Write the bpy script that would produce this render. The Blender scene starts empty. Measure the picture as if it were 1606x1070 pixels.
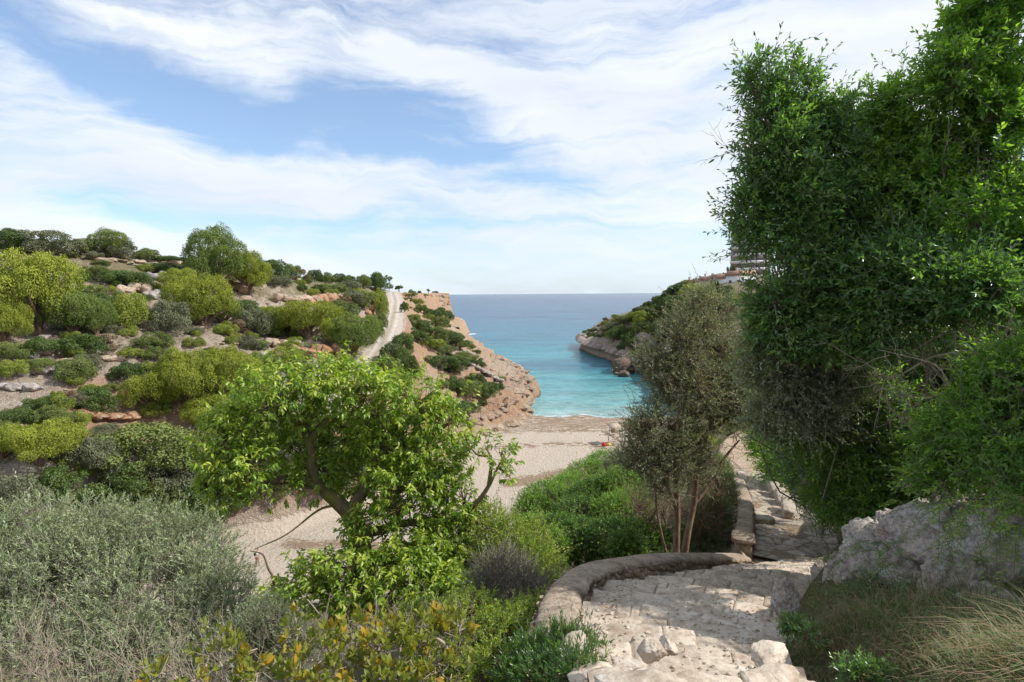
import bpy, bmesh, math, random
import numpy as np
from mathutils import Vector, Matrix

# ------------------------------------------------------------------ camera, world, sun, exposure
S = bpy.context.scene
COL = S.collection
FPX, ZC = 892.0, 26.0
PITCH, ROLL = math.radians(4.74), math.radians(0.42)
c_f = np.array([0.0, math.cos(PITCH), -math.sin(PITCH)])
_r0 = np.array([1.0, 0, 0]); _u0 = np.cross(_r0, c_f)
c_r = _r0*math.cos(ROLL) - _u0*math.sin(ROLL)
c_u = _u0*math.cos(ROLL) + _r0*math.sin(ROLL)
cam_d = bpy.data.cameras.new("camera")
cam_d.lens = FPX/1606*36.0
cam_d.sensor_width = 36.0
cam_d.clip_start = 0.05
cam_d.clip_end = 90000.0
cam = bpy.data.objects.new("camera", cam_d)
COL.objects.link(cam)
M = Matrix.Identity(4)
for i in range(3):
    M[i][0] = c_r[i]; M[i][1] = c_u[i]; M[i][2] = -c_f[i]
M[0][3], M[1][3], M[2][3] = 0, 0, ZC
cam.matrix_world = M
S.camera = cam

def ray(px, py):
    return c_f + c_r*((px-803.0)/FPX) - c_u*((py-535.0)/FPX)
def pix(px, py, Y):
    d = ray(px, py)
    return np.array([0, 0, ZC]) + d*(Y/d[1])

SUN_AZ, SUN_EL = math.radians(92), math.radians(43)     # azimuth from +Y towards +X
sd = bpy.data.lights.new("sun", 'SUN')
sd.energy = 3.9; sd.angle = math.radians(0.6); sd.color = (1.0, 0.955, 0.89)
sun = bpy.data.objects.new("sun", sd); COL.objects.link(sun)
sv = Vector((math.sin(SUN_AZ)*math.cos(SUN_EL), math.cos(SUN_AZ)*math.cos(SUN_EL), math.sin(SUN_EL)))
sun.rotation_euler = sv.to_track_quat('Z', 'Y').to_euler()
sun.location = (40, 20, 80)

class NT:
    "tiny node helper"
    def __init__(s, tree): s.t = tree; s.n = tree.nodes; s.l = tree.links
    def new(s, ty, ins=None, **kw):
        n = s.n.new(ty)
        for k, v in kw.items(): setattr(n, k, v)
        if ins:
            for k, v in ins.items():
                s.put(n.inputs[k], v)
        return n
    def put(s, sock, v):
        if isinstance(v, bpy.types.NodeSocket): s.l.new(v, sock)
        elif isinstance(v, bpy.types.Node): s.l.new(v.outputs[0], sock)
        else:
            if hasattr(sock.default_value, '__len__') and not hasattr(v, '__len__'): v = (v, v, v, 1)[:len(sock.default_value)]
            if hasattr(v, '__len__') and len(v) == 3 and len(sock.default_value) == 4: v = (*v, 1)
            sock.default_value = v
    def math(s, op, a, b=0.0, c=None, clamp=False):
        n = s.new('ShaderNodeMath', operation=op, use_clamp=clamp)
        s.put(n.inputs[0], a); s.put(n.inputs[1], b)
        if c is not None: s.put(n.inputs[2], c)
        return n.outputs[0]
    def vmath(s, op, a, b=(0, 0, 0), scale=None):
        n = s.new('ShaderNodeVectorMath', operation=op)
        s.put(n.inputs[0], a); s.put(n.inputs[1], b)
        if scale is not None: s.put(n.inputs[3], scale)
        return n.outputs[0]
    def mix(s, f, a, b, bt='MIX'):
        n = s.new('ShaderNodeMix', data_type='RGBA', blend_type=bt)
        s.put(n.inputs[0], f); s.put(n.inputs[6], a); s.put(n.inputs[7], b)
        return n.outputs[2]
    def ramp(s, f, stops, interp='LINEAR'):
        n = s.new('ShaderNodeValToRGB'); s.put(n.inputs[0], f)
        e = n.color_ramp.elements; n.color_ramp.interpolation = interp
        while len(e) < len(stops): e.new(0.5)
        for el, (p, c) in zip(e, stops):
            el.position = p; el.color = (c, c, c, 1) if not hasattr(c, '__len__') else (*c[:3], 1)
        return n.outputs[0]
    def noise(s, vec, scale, detail=4, rough=0.55, dist=0.0, out=0):
        n = s.new('ShaderNodeTexNoise'); n.inputs['Scale'].default_value = scale
        n.inputs['Detail'].default_value = detail; n.inputs['Roughness'].default_value = rough
        n.inputs['Distortion'].default_value = dist
        if vec is not None: s.put(n.inputs['Vector'], vec)
        return n.outputs[out]

# sky: Nishita air with a high cirrus layer laid out by direction (azimuth, elevation)
W = bpy.data.worlds.new("World"); S.world = W; W.use_nodes = True
w = NT(W.node_tree)
for n in list(w.n): w.n.remove(n)
sky = w.new('ShaderNodeTexSky', sky_type='NISHITA', sun_disc=False)
sky.sun_elevation = SUN_EL; sky.sun_rotation = SUN_AZ
sky.air_density = 1.0; sky.dust_density = 0.9; sky.ozone_density = 1.6; sky.altitude = 20
tc = w.new('ShaderNodeTexCoord').outputs['Generated']
sp = w.new('ShaderNodeSeparateXYZ', {0: tc})
az = w.math('ARCTAN2', sp.outputs[0], sp.outputs[1])
el = w.math('ARCSINE', sp.outputs[2])
P0 = w.new('ShaderNodeCombineXYZ', {0: az, 1: el}).outputs[0]
wn = w.noise(P0, 3.2, 3, 0.5, out=1)
wn2 = w.noise(P0, 11.0, 4, 0.6, out=1)
Pw = w.vmath('ADD', P0, w.vmath('SCALE', w.vmath('SUBTRACT', wn, (0.5, 0.5, 0.5)), scale=0.15))
Pw = w.vmath('ADD', Pw, w.vmath('SCALE', w.vmath('SUBTRACT', wn2, (0.5, 0.5, 0.5)), scale=0.045))
def azel(px, py):
    d = ray(px, py); d = d/np.linalg.norm(d)
    return math.atan2(d[0], d[1]), math.asin(d[2])
def blob(px, py, rx, ry, rot):
    "soft elliptical patch of sky: centre and radii given in degrees-like pixels of the photo, laid in azimuth/elevation"
    a, e = azel(px, py)
    m = w.new('ShaderNodeMapping', vector_type='TEXTURE')
    m.inputs['Location'].default_value = (a, e, 0)
    m.inputs['Rotation'].default_value = (0, 0, math.radians(rot))
    m.inputs['Scale'].default_value = (rx/820.0, ry/820.0, 1)
    w.put(m.inputs['Vector'], Pw)
    g = w.new('ShaderNodeTexGradient', gradient_type='QUADRATIC_SPHERE'); w.put(g.inputs[0], m.outputs[0])
    return g.outputs['Fac']
# (px, py, rx, ry, rotation, weight): negative = clear air, positive = cloud
SKYB = [(60, 85, 330, 75, -14, -1.35), (330, 165, 330, 95, -14, -1.5), (560, 195, 330, 105, -6, -1.5), (810, 260, 320, 85, -14, -1.1),
        (520, 335, 420, 36, 2, -1.4), (250, 345, 300, 26, 0, -0.9), (880, 345, 300, 22, -3, -0.6), (470, 15, 250, 34, -4, -0.5), (60, 20, 200, 50, 0, -0.3),
        (330, 75, 260, 60, -14, 0.8), (420, 115, 90, 50, -30, 0.5), (610, 75, 90, 40, -40, 0.9), (700, 125, 200, 46, -18, 1.0), (880, 200, 230, 60, -24, 1.1),
        (150, 165, 330, 60, -17, 0.9), (520, 290, 480, 60, -5, 1.1), (850, 320, 300, 34, -4, 0.7), (1300, 130, 620, 330, 0, 1.3), (120, 280, 420, 110, -4, 0.6),
        (560, 250, 130, 18, -16, 0.6), (440, 330, 120, 12, 4, 0.6)]
dens = None
for b in SKYB:
    t = w.math('MULTIPLY', blob(*b[:5]), b[5])
    dens = t if dens is None else w.math('ADD', dens, t)
# streaky fibres of the cirrus
mp = w.new('ShaderNodeMapping'); w.put(mp.inputs['Vector'], Pw)
mp.inputs['Rotation'].default_value = (0, 0, math.radians(12)); mp.inputs['Scale'].default_value = (0.8, 5.4, 1)
fib = w.noise(mp.outputs[0], 3.4, 8, 0.62, 0.6)
mp2 = w.new('ShaderNodeMapping'); w.put(mp2.inputs['Vector'], P0)
mp2.inputs['Scale'].default_value = (1.2, 7.0, 1)
fib2 = w.noise(mp2.outputs[0], 2.6, 6, 0.6)
dd = w.math('ADD', w.math('MULTIPLY', dens, 0.80), w.math('MULTIPLY', w.math('SUBTRACT', fib, 0.5), 3.6))
dd = w.math('ADD', dd, w.math('MULTIPLY', w.math('SUBTRACT', fib2, 0.5), 2.2))
dd = w.math('ADD', dd, 0.60)
cover = w.new('ShaderNodeMapRange', {0: dd, 1: -0.45, 2: 1.35, 3: 0.12, 4: 0.97}, interpolation_type='SMOOTHSTEP').outputs[0]
ccol = w.ramp(w.noise(mp.outputs[0], 1.9, 4, 0.5), [(0.30, (4.8, 5.25, 5.95)), (0.68, (6.2, 6.4, 6.7))])
skyc = w.mix(cover, w.mix(1.0, sky.outputs[0], (0.96, 1.10, 1.20), 'MULTIPLY'), ccol)
# pale veil low over the sea
hz = w.new('ShaderNodeMapRange', {0: el, 1: 0.0, 2: 0.13, 3: 0.5, 4: 0.0}, interpolation_type='SMOOTHSTEP').outputs[0]
skyc = w.mix(hz, skyc, (4.9, 5.75, 6.6))
bg = w.new('ShaderNodeBackground', {0: skyc, 1: 0.115})
wo = w.new('ShaderNodeOutputWorld'); w.l.new(bg.outputs[0], wo.inputs[0])
W.cycles.sampling_method = 'MANUAL'; W.cycles.sample_map_resolution = 512

S.view_settings.view_transform = 'Standard'; S.view_settings.look = 'None'
S.view_settings.exposure = 0.52; S.view_settings.gamma = 1.0; S.view_settings.use_curve_mapping = False
S.render.engine = 'CYCLES'
S.cycles.max_bounces = 8; S.cycles.diffuse_bounces = 4; S.cycles.glossy_bounces = 2
S.cycles.transmission_bounces = 6; S.cycles.transparent_max_bounces = 4
S.cycles.caustics_reflective = False; S.cycles.caustics_refractive = False
S.cycles.use_denoising = True

# ------------------------------------------------------------------ numpy helpers
def _hash(ix, iy, iz, seed):
    h = (ix.astype(np.int64)*374761393 + iy.astype(np.int64)*668265263 + iz.astype(np.int64)*2147483647 + seed*974634777) & 0xffffffff
    h = ((h ^ (h >> 13))*1274126177) & 0xffffffff
    h = ((h ^ (h >> 16))*2246822519) & 0xffffffff
    return ((h ^ (h >> 15)) & 0xffffff)/float(0xffffff)
def vnoise(x, y, z=None, seed=0):
    if z is None: z = np.zeros_like(x)
    x0, y0, z0 = np.floor(x), np.floor(y), np.floor(z)
    fx, fy, fz = x-x0, y-y0, z-z0
    fx, fy, fz = [f*f*f*(f*(f*6-15)+10) for f in (fx, fy, fz)]
    x0, y0, z0 = x0.astype(np.int64), y0.astype(np.int64), z0.astype(np.int64)
    r = 0
    for dx in (0, 1):
        for dy in (0, 1):
            for dz in (0, 1):
                wgt = (fx if dx else 1-fx)*(fy if dy else 1-fy)*(fz if dz else 1-fz)
                r = r + wgt*_hash(x0+dx, y0+dy, z0+dz, seed)
    return r*2-1
def fbm(x, y, z=None, seed=0, octs=4, gain=0.5, ridged=False):
    s, a, t = 0, 1.0, 0
    for o in range(octs):
        n = vnoise(x, y, z, seed+o*17)
        if ridged: n = 1-2*np.abs(n)
        s = s + a*n; t += a; a *= gain
        x, y = x*2.03+3.1, y*2.03-1.7
        if z is not None: z = z*2.03+0.9
    return s/t
def sstep(a, b, x):
    t = np.clip((x-a)/(b-a), 0, 1); return t*t*(3-2*t)
def sdf_poly(X, Y, poly):
    "signed distance, positive outside"
    d = np.full(X.shape, 1e18); inside = np.zeros(X.shape, bool)
    n = len(poly)
    for i in range(n):
        ax, ay = poly[i]; bx, by = poly[(i+1) % n]
        ex, ey = bx-ax, by-ay
        t = np.clip(((X-ax)*ex+(Y-ay)*ey)/(ex*ex+ey*ey), 0, 1)
        d = np.minimum(d, (X-ax-t*ex)**2+(Y-ay-t*ey)**2)
        c = ((ay > Y) != (by > Y)) & (X < (bx-ax)*(Y-ay)/((by-ay) if by != ay else 1e-9)+ax)
        inside ^= c
    d = np.sqrt(d)
    return np.where(inside, -d, d)
def near_line(X, Y, pts):
    "distance to a 3-D polyline in plan, height of the nearest point, arc position"
    bd = np.full(X.shape, 1e18); bz = np.zeros(X.shape); bs = np.zeros(X.shape); s0 = 0
    for (a, b) in zip(pts[:-1], pts[1:]):
        ex, ey = b[0]-a[0], b[1]-a[1]; L = math.hypot(ex, ey)
        t = np.clip(((X-a[0])*ex+(Y-a[1])*ey)/(L*L), 0, 1)
        d = np.hypot(X-a[0]-t*ex, Y-a[1]-t*ey)
        m = d < bd
        bd = np.where(m, d, bd); bz = np.where(m, a[2]+t*(b[2]-a[2]), bz); bs = np.where(m, s0+t*L, bs)
        s0 += L
    return bd, bz, bs

def smooth_line(pts, n=8):
    "Catmull-Rom through the points"
    P = [np.array(p, float) for p in pts]
    P = [2*P[0]-P[1]] + P + [2*P[-1]-P[-2]]
    out = []
    for i in range(1, len(P)-2):
        for k in range(n):
            t = k/n
            out.append(0.5*((2*P[i])+(-P[i-1]+P[i+1])*t+(2*P[i-1]-5*P[i]+4*P[i+1]-P[i+2])*t*t+(-P[i-1]+3*P[i]-3*P[i+1]+P[i+2])*t**3))
    out.append(P[-2])
    return np.array(out)

def make_mesh(name, V, F, mat=None, smooth=False, attrs=None):
    "V (n,3); F: an (m,3) or (m,4) array, or a list of such arrays"
    V = np.asarray(V, np.float32)
    if not isinstance(F, (list, tuple)): F = [F]
    F = [np.asarray(f, np.int32) for f in F if len(f)]
    me = bpy.data.meshes.new(name)
    me.vertices.add(len(V)); me.vertices.foreach_set('co', V.ravel())
    li = np.concatenate([f.ravel() for f in F]); cnt = np.concatenate([np.full(len(f), f.shape[1], np.int32) for f in F])
    me.loops.add(len(li)); me.loops.foreach_set('vertex_index', li)
    me.polygons.add(len(cnt))
    st = np.concatenate([[0], np.cumsum(cnt)[:-1]]).astype(np.int32)
    me.polygons.foreach_set('loop_start', st)
    if smooth: me.polygons.foreach_set('use_smooth', np.ones(len(cnt), bool))
    for k, a in (attrs or {}).items():
        at = me.attributes.new(k, 'FLOAT', 'POINT'); at.data.foreach_set('value', np.asarray(a, np.float32))
    me.update(calc_edges=True)
    if mat: me.materials.append(mat)
    return me
def obj(name, me, parent=None, label=None, cat=None, group=None, kind=None, loc=None):
    o = bpy.data.objects.new(name, me); COL.objects.link(o)
    if parent is not None: o.parent = parent
    if loc is not None: o.location = loc
    return tag(o, label, cat, group, kind)
def tag(o, label=None, cat=None, group=None, kind=None):
    if label: o['label'] = label
    if cat: o['category'] = cat
    if group: o['group'] = group
    if kind: o['kind'] = kind
    return o
def empty(name, loc, label, cat, group=None):
    return tag(obj(name, None, loc=tuple(float(v) for v in loc)), label, cat, group)
def copy_tree(o, loc, rz=0.0, sc=(1, 1, 1), label=None, group=None):
    c = o.copy(); COL.objects.link(c)
    c.location = loc; c.rotation_euler = (0, 0, rz); c.scale = sc
    if label: c['label'] = label
    if group: c['group'] = group
    for ch in o.children:
        d = ch.copy(); COL.objects.link(d); d.parent = c
    return c
# ------------------------------------------------------------------ the lie of the land (heights relative to the eye, then + ZC)
CP = []
def cp(px, py, Y): P = pix(px, py, Y); CP.append((P[0], P[1], P[2]-ZC))
def cw(*pts): CP.extend(pts)
for a in [(-260, 352, 96), (-120, 365, 95), (0, 386, 97), (130, 395, 106), (230, 404, 116), (330, 424, 118), (420, 434, 132), (500, 442, 165), (560, 449, 195),
          (0, 460, 79), (0, 560, 62), (0, 680, 50), (-200, 480, 74), (-200, 620, 55), (-200, 740, 44), (200, 470, 89), (200, 560, 70), (200, 612, 64), (200, 662, 57),
          (100, 430, 92), (100, 515, 72), (100, 610, 60), (300, 470, 97), (300, 530, 80), (300, 610, 68), (330, 660, 64), (400, 480, 108), (400, 535, 90), (420, 600, 76),
          (490, 468, 128), (490, 500, 112), (480, 540, 95), (530, 480, 128), (545, 520, 108), (530, 556, 92), (575, 470, 150), (500, 600, 80), (0, 770, 43), (150, 760, 46), (200, 730, 50), (100, 690, 51)]:
    cp(*a)
ROADP = [(-38, 60.5, -16.2), (-30, 64, -16.0), (-24, 70.5, -14.7), (-21.2, 78, -13.0), (-22.3, 88, -11.0), (-23.0, 99, -9.2), (-25.2, 118, -6.5), (-29.0, 140, -4.55), (-36.6, 180, -2.0), (-48.4, 233, 1.15), (-58, 270, 1.6)]
cw(*ROADP[2:])
cw((-27, 88, -10.6), (-30, 110, -5.5), (-36, 135, -2.0), (-42, 165, 0.2), (-56, 230, 2.0), (-70, 300, 2), (-60, 300, 1.0), (-90, 380, 1), (-62, 360, 0.5),
   # left slope down to the beach and coast
   (-11, 84, -23.8), (-8, 92, -24.4), (-3, 104, -24.4), (1.5, 113, -24.4), (3.4, 122, -24.2), (4.2, 133, -23.6), (4, 149, -23.2), (0, 171, -22.6), (-6, 199, -22.4), (-12, 227, -22),
   (-17.5, 254, -21.5), (-26, 284, -20.5), (-32, 309, -20), (-37, 335, -18.5), (-33, 376, -18.6), (-40, 352, -11.5), (-43, 320, -9), (-47, 395, -16),
   (-8, 150, -17.0), (-15.5, 118, -15.2), (-14, 104, -17.0), (-16, 95, -18.0), (-20, 165, -12.6), (-22, 190, -12.5), (-30, 225, -9.5), (-40, 250, -5.5), (-45, 285, -5),
   (-36, 290, -12), (-50, 262, -0.6),
   # far plateau, left back country
   (-140, 120, 9), (-160, 200, 9), (-200, 330, 4), (-120, 300, 4), (-110, 170, 6.5), (-170, 60, 4), (-170, 0, 2), (-300, 200, 10), (-320, 0, 4), (-450, 300, 5), (-550, 0, 5), (-90, 110, 8.6), (-75, 140, 5.5), (-70, 180, 3.6),
   # valley floor
   (-22, 50, -24.7), (-28, 54, -24.6), (-15, 60, -24.7), (-21, 61, -24.7), (-13, 73, -24.7), (-5, 70, -24.7), (-5, 85, -24.7), (6, 78, -24.7), (8, 95, -24.7), (15, 105, -24.9), (5, 110, -25.3), (25, 112, -25), (18, 117, -25.8),
   (-30, 42, -22.5), (-26, 38, -23.6), (-38, 36, -20), (-40, 20, -19), (-60, 25, -13), (-60, 0, -13), (-35, 0, -16), (-18, 40, -24), (-33, 60, -20.5), (-30, 66, -19.5),
   # near slope below the eye
   (0, 0, -1.65), (0, -3, -1.3), (3, -3, -0.6), (-3, 0, -2.6), (-0.4, 2.2, -2.0), (-1.6, 3.2, -3.0), (-3.5, 4.5, -4.4), (-0.6, 5.0, -3.7), (0, 7.0, -4.3), (-2.6, 9.6, -6.4), (-6, 7, -6.6), (-6, 12, -8.6), (-1, 12, -7.2),
   (1.5, 11, -6.0), (3, 13, -6.4), (-10, 16, -13.5), (-10, 8, -10), (-12, 24, -18.5), (-6, 24, -15), (-16, 31, -21.6), (-20, 18, -18), (-22, 8, -17.5), (-12, 0, -9), (-20, -10, -10), (-10, -12, -4), (-8, -4, -5), (-4, 34, -18.6), (-10, 36, -22), (-8, 46, -24), (0, 50, -22.6),
   (1, 18, -9.6), (0.5, 24, -12.2), (6, 18, -7.9), (8, 24, -9.0), (7.5, 32, -11.3), (10, 40, -14), (6, 48, -19), (4, 58, -23.6), (14, 62, -21), (12, 74, -24.3), (22, 84, -24), (22, 100, -24.6), (26, 70, -18), (20, 48, -12.5), (30, 95, -22), (40, 112, -20),
   # right bank
   (1.9, 2.6, -1.7), (2.4, 3.5, -2.05), (3.0, 4.6, -2.5), (3.9, 6.2, -2.95), (5.2, 8.2, -3.6), (6.6, 10.2, -4.6), (3.0, 3.3, -1.9), (4.4, 4.2, -2.15), (3.9, 3.2, -1.75), (4.6, 5.6, -2.3), (5.2, 5.0, -1.9), (5.6, 6.2, -1.7), (6.2, 7.2, -2.0), (8, 9.5, -2.6), (8.4, 12, -4.5), (9, 16, -5.6), (10.6, 20, -6.2), (13, 25, -6.6), (17, 33, -8.2), (24, 45, -9.6),
   (7, 3, 0), (10, 6, 0.8), (12, 12, 0), (15, 18, -1), (22, 28, -2), (32, 42, -4), (40, 60, -6), (45, 90, -8), (60, 60, -1), (30, 20, 2), (20, 5, 3), (15, -8, 3), (60, 0, 4), (5, -12, 0.5), (0, -40, 3), (100, 50, 3), (80, 120, 0), (200, 100, 4), (200, 0, 5), (60, 160, -3), (300, 250, 3), (100, -200, 4), (-100, -200, 4), (-300, -200, 6), (400, 0, 5),
   # right headland
   (74, 232, 3.0), (61, 226, -1.6), (51, 224, -8), (43, 230, -13.6), (37.5, 243, -18), (35, 262, -21.6), (36.5, 246, -20.8), (40, 223, -20.8), (44, 196, -20.6), (46, 168, -21), (43, 150, -21), (39, 131, -21.5), (34, 120, -24),
   (50, 205, -13), (47, 207, -16), (52, 185, -14.5), (56, 190, -10), (60, 200, -5.5), (70, 205, 0), (88, 235, 3.5), (110, 240, 4), (56, 250, -8), (50, 275, -12), (90, 280, 0), (48, 130, -15), (60, 130, -8), (150, 300, 2), (62, 176, -8), (75, 180, 0))
def conv(p):
    "near points were sighted as (x/Y, z/Y) slopes; put them where those lines of sight really run"
    x, Y, z = p[:3]
    if Y < 1.2: return p
    q = pix(803+x/Y*FPX, 460-z/Y*FPX, Y); return (q[0], Y, q[2]-ZC)
CP = [conv(p) if (1.2 < p[1] < 30 and -12 < p[0] < 16 and p[2] > -16) else p for p in CP]
CP = np.array(CP)
def rbf_fit(P):
    X = P[:, :2]; D = np.hypot(X[:, None, 0]-X[None, :, 0], X[:, None, 1]-X[None, :, 1])
    n = len(P); A = np.zeros((n+1, n+1)); A[:n, :n] = D - np.eye(n)*0.12; A[:n, n] = 1; A[n, :n] = 1
    return np.linalg.solve(A, np.append(P[:, 2], 0))
RW = rbf_fit(CP)
def rbf(X, Y):
    sh = X.shape; x = X.ravel(); y = Y.ravel(); out = np.full(x.shape, RW[-1])
    for i in range(len(CP)):
        out += RW[i]*np.sqrt((x-CP[i, 0])**2+(y-CP[i, 1])**2+0.04)
    return out.reshape(sh)

LAND = [(-900, -600), (-900, 480), (-200, 450), (-80, 430), (-46, 413), (-34, 396), (-31, 378), (-34.5, 352), (-35, 332), (-30, 309), (-24, 284), (-15.5, 254), (-10, 227), (-4, 199), (2, 171), (6, 149), (5.6, 132), (3.6, 120),
        (33, 120), (37, 129), (41.5, 148), (44.5, 167), (42.3, 195), (38.5, 222), (34.8, 245), (33, 264), (38, 281), (60, 300), (120, 330), (900, 430), (900, -600)]
BEACH = [(-34, 48), (-28, 44), (-16, 44), (-8, 50), (2, 58), (9, 68), (18, 82), (26, 98), (34, 114), (37, 124), (36, 140), (5.5, 140), (4, 122), (1.5, 113), (-3, 104), (-7.6, 92), (-10, 84), (-14, 76), (-20, 68.5), (-27, 61.5)]
CLIFF = [(-52, 262), (-44, 300), (-38.5, 336), (-44, 352), (-60, 360), (-90, 380), (-95, 300), (-62, 262)]
# the stair, its two edges (x, y, z rel)
STL = [(.46, 2.72, -1.8), (.47, 3.6, -2.2), (.68, 4.8, -2.7), (1.09, 6.26, -3.2), (1.7, 7.5, -3.7), (2.5, 8.67, -4.2), (3.43, 9.8, -4.7), (4.36, 10.75, -5.2)]
STR = [(1.40, 2.65, -1.8), (1.6, 3.4, -2.2), (2.0, 4.6, -2.7), (2.7, 5.7, -3.2), (3.39, 7.04, -3.7), (4.18, 8.4, -4.2), (5.09, 9.9, -4.7), (6.05, 11.3, -5.2)]
STL, STR = [conv(p) for p in STL], [conv(p) for p in STR]
def up0(L): return [(x, y, z+ZC) for x, y, z in L]
STC = [tuple((np.array(a)+np.array(b))/2) for a, b in zip(STL, STR)]
PATHC = [(5.3, 11.1, -5.25), (6.0, 12.4, -5.5), (6.7, 13.8, -5.72), (7.6, 16, -6.08), (8.6, 18.6, -6.62), (9.6, 21.5, -7.08), (10.9, 25, -7.55), (13.0, 31, -8.5), (16, 38, -9.8), (19.5, 45, -11.0)]
PATHC = [conv(p) for p in PATHC]
PATHW = 0.95

def height(X, Y, fine=True):
    X = np.asarray(X, float); Y = np.asarray(Y, float)
    R = np.hypot(X, Y)
    h = rbf(X, Y)
    far = sstep(25, 70, R)
    # ledges of the limestone hill on the left
    hill = sstep(-12, -24, X-0.0*Y)*sstep(40, 60, R)*sstep(-22, -17, h)*(1-sstep(-6, 2, X+Y*0.155+2)*sstep(85, 100, Y))
    road_d, road_z, _ = near_line(X, Y, ROADP)
    hill = hill*sstep(3, 8, road_d)
    wob = fbm(X*0.035, Y*0.035, seed=3, octs=3)*2.4
    st = 2.6
    q = (h+wob)/st; fr = q-np.floor(q)
    terr = (np.floor(q)+sstep(0.30, 0.72, fr))*st-wob
    tm = hill*sstep(-0.15, 0.35, fbm(X*0.022, Y*0.03, seed=9, octs=3))
    h = h+(terr-h)*0.8*tm
    # mesa of the far cape
    wx = X+1.6*fbm(X*0.09, Y*0.09, seed=21, octs=4); wy = Y+1.6*fbm(X*0.09, Y*0.09, seed=22, octs=4)
    cd = sdf_poly(wx, wy, CLIFF)
    top = np.minimum(0.2+0.4*fbm(X*0.15, Y*0.15, seed=5), 3)
    h = np.where(R > 200, np.maximum(h, top-np.maximum(cd, 0)*3.2), h)
    # rough ground
    a1 = far*(0.9*fbm(X*0.10, Y*0.10, seed=31, octs=5, gain=0.55)) + far*0.42*fbm(X*0.5, Y*0.5, seed=41, octs=3, ridged=True)
    coast = sstep(70, 100, Y)*(sstep(14, 2, np.abs(h+22)))
    a1 = a1+coast*1.15*fbm(X*0.28, Y*0.28, seed=51, octs=4, ridged=True)
    near = sstep(1.5, 6, R)*(1-far)*0.16*fbm(X*0.6, Y*0.6, seed=61, octs=5)
    h = h+a1+near
    # bedded rock along the left shore
    ct = sstep(98, 112, Y)*sstep(12, 8, h+26+0.0*X)*sstep(24, 14, X)
    q = (h+0.9*fbm(X*0.07, Y*0.07, seed=55, octs=3))/1.15; fr = q-np.floor(q)
    h = h+((np.floor(q)+sstep(0.40, 0.60, fr))*1.15-q*1.15)*1.0*ct
    # coastline
    ld = sdf_poly(X+1.1*fbm(X*0.12, Y*0.12, seed=71, octs=4), Y+1.1*fbm(X*0.12, Y*0.12, seed=72, octs=4)*sstep(4, -2, np.abs(Y-126)-10), LAND)
    bd = sdf_poly(X, Y, BEACH)
    k = 0.12+2.6*np.maximum(sstep(1, 6, bd), sstep(121, 127, Y))
    h = h-np.maximum(ld, 0)*k
    h = np.maximum(h, -34+fbm(X*0.05, Y*0.05, seed=81)*0.5)
    # sand flat
    pl = -24.7-1.3*sstep(96, 119.5, Y)-np.maximum(Y-119.5, 0)*0.10+0.10*fbm(X*0.2, Y*0.2, seed=91, octs=3)
    sm = sstep(2.6+4.5*sstep(100, 88, Y), -1.6, bd+1.4*fbm(X*0.25, Y*0.25, seed=95, octs=3))
    h = h+(pl-h)*sm
    # road bench
    rw = 2.55
    f = sstep(rw+2.2+5.0*sstep(92, 80, Y), rw, road_d)
    h = h+(road_z-0.12*fbm(X*0.6, Y*0.6, seed=97)-h)*f
    # stair and path
    d, z, s = near_line(X, Y, STC)
    f = sstep(1.35, 0.8, d); h = h+(np.minimum(z-0.28, h)-h)*f
    d, z, s = near_line(X, Y, PATHC)
    wd = PATHW+0.6*sstep(22, 34, R)
    f = sstep(wd+0.8, wd, d); h = h+(z-0.05-h)*f
    return h+ZC
_FAR = None
def ground(px, py, ymin=16.0):
    "where the line of sight through this photo pixel meets the land"
    d = ray(px, py); ys = np.exp(np.linspace(math.log(ymin), math.log(460), 900))
    t = ys/d[1]; X = d[0]*t; Z = ZC+d[2]*t
    H = height(X, ys)
    hit = np.nonzero((Z <= H))[0]
    if not len(hit): return None
    i = hit[0]; return np.array([X[i], ys[i], H[i]])

def hz_at(x, y): return float(height(np.array([x]), np.array([y]))[0])

# ---- one polar sheet from under the eye to beyond the capes, split by what covers it
ang = np.concatenate([np.linspace(-180, -58, 70, endpoint=False), np.linspace(-56, 56, 960, endpoint=False), np.linspace(58, 180, 70, endpoint=False)])
rad = np.concatenate([[0.35], np.exp(np.linspace(math.log(1.2), math.log(48), 340, endpoint=False)), np.exp(np.linspace(math.log(48), math.log(130), 230, endpoint=False)), np.exp(np.linspace(math.log(130), math.log(480), 200, endpoint=False)), np.exp(np.linspace(math.log(480), math.log(900), 12))])
AA, RR = np.meshgrid(np.radians(ang), rad)
GX, GY = np.sin(AA)*RR, np.cos(AA)*RR
GZ = height(GX, GY)
nr, na = GX.shape
idx = np.arange(nr*na).reshape(nr, na)
nxt = np.roll(idx, -1, axis=1)
Q = np.stack([idx[:-1], nxt[:-1], nxt[1:], idx[1:]], -1).reshape(-1, 4)
V = np.stack([GX, GY, GZ], -1).reshape(-1, 3)
fc = V[Q].mean(1)
cx, cy, cz = fc.T
edge_n = 0.35*fbm(cx*0.5, cy*0.5, seed=101, octs=4)
bd = sdf_poly(cx, cy, BEACH)
rd, _, _ = near_line(cx, cy, ROADP)
pd, _, _ = near_line(cx, cy, PATHC)
lab = np.zeros(len(Q), int)
lab[(bd+1.4*fbm(cx*0.25, cy*0.25, seed=95, octs=3)+edge_n < 0.2) & (cz < 2.6)] = 1
lab[(rd+edge_n*0.9 < 2.45)] = 2
lab[(pd+edge_n*0.4 < PATHW+0.1+0.7*sstep(22, 34, np.hypot(cx, cy))) & (np.hypot(cx, cy) < 52)] = 3
lab[(cz < -5) & (lab == 0)] = 0

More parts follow.
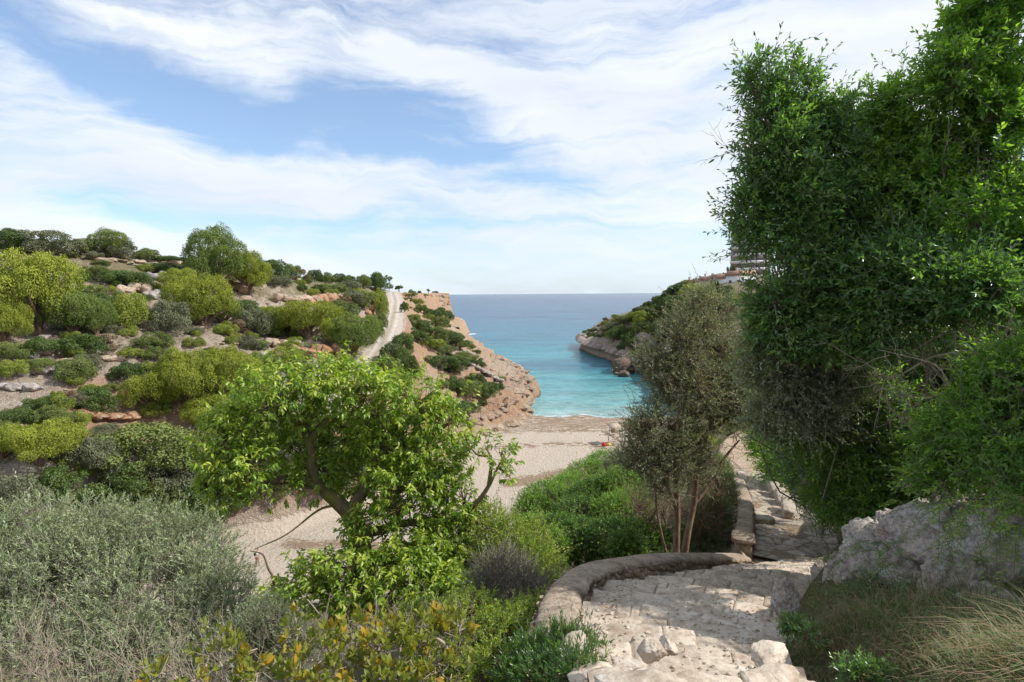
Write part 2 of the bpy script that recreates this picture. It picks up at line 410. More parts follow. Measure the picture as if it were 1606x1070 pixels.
# attributes for the materials: what the ground is made of
vx, vy, vz = V.T
gslope = np.zeros(nr*na)
dzr = np.gradient(GZ, axis=0)/np.gradient(RR, axis=0); dza = (np.roll(GZ, -1, 1)-np.roll(GZ, 1, 1))/np.maximum(np.hypot(np.roll(GX, -1, 1)-np.roll(GX, 1, 1), np.roll(GY, -1, 1)-np.roll(GY, 1, 1)), 1e-6)
gslope = np.hypot(dzr, dza).ravel()
rdv, _, _ = near_line(vx, vy, ROADP)
capeslope = sstep(0, 3, (vx+0.21*vy+1.5))*sstep(78, 90, vy)*(vx < 25)
soil = 0.14+0.42*fbm(vx*0.06, vy*0.06, seed=111, octs=4)+0.50*capeslope+0.25*sstep(0.8, 1.6, gslope)*(vy > 40)*(vx < 20)+0.3*sstep(9, 5, rdv)
def near_pts(pts, r):
    m = np.zeros(len(V))
    for (px, py) in pts:
        g = ground(px, py, 40)
        if g is not None: m = np.maximum(m, sstep(r, r*0.3, np.hypot(vx-g[0], vy-g[1])))
    return m
soil = soil+0.55*near_pts([(190, 655), (150, 655), (230, 648), (60, 670), (10, 680), (510, 550), (545, 520), (610, 480)], 5)
soil = np.where(vx > 25, soil*0.15+0.05, soil)
veg = 0.35+0.55*fbm(vx*0.06, vy*0.06, seed=121, octs=4)-0.35*sstep(0.75, 1.3, gslope)-0.45*capeslope
veg = veg+0.5*(vx > 30)*sstep(8, 14, vz)+0.5*sstep(-2, 3, vz-ZC+1)*(vy > 100)*(vx < 0)+0.6*(np.hypot(vx, vy) < 45)
rimz = sstep(28, 14, np.hypot(vx, vy))
veg = np.clip(veg, 0, 1); soil = np.clip(soil, 0, 1)
mroad = rdv < 3.0
veg = np.where(mroad, np.exp(-(rdv/.42)**2), veg); soil = np.where(mroad, np.exp(-((rdv-.95)/.30)**2), soil)
# sea-wrack on the beach
wn_ = fbm(vx*0.12, vy*0.3, seed=131, octs=4); wf_ = fbm(vx*0.9, vy*1.3, seed=132, octs=3)
wrack = sstep(97, 103, vy+4*wn_+3*wf_)*(0.62+0.35*wf_)
wrack = wrack*(1-0.75*sstep(0.25, 0.5, fbm(vx*0.12+5, vy*0.6, seed=139, octs=3))*sstep(112, 104, vy))
arc = np.exp(-((vy-91.5-0.10*(vx-2)+0.045*(vx-4)**2*0.35+1.6*wn_)/1.9)**2)*sstep(-8, -4, vx)*sstep(22, 15, vx)
arc2 = np.exp(-((vy-73.5-0.5*(vx-1)+2.2*wn_)/2.6)**2)*sstep(-3, 0, vx)
arc3 = np.exp(-((vy-54.5+0.15*(vx+20)+1.0*wn_)/1.6)**2)*sstep(-24.5, -22, vx)*0.8
wrack = np.clip(np.maximum.reduce([wrack, arc*0.8*sstep(-0.5, 0.1, wf_), arc2*0.8, arc3])+0.12*wf_, 0, 1)

def sub(name, l, mat, **kw):
    f = Q[lab == l]
    u, inv = np.unique(f.ravel(), return_inverse=True)
    me = make_mesh(name, V[u], inv.reshape(-1, 4), mat, smooth=True, attrs=dict(soil=soil[u], veg=veg[u], wrack=wrack[u]))
    return obj(name, me, kind='structure')
# ------------------------------------------------------------------ materials
def mat_new(name):
    m = bpy.data.materials.new(name); m.use_nodes = True
    t = NT(m.node_tree)
    for n in list(t.n): t.n.remove(n)
    return m, t
def finish(t, bsdf):
    o = t.new('ShaderNodeOutputMaterial'); t.l.new(bsdf if isinstance(bsdf, bpy.types.NodeSocket) else bsdf.outputs[0], o.inputs[0])
def attr(t, name): return t.new('ShaderNodeAttribute', attribute_name=name).outputs['Fac']
def pbsdf(t, col, rough=0.9, bump=None, bstr=0.5, bdist=0.1, spec=0.3):
    b = t.new('ShaderNodeBsdfPrincipled')
    t.put(b.inputs['Base Color'], col); t.put(b.inputs['Roughness'], rough); b.inputs['Specular IOR Level'].default_value = spec
    if bump is not None:
        bn = t.new('ShaderNodeBump'); bn.inputs['Strength'].default_value = bstr; bn.inputs['Distance'].default_value = bdist
        t.put(bn.inputs['Height'], bump); t.l.new(bn.outputs[0], b.inputs['Normal'])
    return b

def ground_material():
    m, t = mat_new('limestone_ground')
    P = t.new('ShaderNodeNewGeometry').outputs['Position']
    n1 = t.noise(P, 0.35, 8, 0.62); n2 = t.noise(P, 1.7, 9, 0.68); n3 = t.noise(P, 9.0, 6, 0.7); n4 = t.noise(P, 0.09, 5, 0.55)
    vo = t.new('ShaderNodeTexVoronoi', feature='DISTANCE_TO_EDGE'); vo.inputs['Scale'].default_value = 0.85
    t.put(vo.inputs['Vector'], t.vmath('ADD', P, t.vmath('SCALE', t.noise(P, 1.2, 4, out=1), scale=0.9)))
    crack = t.ramp(vo.outputs['Distance'], [(0.0, 0.0), (0.10, 1.0)])
    rock = t.mix(t.ramp(n1, [(0.35, 0), (0.65, 1)]), (0.52, 0.43, 0.345), (0.41, 0.305, 0.22))
    rock = t.mix(t.ramp(n2, [(0.42, 0), (0.70, 1)]), rock, (0.63, 0.56, 0.48))
    rock = t.mix(t.math('MULTIPLY', t.ramp(n3, [(0.40, 1), (0.56, 0)]), 0.75), rock, (0.16, 0.12, 0.085))
    rock = t.mix(t.math('MULTIPLY', t.math('MULTIPLY', t.math('SUBTRACT', 1.0, crack), t.ramp(n1, [(0.5, 0), (0.62, 1)])), 0.4), rock, (0.17, 0.13, 0.10))
    soilc = t.mix(t.ramp(n2, [(0.35, 0), (0.7, 1)]), (0.40, 0.235, 0.145), (0.50, 0.365, 0.25))
    soilc = t.mix(t.ramp(n4, [(0.40, 0), (0.62, 0.6)]), soilc, (0.38, 0.20, 0.115))
    scrub = t.mix(t.ramp(n3, [(0.35, 0), (0.65, 1)]), (0.11, 0.12, 0.045), (0.27, 0.225, 0.135))
    scrub = t.mix(t.ramp(n1, [(0.45, 0), (0.7, 0.7)]), scrub, (0.24, 0.18, 0.12))
    s = t.math('ADD', attr(t, 'soil'), t.math('MULTIPLY', t.math('SUBTRACT', n2, 0.5), 1.3))
    col = t.mix(t.ramp(s, [(0.34, 0), (0.80, 0.85)]), rock, t.mix(t.math('MULTIPLY', t.ramp(n3, [(0.38, 1), (0.54, 0)]), 0.55), soilc, (0.20, 0.115, 0.065)))
    v = t.math('ADD', attr(t, 'veg'), t.math('MULTIPLY', t.math('SUBTRACT', n2, 0.5), 2.1))
    v = t.math('ADD', v, t.math('MULTIPLY', t.math('SUBTRACT', n3, 0.5), 0.9))
    col = t.mix(t.ramp(v, [(0.44, 0), (0.60, 0.92)]), col, scrub)
    # wet, algae-dark foot of the rocks at the waterline
    z = t.new('ShaderNodeSeparateXYZ', {0: P}).outputs[2]
    wet = t.math('ADD', z, t.math('MULTIPLY', t.math('SUBTRACT', n1, 0.5), 1.4))
    far = t.new('ShaderNodeMapRange', {0: t.new('ShaderNodeSeparateXYZ', {0: P}).outputs[1], 1: 112, 2: 122}).outputs[0]
    col = t.mix(t.math('MULTIPLY', t.ramp(wet, [(0.10, 0.85), (0.9, 0.0)]), far), col, (0.115, 0.085, 0.06))
    hgt = t.math('ADD', t.math('MULTIPLY', n2, 0.7), t.math('ADD', t.math('MULTIPLY', n3, 0.18), t.math('MULTIPLY', crack, 0.06)))
    finish(t, pbsdf(t, col, 0.95, hgt, 1.0, 1.1, 0.15))
    return m
def beach_material():
    m, t = mat_new('beach_sand')
    P = t.new('ShaderNodeNewGeometry').outputs['Position']
    n1 = t.noise(P, 0.25, 6, 0.6); n2 = t.noise(P, 2.2, 8, 0.72); n3 = t.noise(P, 9, 4, 0.7)
    sand = t.mix(n1, (0.51, 0.43, 0.345), (0.43, 0.345, 0.265))
    sand = t.mix(t.ramp(n2, [(0.3, 0), (0.75, 1)]), sand, (0.56, 0.49, 0.41))
    sand = t.mix(t.math('MULTIPLY', t.ramp(n3, [(0.35, 1), (0.5, 0)]), 0.35), sand, (0.33, 0.24, 0.17))
    wr = t.math('ADD', attr(t, 'wrack'), t.math('MULTIPLY', t.math('SUBTRACT', n2, 0.5), 2.6))
    wc = t.mix(n3, (0.17, 0.11, 0.068), (0.31, 0.22, 0.145))
    col = t.mix(t.ramp(wr, [(0.36, 0), (0.66, 0.88)]), sand, wc)
    n4 = t.noise(P, 3.0, 3, 0.6)
    col = t.mix(t.math('MULTIPLY', t.ramp(n4, [(0.36, 1), (0.50, 0)]), 0.16), col, (0.24, 0.18, 0.13))
    finish(t, pbsdf(t, col, 0.95, t.math('ADD', n2, t.math('ADD', t.math('MULTIPLY', n4, 0.6), t.math('MULTIPLY', n3, 0.3))), 0.9, 0.4, 0.1))
    return m
def road_material():
    m, t = mat_new('gravel_road')
    P = t.new('ShaderNodeNewGeometry').outputs['Position']
    n1 = t.noise(P, 0.5, 6, 0.6); n2 = t.noise(P, 4, 6, 0.7)
    col = t.mix(t.ramp(n1, [(0.35, 0), (0.65, 1)]), (0.40, 0.355, 0.31), (0.50, 0.42, 0.34))
    col = t.mix(t.math('MULTIPLY', t.ramp(n2, [(0.4, 1), (0.6, 0)]), 0.4), col, (0.27, 0.22, 0.17))
    col = t.mix(t.math('MULTIPLY', attr(t, 'veg'), t.ramp(n2, [(0.35, 0), (0.6, 0.75)])), col, (0.20, 0.19, 0.09))
    col = t.mix(t.math('MULTIPLY', attr(t, 'soil'), 0.55), col, (0.55, 0.50, 0.44))
    finish(t, pbsdf(t, col, 0.95, n2, 0.5, 0.1, 0.15))
    return m
def dirt_material():
    m, t = mat_new('path_dirt')
    P = t.new('ShaderNodeNewGeometry').outputs['Position']
    n1 = t.noise(P, 1.3, 6, 0.6); n2 = t.noise(P, 30, 5, 0.7)
    col = t.mix(t.ramp(n1, [(0.35, 0), (0.65, 1)]), (0.36, 0.255, 0.175), (0.47, 0.375, 0.285))
    col = t.mix(t.math('MULTIPLY', t.ramp(n2, [(0.38, 1), (0.56, 0)]), 0.7), col, (0.13, 0.085, 0.055))
    finish(t, pbsdf(t, col, 0.95, n2, 0.8, 0.03, 0.1))
    return m
def sea_material():
    m, t = mat_new('sea_water')
    P = t.new('ShaderNodeNewGeometry').outputs['Position']
    sp = t.new('ShaderNodeSeparateXYZ', {0: P})
    # distance offshore measured along the bay, wobbled by the sea bed
    mp = t.new('ShaderNodeMapping'); t.put(mp.inputs['Vector'], P); mp.inputs['Scale'].default_value = (0.010, 0.022, 0)
    bed = t.noise(mp.outputs[0], 1.0, 6, 0.6, 0.8)
    mpb = t.new('ShaderNodeMapping'); t.put(mpb.inputs['Vector'], P); mpb.inputs['Scale'].default_value = (0.045, 0.10, 0)
    bed2 = t.noise(mpb.outputs[0], 1.0, 5, 0.65)
    y = t.math('ADD', sp.outputs[1], t.math('MULTIPLY', t.math('SUBTRACT', bed2, 0.5), 60.0))
    u = t.math('LOGARITHM', t.math('MAXIMUM', y, 60.0), 10.0)       # 2.08 at the beach, 2.6 at 400 m, 3 at 1 km
    u = t.new('ShaderNodeMapRange', {0: u, 1: 2.0, 2: 3.4}).outputs[0]
    base = t.ramp(u, [(0.03, (0.33, 0.44, 0.42)), (0.09, (0.18, 0.38, 0.385)), (0.17, (0.075, 0.29, 0.32)), (0.30, (0.022, 0.20, 0.255)), (0.42, (0.012, 0.125, 0.20)), (0.58, (0.010, 0.055, 0.125)), (1.0, (0.010, 0.035, 0.09))])
    dk = t.math('MULTIPLY', t.ramp(bed, [(0.45, 0), (0.58, 0.8)]), t.ramp(u, [(0.10, 0), (0.2, 1), (0.6, 1), (0.9, 0.4)]))
    base = t.mix(dk, base, (0.018, 0.115, 0.185))
    # swell: long low waves rolling into the bay, ripples on top
    ws = t.new('ShaderNodeMapping'); t.put(ws.inputs['Vector'], P); ws.inputs['Rotation'].default_value = (0, 0, 0.12); ws.inputs['Scale'].default_value = (0.035, 0.14, 1)
    sw = t.noise(ws.outputs[0], 1.0, 3, 0.5)
    w2 = t.new('ShaderNodeMapping'); t.put(w2.inputs['Vector'], P); w2.inputs['Scale'].default_value = (0.35, 0.9, 1)
    r1 = t.noise(w2.outputs[0], 1.0, 6, 0.65)
    r2 = t.noise(P, 2.6, 3, 0.6)
    h = t.math('ADD', t.math('MULTIPLY', sw, 1.6), t.math('ADD', t.math('MULTIPLY', r1, 0.9), t.math('MULTIPLY', r2, 0.2)))
    # thin foam by the shore and along the rocks
    fo = t.math('ADD', attr(t, 'shore'), t.math('MULTIPLY', t.math('SUBTRACT', r1, 0.5), 1.3))
    base = t.mix(1.0, base, t.ramp(r1, [(0.32, 0.72), (0.68, 1.30)]), 'MULTIPLY')  # light and dark of the ripples put into the water colour
    base = t.mix(1.0, base, t.ramp(sw, [(0.32, 0.82), (0.68, 1.18)]), 'MULTIPLY')  # swell shading put into the colour too
    foam = t.ramp(fo, [(0.72, 0), (0.95, 0.92)])
    col = t.mix(foam, base, (0.80, 0.82, 0.82))
    b = pbsdf(t, col, 0.22, h, 1.0, 1.1, 0.35)
    b.inputs['IOR'].default_value = 1.33
    t.put(b.inputs['Roughness'], t.math('ADD', 0.20, t.math('MULTIPLY', foam, 0.6)))
    finish(t, b)
    return m
def stone_material(name, c1, c2, dark, scale=1.0, bstr=0.7, bd=0.05, lichen=None, pit=0.5, dirt=None):
    m, t = mat_new(name)
    tc_ = t.new('ShaderNodeTexCoord').outputs['Object']
    inf = t.new('ShaderNodeObjectInfo').outputs['Random']
    P = t.vmath('ADD', tc_, t.vmath('SCALE', (1.0, 0.7, 0.4), scale=t.math('MULTIPLY', inf, 40.0)))
    n1 = t.noise(P, 0.8*scale, 6, 0.6); n2 = t.noise(P, 4*scale, 8, 0.68); n3 = t.noise(P, 22*scale, 5, 0.7)
    col = t.mix(t.ramp(n1, [(0.35, 0), (0.65, 1)]), c1, c2)
    col = t.mix(t.math('MULTIPLY', t.ramp(n2, [(0.36, 1), (0.56, 0)]), 0.75), col, dark)
    col = t.mix(t.math('MULTIPLY', t.ramp(n3, [(0.36, 1), (0.5, 0)]), pit), col, dark)
    if lichen:
        col = t.mix(t.ramp(t.noise(P, 2.3*scale, 7, 0.75), [(0.56, 0), (0.64, 0.8)]), col, lichen)
    try: rn = attr(t, 'tone')
    except Exception: rn = None
    col = t.mix(1.0, col, t.ramp(t.math('FRACT', t.math('ADD', rn, 0.0)), [(0.0, 0.86), (1.0, 1.14)]), 'MULTIPLY')
    if dirt: col = t.mix(t.math('MULTIPLY', t.ramp(t.math('ADD', attr(t, 'dirt'), t.math('MULTIPLY', t.math('SUBTRACT', n2, 0.5), 1.2)), [(0.35, 0), (0.65, 1)]), 0.85), col, t.mix(n3, tuple(v*.7 for v in dirt), tuple(v*1.3 for v in dirt)))
    hh = t.math('ADD', n2, t.math('MULTIPLY', n3, 0.35))
    finish(t, pbsdf(t, col, 0.93, hh, bstr, bd, 0.15))
    return m
def leaf_material(name, c_dark, c_light, c_tip=None, trans=0.35, rough=0.45, spec=0.35, obj_var=0.25, under=None):
    m, t = mat_new(name)
    rn = attr(t, 'rnd'); inf = t.new('ShaderNodeObjectInfo').outputs['Random']
    col = t.mix(t.ramp(rn, [(0.0, 0), (1.0, 1)]), c_dark, c_light)
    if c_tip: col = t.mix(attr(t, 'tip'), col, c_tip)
    col = t.mix(t.math('MULTIPLY', t.math('SUBTRACT', inf, 0.3), obj_var), col, tuple(v*0.45 for v in c_dark))
    if under:
        bf = t.new('ShaderNodeNewGeometry').outputs['Backfacing']
        col = t.mix(t.math('MULTIPLY', bf, 0.8), col, under)
    b = pbsdf(t, col, rough, spec=spec)
    tr = t.new('ShaderNodeBsdfTranslucent'); t.put(tr.inputs[0], t.mix(1.0, col, (1.25, 1.35, 0.5), 'MULTIPLY'))
    mx = t.new('ShaderNodeMixShader'); mx.inputs[0].default_value = trans
    t.l.new(b.outputs[0], mx.inputs[1]); t.l.new(tr.outputs[0], mx.inputs[2])
    finish(t, mx)
    return m
def bark_material(name, c1, c2, scale=1.0, moss=None):
    m, t = mat_new(name)
    P = t.new('ShaderNodeTexCoord').outputs['Object']
    mp = t.new('ShaderNodeMapping'); t.put(mp.inputs['Vector'], P); mp.inputs['Scale'].default_value = (1, 1, 0.35)
    n = t.noise(mp.outputs[0], 14*scale, 6, 0.65); n1 = t.noise(P, 2.2, 4)
    col = t.mix(t.ramp(n, [(0.35, 0), (0.65, 1)]), c1, c2)
    if moss: col = t.mix(t.ramp(n1, [(0.48, 0), (0.62, 0.8)]), col, moss)
    finish(t, pbsdf(t, col, 0.9, n, 0.7, 0.02, 0.15))
    return m
def plain(name, c, rough=0.7, var=0.15, scale=3.0, spec=0.3):
    m, t = mat_new(name)
    P = t.new('ShaderNodeTexCoord').outputs['Object']
    n = t.noise(P, scale, 5, 0.6)
    col = t.mix(n, tuple(v*(1-var) for v in c), tuple(min(1, v*(1+var)) for v in c))
    finish(t, pbsdf(t, col, rough, spec=spec))
    return m

MG, MB_, MR, MD = ground_material(), beach_material(), road_material(), dirt_material()
M_SEA = sea_material()
sub('terrain', 0, MG); sub('beach', 1, MB_); sub('dirt_road', 2, MR); sub('footpath', 3, MD)

# ---- the sea: fine near the shore, reaching past the horizon
sa = np.radians(np.linspace(-100, 100, 500)); sr = np.concatenate([np.exp(np.linspace(math.log(100), math.log(520), 330)), np.exp(np.linspace(math.log(540), math.log(60000), 60))])
A2, R2 = np.meshgrid(sa, sr)
SX, SY = np.sin(A2)*R2, np.cos(A2)*R2
nsr, nsa = SX.shape
si = np.arange(nsr*nsa).reshape(nsr, nsa)
SQ = np.stack([si[:-1, :-1], si[:-1, 1:], si[1:, 1:], si[1:, :-1]], -1).reshape(-1, 4)
xs, ys = SX.ravel(), SY.ravel()
hs = np.full(xs.shape, -9.0); nm = np.hypot(xs, ys) < 600
hs[nm] = height(xs[nm], ys[nm])
wob = 0.5*fbm(xs*0.1, ys*0.1, seed=201)
shore = np.where(np.abs(xs-18) < 19, 0, 0.0)
bay = sdf_poly(xs, ys, BEACH)
shore = 0.74*sstep(-0.55-wob*0.8, -0.02, hs)*(bay < 3)+0.52*sstep(-2.5, 0.3, hs)*(bay >= 3)
dcape = np.minimum(np.hypot((xs+29)/1.6, (ys-372)/2.6), 99)
shore = np.maximum(shore, 0.85*sstep(7, 3, dcape))
sea = obj('sea', make_mesh('sea', np.stack([xs, ys, np.zeros_like(xs)], -1), SQ, M_SEA, True, dict(shore=shore)), kind='structure')
# ------------------------------------------------------------------ mesh builders
def tube(pts, rad, k=7, cap=True):
    "swept tube: pts (n,3), rad (n)"
    P = np.asarray(pts, float); r = np.asarray(rad, float)*np.ones(len(P))
    T = np.gradient(P, axis=0); T /= np.maximum(np.linalg.norm(T, axis=1, keepdims=True), 1e-9)
    ref = np.array([0.0, 0, 1]) if abs(T[0, 2]) < 0.9 else np.array([1.0, 0, 0])
    A = np.cross(T, ref); A /= np.maximum(np.linalg.norm(A, axis=1, keepdims=True), 1e-9); B = np.cross(T, A)
    th = np.linspace(0, 2*math.pi, k, endpoint=False)
    V = P[:, None]+r[:, None, None]*(A[:, None]*np.cos(th)[None, :, None]+B[:, None]*np.sin(th)[None, :, None])
    n = len(P); i = np.arange(n*k).reshape(n, k); j = np.roll(i, -1, 1)
    return V.reshape(-1, 3), np.stack([i[:-1], j[:-1], j[1:], i[1:]], -1).reshape(-1, 4)
def prisms(p0, p1, r0, r1):
    "many straight 3-sided twigs at once"
    p0, p1 = np.asarray(p0, float), np.asarray(p1, float); n = len(p0)
    T = p1-p0; T /= np.maximum(np.linalg.norm(T, axis=1, keepdims=True), 1e-9)
    ref = np.where(np.abs(T[:, 2:3]) < 0.9, np.array([[0, 0, 1.0]]), np.array([[1.0, 0, 0]]))
    A = np.cross(T, ref); A /= np.maximum(np.linalg.norm(A, axis=1, keepdims=True), 1e-9); B = np.cross(T, A)
    r0 = np.broadcast_to(np.asarray(r0, float), (n,))[:, None]; r1 = np.broadcast_to(np.asarray(r1, float), (n,))[:, None]
    V = np.empty((n, 6, 3))
    for q in range(3):
        a = 2*math.pi*q/3; o = A*math.cos(a)+B*math.sin(a)
        V[:, q] = p0+o*r0; V[:, 3+q] = p1+o*r1
    b = (np.arange(n)*6)[:, None]
    F = np.concatenate([b+np.array([[q, (q+1) % 3, 3+(q+1) % 3, 3+q]]) for q in range(3)])
    return V.reshape(-1, 3), F
class Acc:
    "collects pieces for one mesh"
    def __init__(s): s.v, s.f, s.n, s.a = [], [], 0, []
    def add(s, V, F, val=0.5):
        for f in (F if isinstance(F, list) else [F]): s.f.append(np.asarray(f)+s.n)
        s.v.append(V); s.n += len(V); s.a.append(np.full(len(V), val) if np.isscalar(val) else val)
    def mesh(s, name, mat, smooth=True, key='tone'):
        q = [f for f in s.f if f.shape[1] == 4]; t_ = [f for f in s.f if f.shape[1] == 3]
        F = ([np.concatenate(q)] if q else [])+([np.concatenate(t_)] if t_ else [])
        return make_mesh(name, np.concatenate(s.v), F, mat, smooth, {key: np.concatenate(s.a)})
def ico(sub_):
    b = bmesh.new(); bmesh.ops.create_icosphere(b, subdivisions=sub_, radius=1)
    V = np.array([v.co[:] for v in b.verts]); F = np.array([[v.index for v in f.verts] for f in b.faces]); b.free()
    return V, F
ICO = {k: ico(k) for k in (2, 3, 4, 5, 6)}
def rock_geo(seed, sub_=4, sc=(1, 1, 1), cuts=11, rough=0.07, strata=0.0, ns=2.2, crack=0.0):
    r = np.random.default_rng(seed); D, F = ICO[sub_]
    N = r.normal(size=(cuts, 3)); N /= np.linalg.norm(N, axis=1, keepdims=True)
    off = r.uniform(0.62, 1.0, cuts)
    dn = D@N.T
    rr = np.min(np.where(dn > 0.05, off/np.maximum(dn, 0.05), 9), axis=1); rr = np.minimum(rr, 1.12)
    V = D*rr[:, None]
    s_ = seed*3.7
    n = fbm(V[:, 0]*ns+s_, V[:, 1]*ns, V[:, 2]*ns, seed=seed, octs=5, gain=0.55)
    n2 = fbm(V[:, 0]*ns*3+s_, V[:, 1]*ns*3, V[:, 2]*ns*3, seed=seed+5, octs=3, ridged=True)
    V = V*(1+rough*1.6*n+rough*0.5*n2)[:, None]
    if crack:
        cr = (1-np.abs(vnoise(V[:, 0]*2.6+n*.8, V[:, 1]*2.6, V[:, 2]*2.6, seed+31)))**9+0.7*(1-np.abs(vnoise(V[:, 0]*6+n, V[:, 1]*6, V[:, 2]*6, seed+37)))**9
        V = V*(1-crack*cr)[:, None]
    if strata: V = V*(1+strata*fbm(V[:, 2]*7+0.7*n, V[:, 2]*0+seed, seed=seed, octs=2))[:, None]*np.array([1, 1, 1.0])
    return V*np.array(sc), F

M_STEP = stone_material('step_limestone', (0.60, 0.52, 0.42), (0.50, 0.42, 0.33), (0.24, 0.17, 0.115), 1.0, 0.9, 0.028, (0.66, 0.60, 0.52), 0.5, (0.20, 0.145, 0.095))
M_FLAG = stone_material('flagstone', (0.50, 0.435, 0.36), (0.41, 0.345, 0.28), (0.17, 0.135, 0.10), 1.2, 0.8, 0.02, (0.30, 0.26, 0.21), 0.4, (0.20, 0.145, 0.095))
M_COPE = stone_material('coping_mortar', (0.44, 0.355, 0.27), (0.36, 0.28, 0.205), (0.15, 0.11, 0.08), 1.1, 1.0, 0.06, (0.52, 0.44, 0.35), 0.8)
M_MASON = stone_material('rubble_masonry', (0.46, 0.365, 0.27), (0.35, 0.27, 0.195), (0.12, 0.085, 0.06), 2.0, 1.0, 0.02, None, 0.6)
M_ROCKW = stone_material('white_outcrop_rock', (0.72, 0.67, 0.61), (0.58, 0.46, 0.385), (0.17, 0.13, 0.10), 1.6, 1.0, 0.10, (0.78, 0.765, 0.74), 0.5)
M_ROCKT = stone_material('tan_rock', (0.46, 0.37, 0.285), (0.38, 0.26, 0.18), (0.16, 0.115, 0.08), 0.6, 1.0, 0.15, (0.53, 0.475, 0.41), 0.4)
M_ROCKO = stone_material('ochre_rock', (0.50, 0.32, 0.20), (0.42, 0.20, 0.10), (0.18, 0.11, 0.07), 0.35, 1.0, 0.4, (0.50, 0.43, 0.35), 0.35)
M_ROCKD = stone_material('sea_dark_rock', (0.20, 0.145, 0.11), (0.155, 0.11, 0.085), (0.07, 0.05, 0.04), 0.4, 1.0, 0.2, (0.25, 0.195, 0.15), 0.4)
M_ROCKC = stone_material('cape_pale_rock', (0.46, 0.42, 0.385), (0.36, 0.30, 0.26), (0.16, 0.13, 0.11), 0.3, 1.0, 0.4, (0.60, 0.58, 0.55), 0.3)

# ------------------------------------------------------------------ stone stairway
rng = np.random.default_rng(5)
STLs, STRs = smooth_line(up0(STL), 12), smooth_line(up0(STR), 12)
def along_z(L, z):
    zz = L[::-1, 2]; return np.array([np.interp(z, zz, L[::-1, 0]), np.interp(z, zz, L[::-1, 1])])
stair = empty('stone_stairway', (1.0, 3.0, ZC-1.9), 'irregular rough limestone stairway curving down beside the low rounded wall', 'stairway')
RISE = 0.225
zs = np.arange(STL[0][2]-0.02, STL[-1][2]-RISE*.8, -RISE)
T_ = np.linspace(-0.10, 1.12, 104)
def step_line(z, sd_):
    zt = STL[0][2]
    a = along_z(STLs, min(z, zt)+ZC); b = along_z(STRs, min(z, zt)+ZC)
    if z > zt:                                          # the first treads, back under the eye
        a = a+np.array([-.02, -1.9])*(z-zt); b = b+np.array([.0, -1.9])*(z-zt)
    L = a[None]+(b-a)[None]*T_[:, None]
    d = (b-a)/np.linalg.norm(b-a); nrm = np.array([-d[1], d[0]])
    # blocks: the front edge jumps a little from stone to stone
    jn = np.sort(rng.uniform(0.08, 0.95, rng.integers(2, 5))); blk = np.searchsorted(jn, T_)
    jump = rng.uniform(-0.045, 0.045, 9)[blk]; dz = rng.uniform(-0.010, 0.010, 9)[blk]
    e = 0.045*fbm(T_*7, T_*0+sd_, seed=sd_, octs=3)
    gap = np.min(np.abs(T_[:, None]-jn[None]), axis=1)
    bow = 0.10*np.sin(T_*math.pi)
    return L+nrm*(jump+e+bow)[:, None], dz, gap, blk
lines = [step_line(z+RISE, 300+i) for i, z in enumerate(zs)]+[step_line(zs[-1], 399)]
for i, z in enumerate(zs):
    La, _, _, _ = lines[i]; Lb, dz, gap, blk = lines[i+1]
    nu = 20
    u = np.linspace(-0.40, 1.0, nu)
    G = La[None]+(Lb-La)[None]*u[:, None, None]
    X, Y = G[..., 0], G[..., 1]
    Z = ZC+z+dz[None]*np.ones((nu, 1))-0.012*u[:, None]
    Z = Z+0.013*fbm(X*3, Y*3, seed=11+i, octs=4)+0.009*fbm(X*14, Y*14, seed=77, octs=3)
    Z = Z-0.018*np.exp(-(gap/0.006)**2)[None]*sstep(0.15, 0.35, u)[:, None]
    Z[-1] -= 0.022; Z[-2] -= 0.003
    dn = np.array([0.0, 0.35, 0.75, 1.25])                 # riser
    RX = [X[-1]+0.012*fbm(T_*9, T_*0+k*3.0, seed=5+i) for k, _ in enumerate(dn[1:])]
    RY = [Y[-1]+0.020*fbm(T_*9, T_*0+k*3.0, seed=55+i)-0.008*k for k, _ in enumerate(dn[1:])]
    X = np.vstack([X]+[x[None] for x in RX]); Y = np.vstack([Y]+[y[None] for y in RY])
    Z = np.vstack([Z]+[(Z[nu-1]-RISE*q)[None] for q in dn[1:]])
    n0, n1 = X.shape; ii = np.arange(n0*n1).reshape(n0, n1)
    F = np.stack([ii[:-1, :-1], ii[1:, :-1], ii[1:, 1:], ii[:-1, 1:]], -1).reshape(-1, 4)
    Vv = np.stack([X, Y, Z], -1).reshape(-1, 3)-np.array([1.0, 3.0, ZC-1.9])
    step_dirt_shade = np.zeros((n0, n1)); uu = np.linspace(-0.40, 1.0, nu)
    step_dirt_shade[:nu] = np.maximum(0.95*np.exp(-((uu-0.03)/0.10)**2)[:, None]*(0.7+0.5*fbm(T_*5, T_*0+i, seed=9)[None]), 0.7*np.exp(-(gap/0.009)**2)[None])+0.35*sstep(.88, 1.0, T_)[None]+0.35*sstep(.12, .0, T_)[None]  # inner corners shaded in colour to set steps apart; joints hold earth
    step_dirt_shade[nu:] = np.array([.15, .4, .8])[:, None]  # riser shade put into the colour, deeper toward the foot
    tone = rng.uniform(0, 0.999, 9)[blk]
    obj('step', make_mesh('step', Vv, F, M_STEP, True, dict(tone=np.tile(tone, n0), dirt=step_dirt_shade.ravel())), stair)
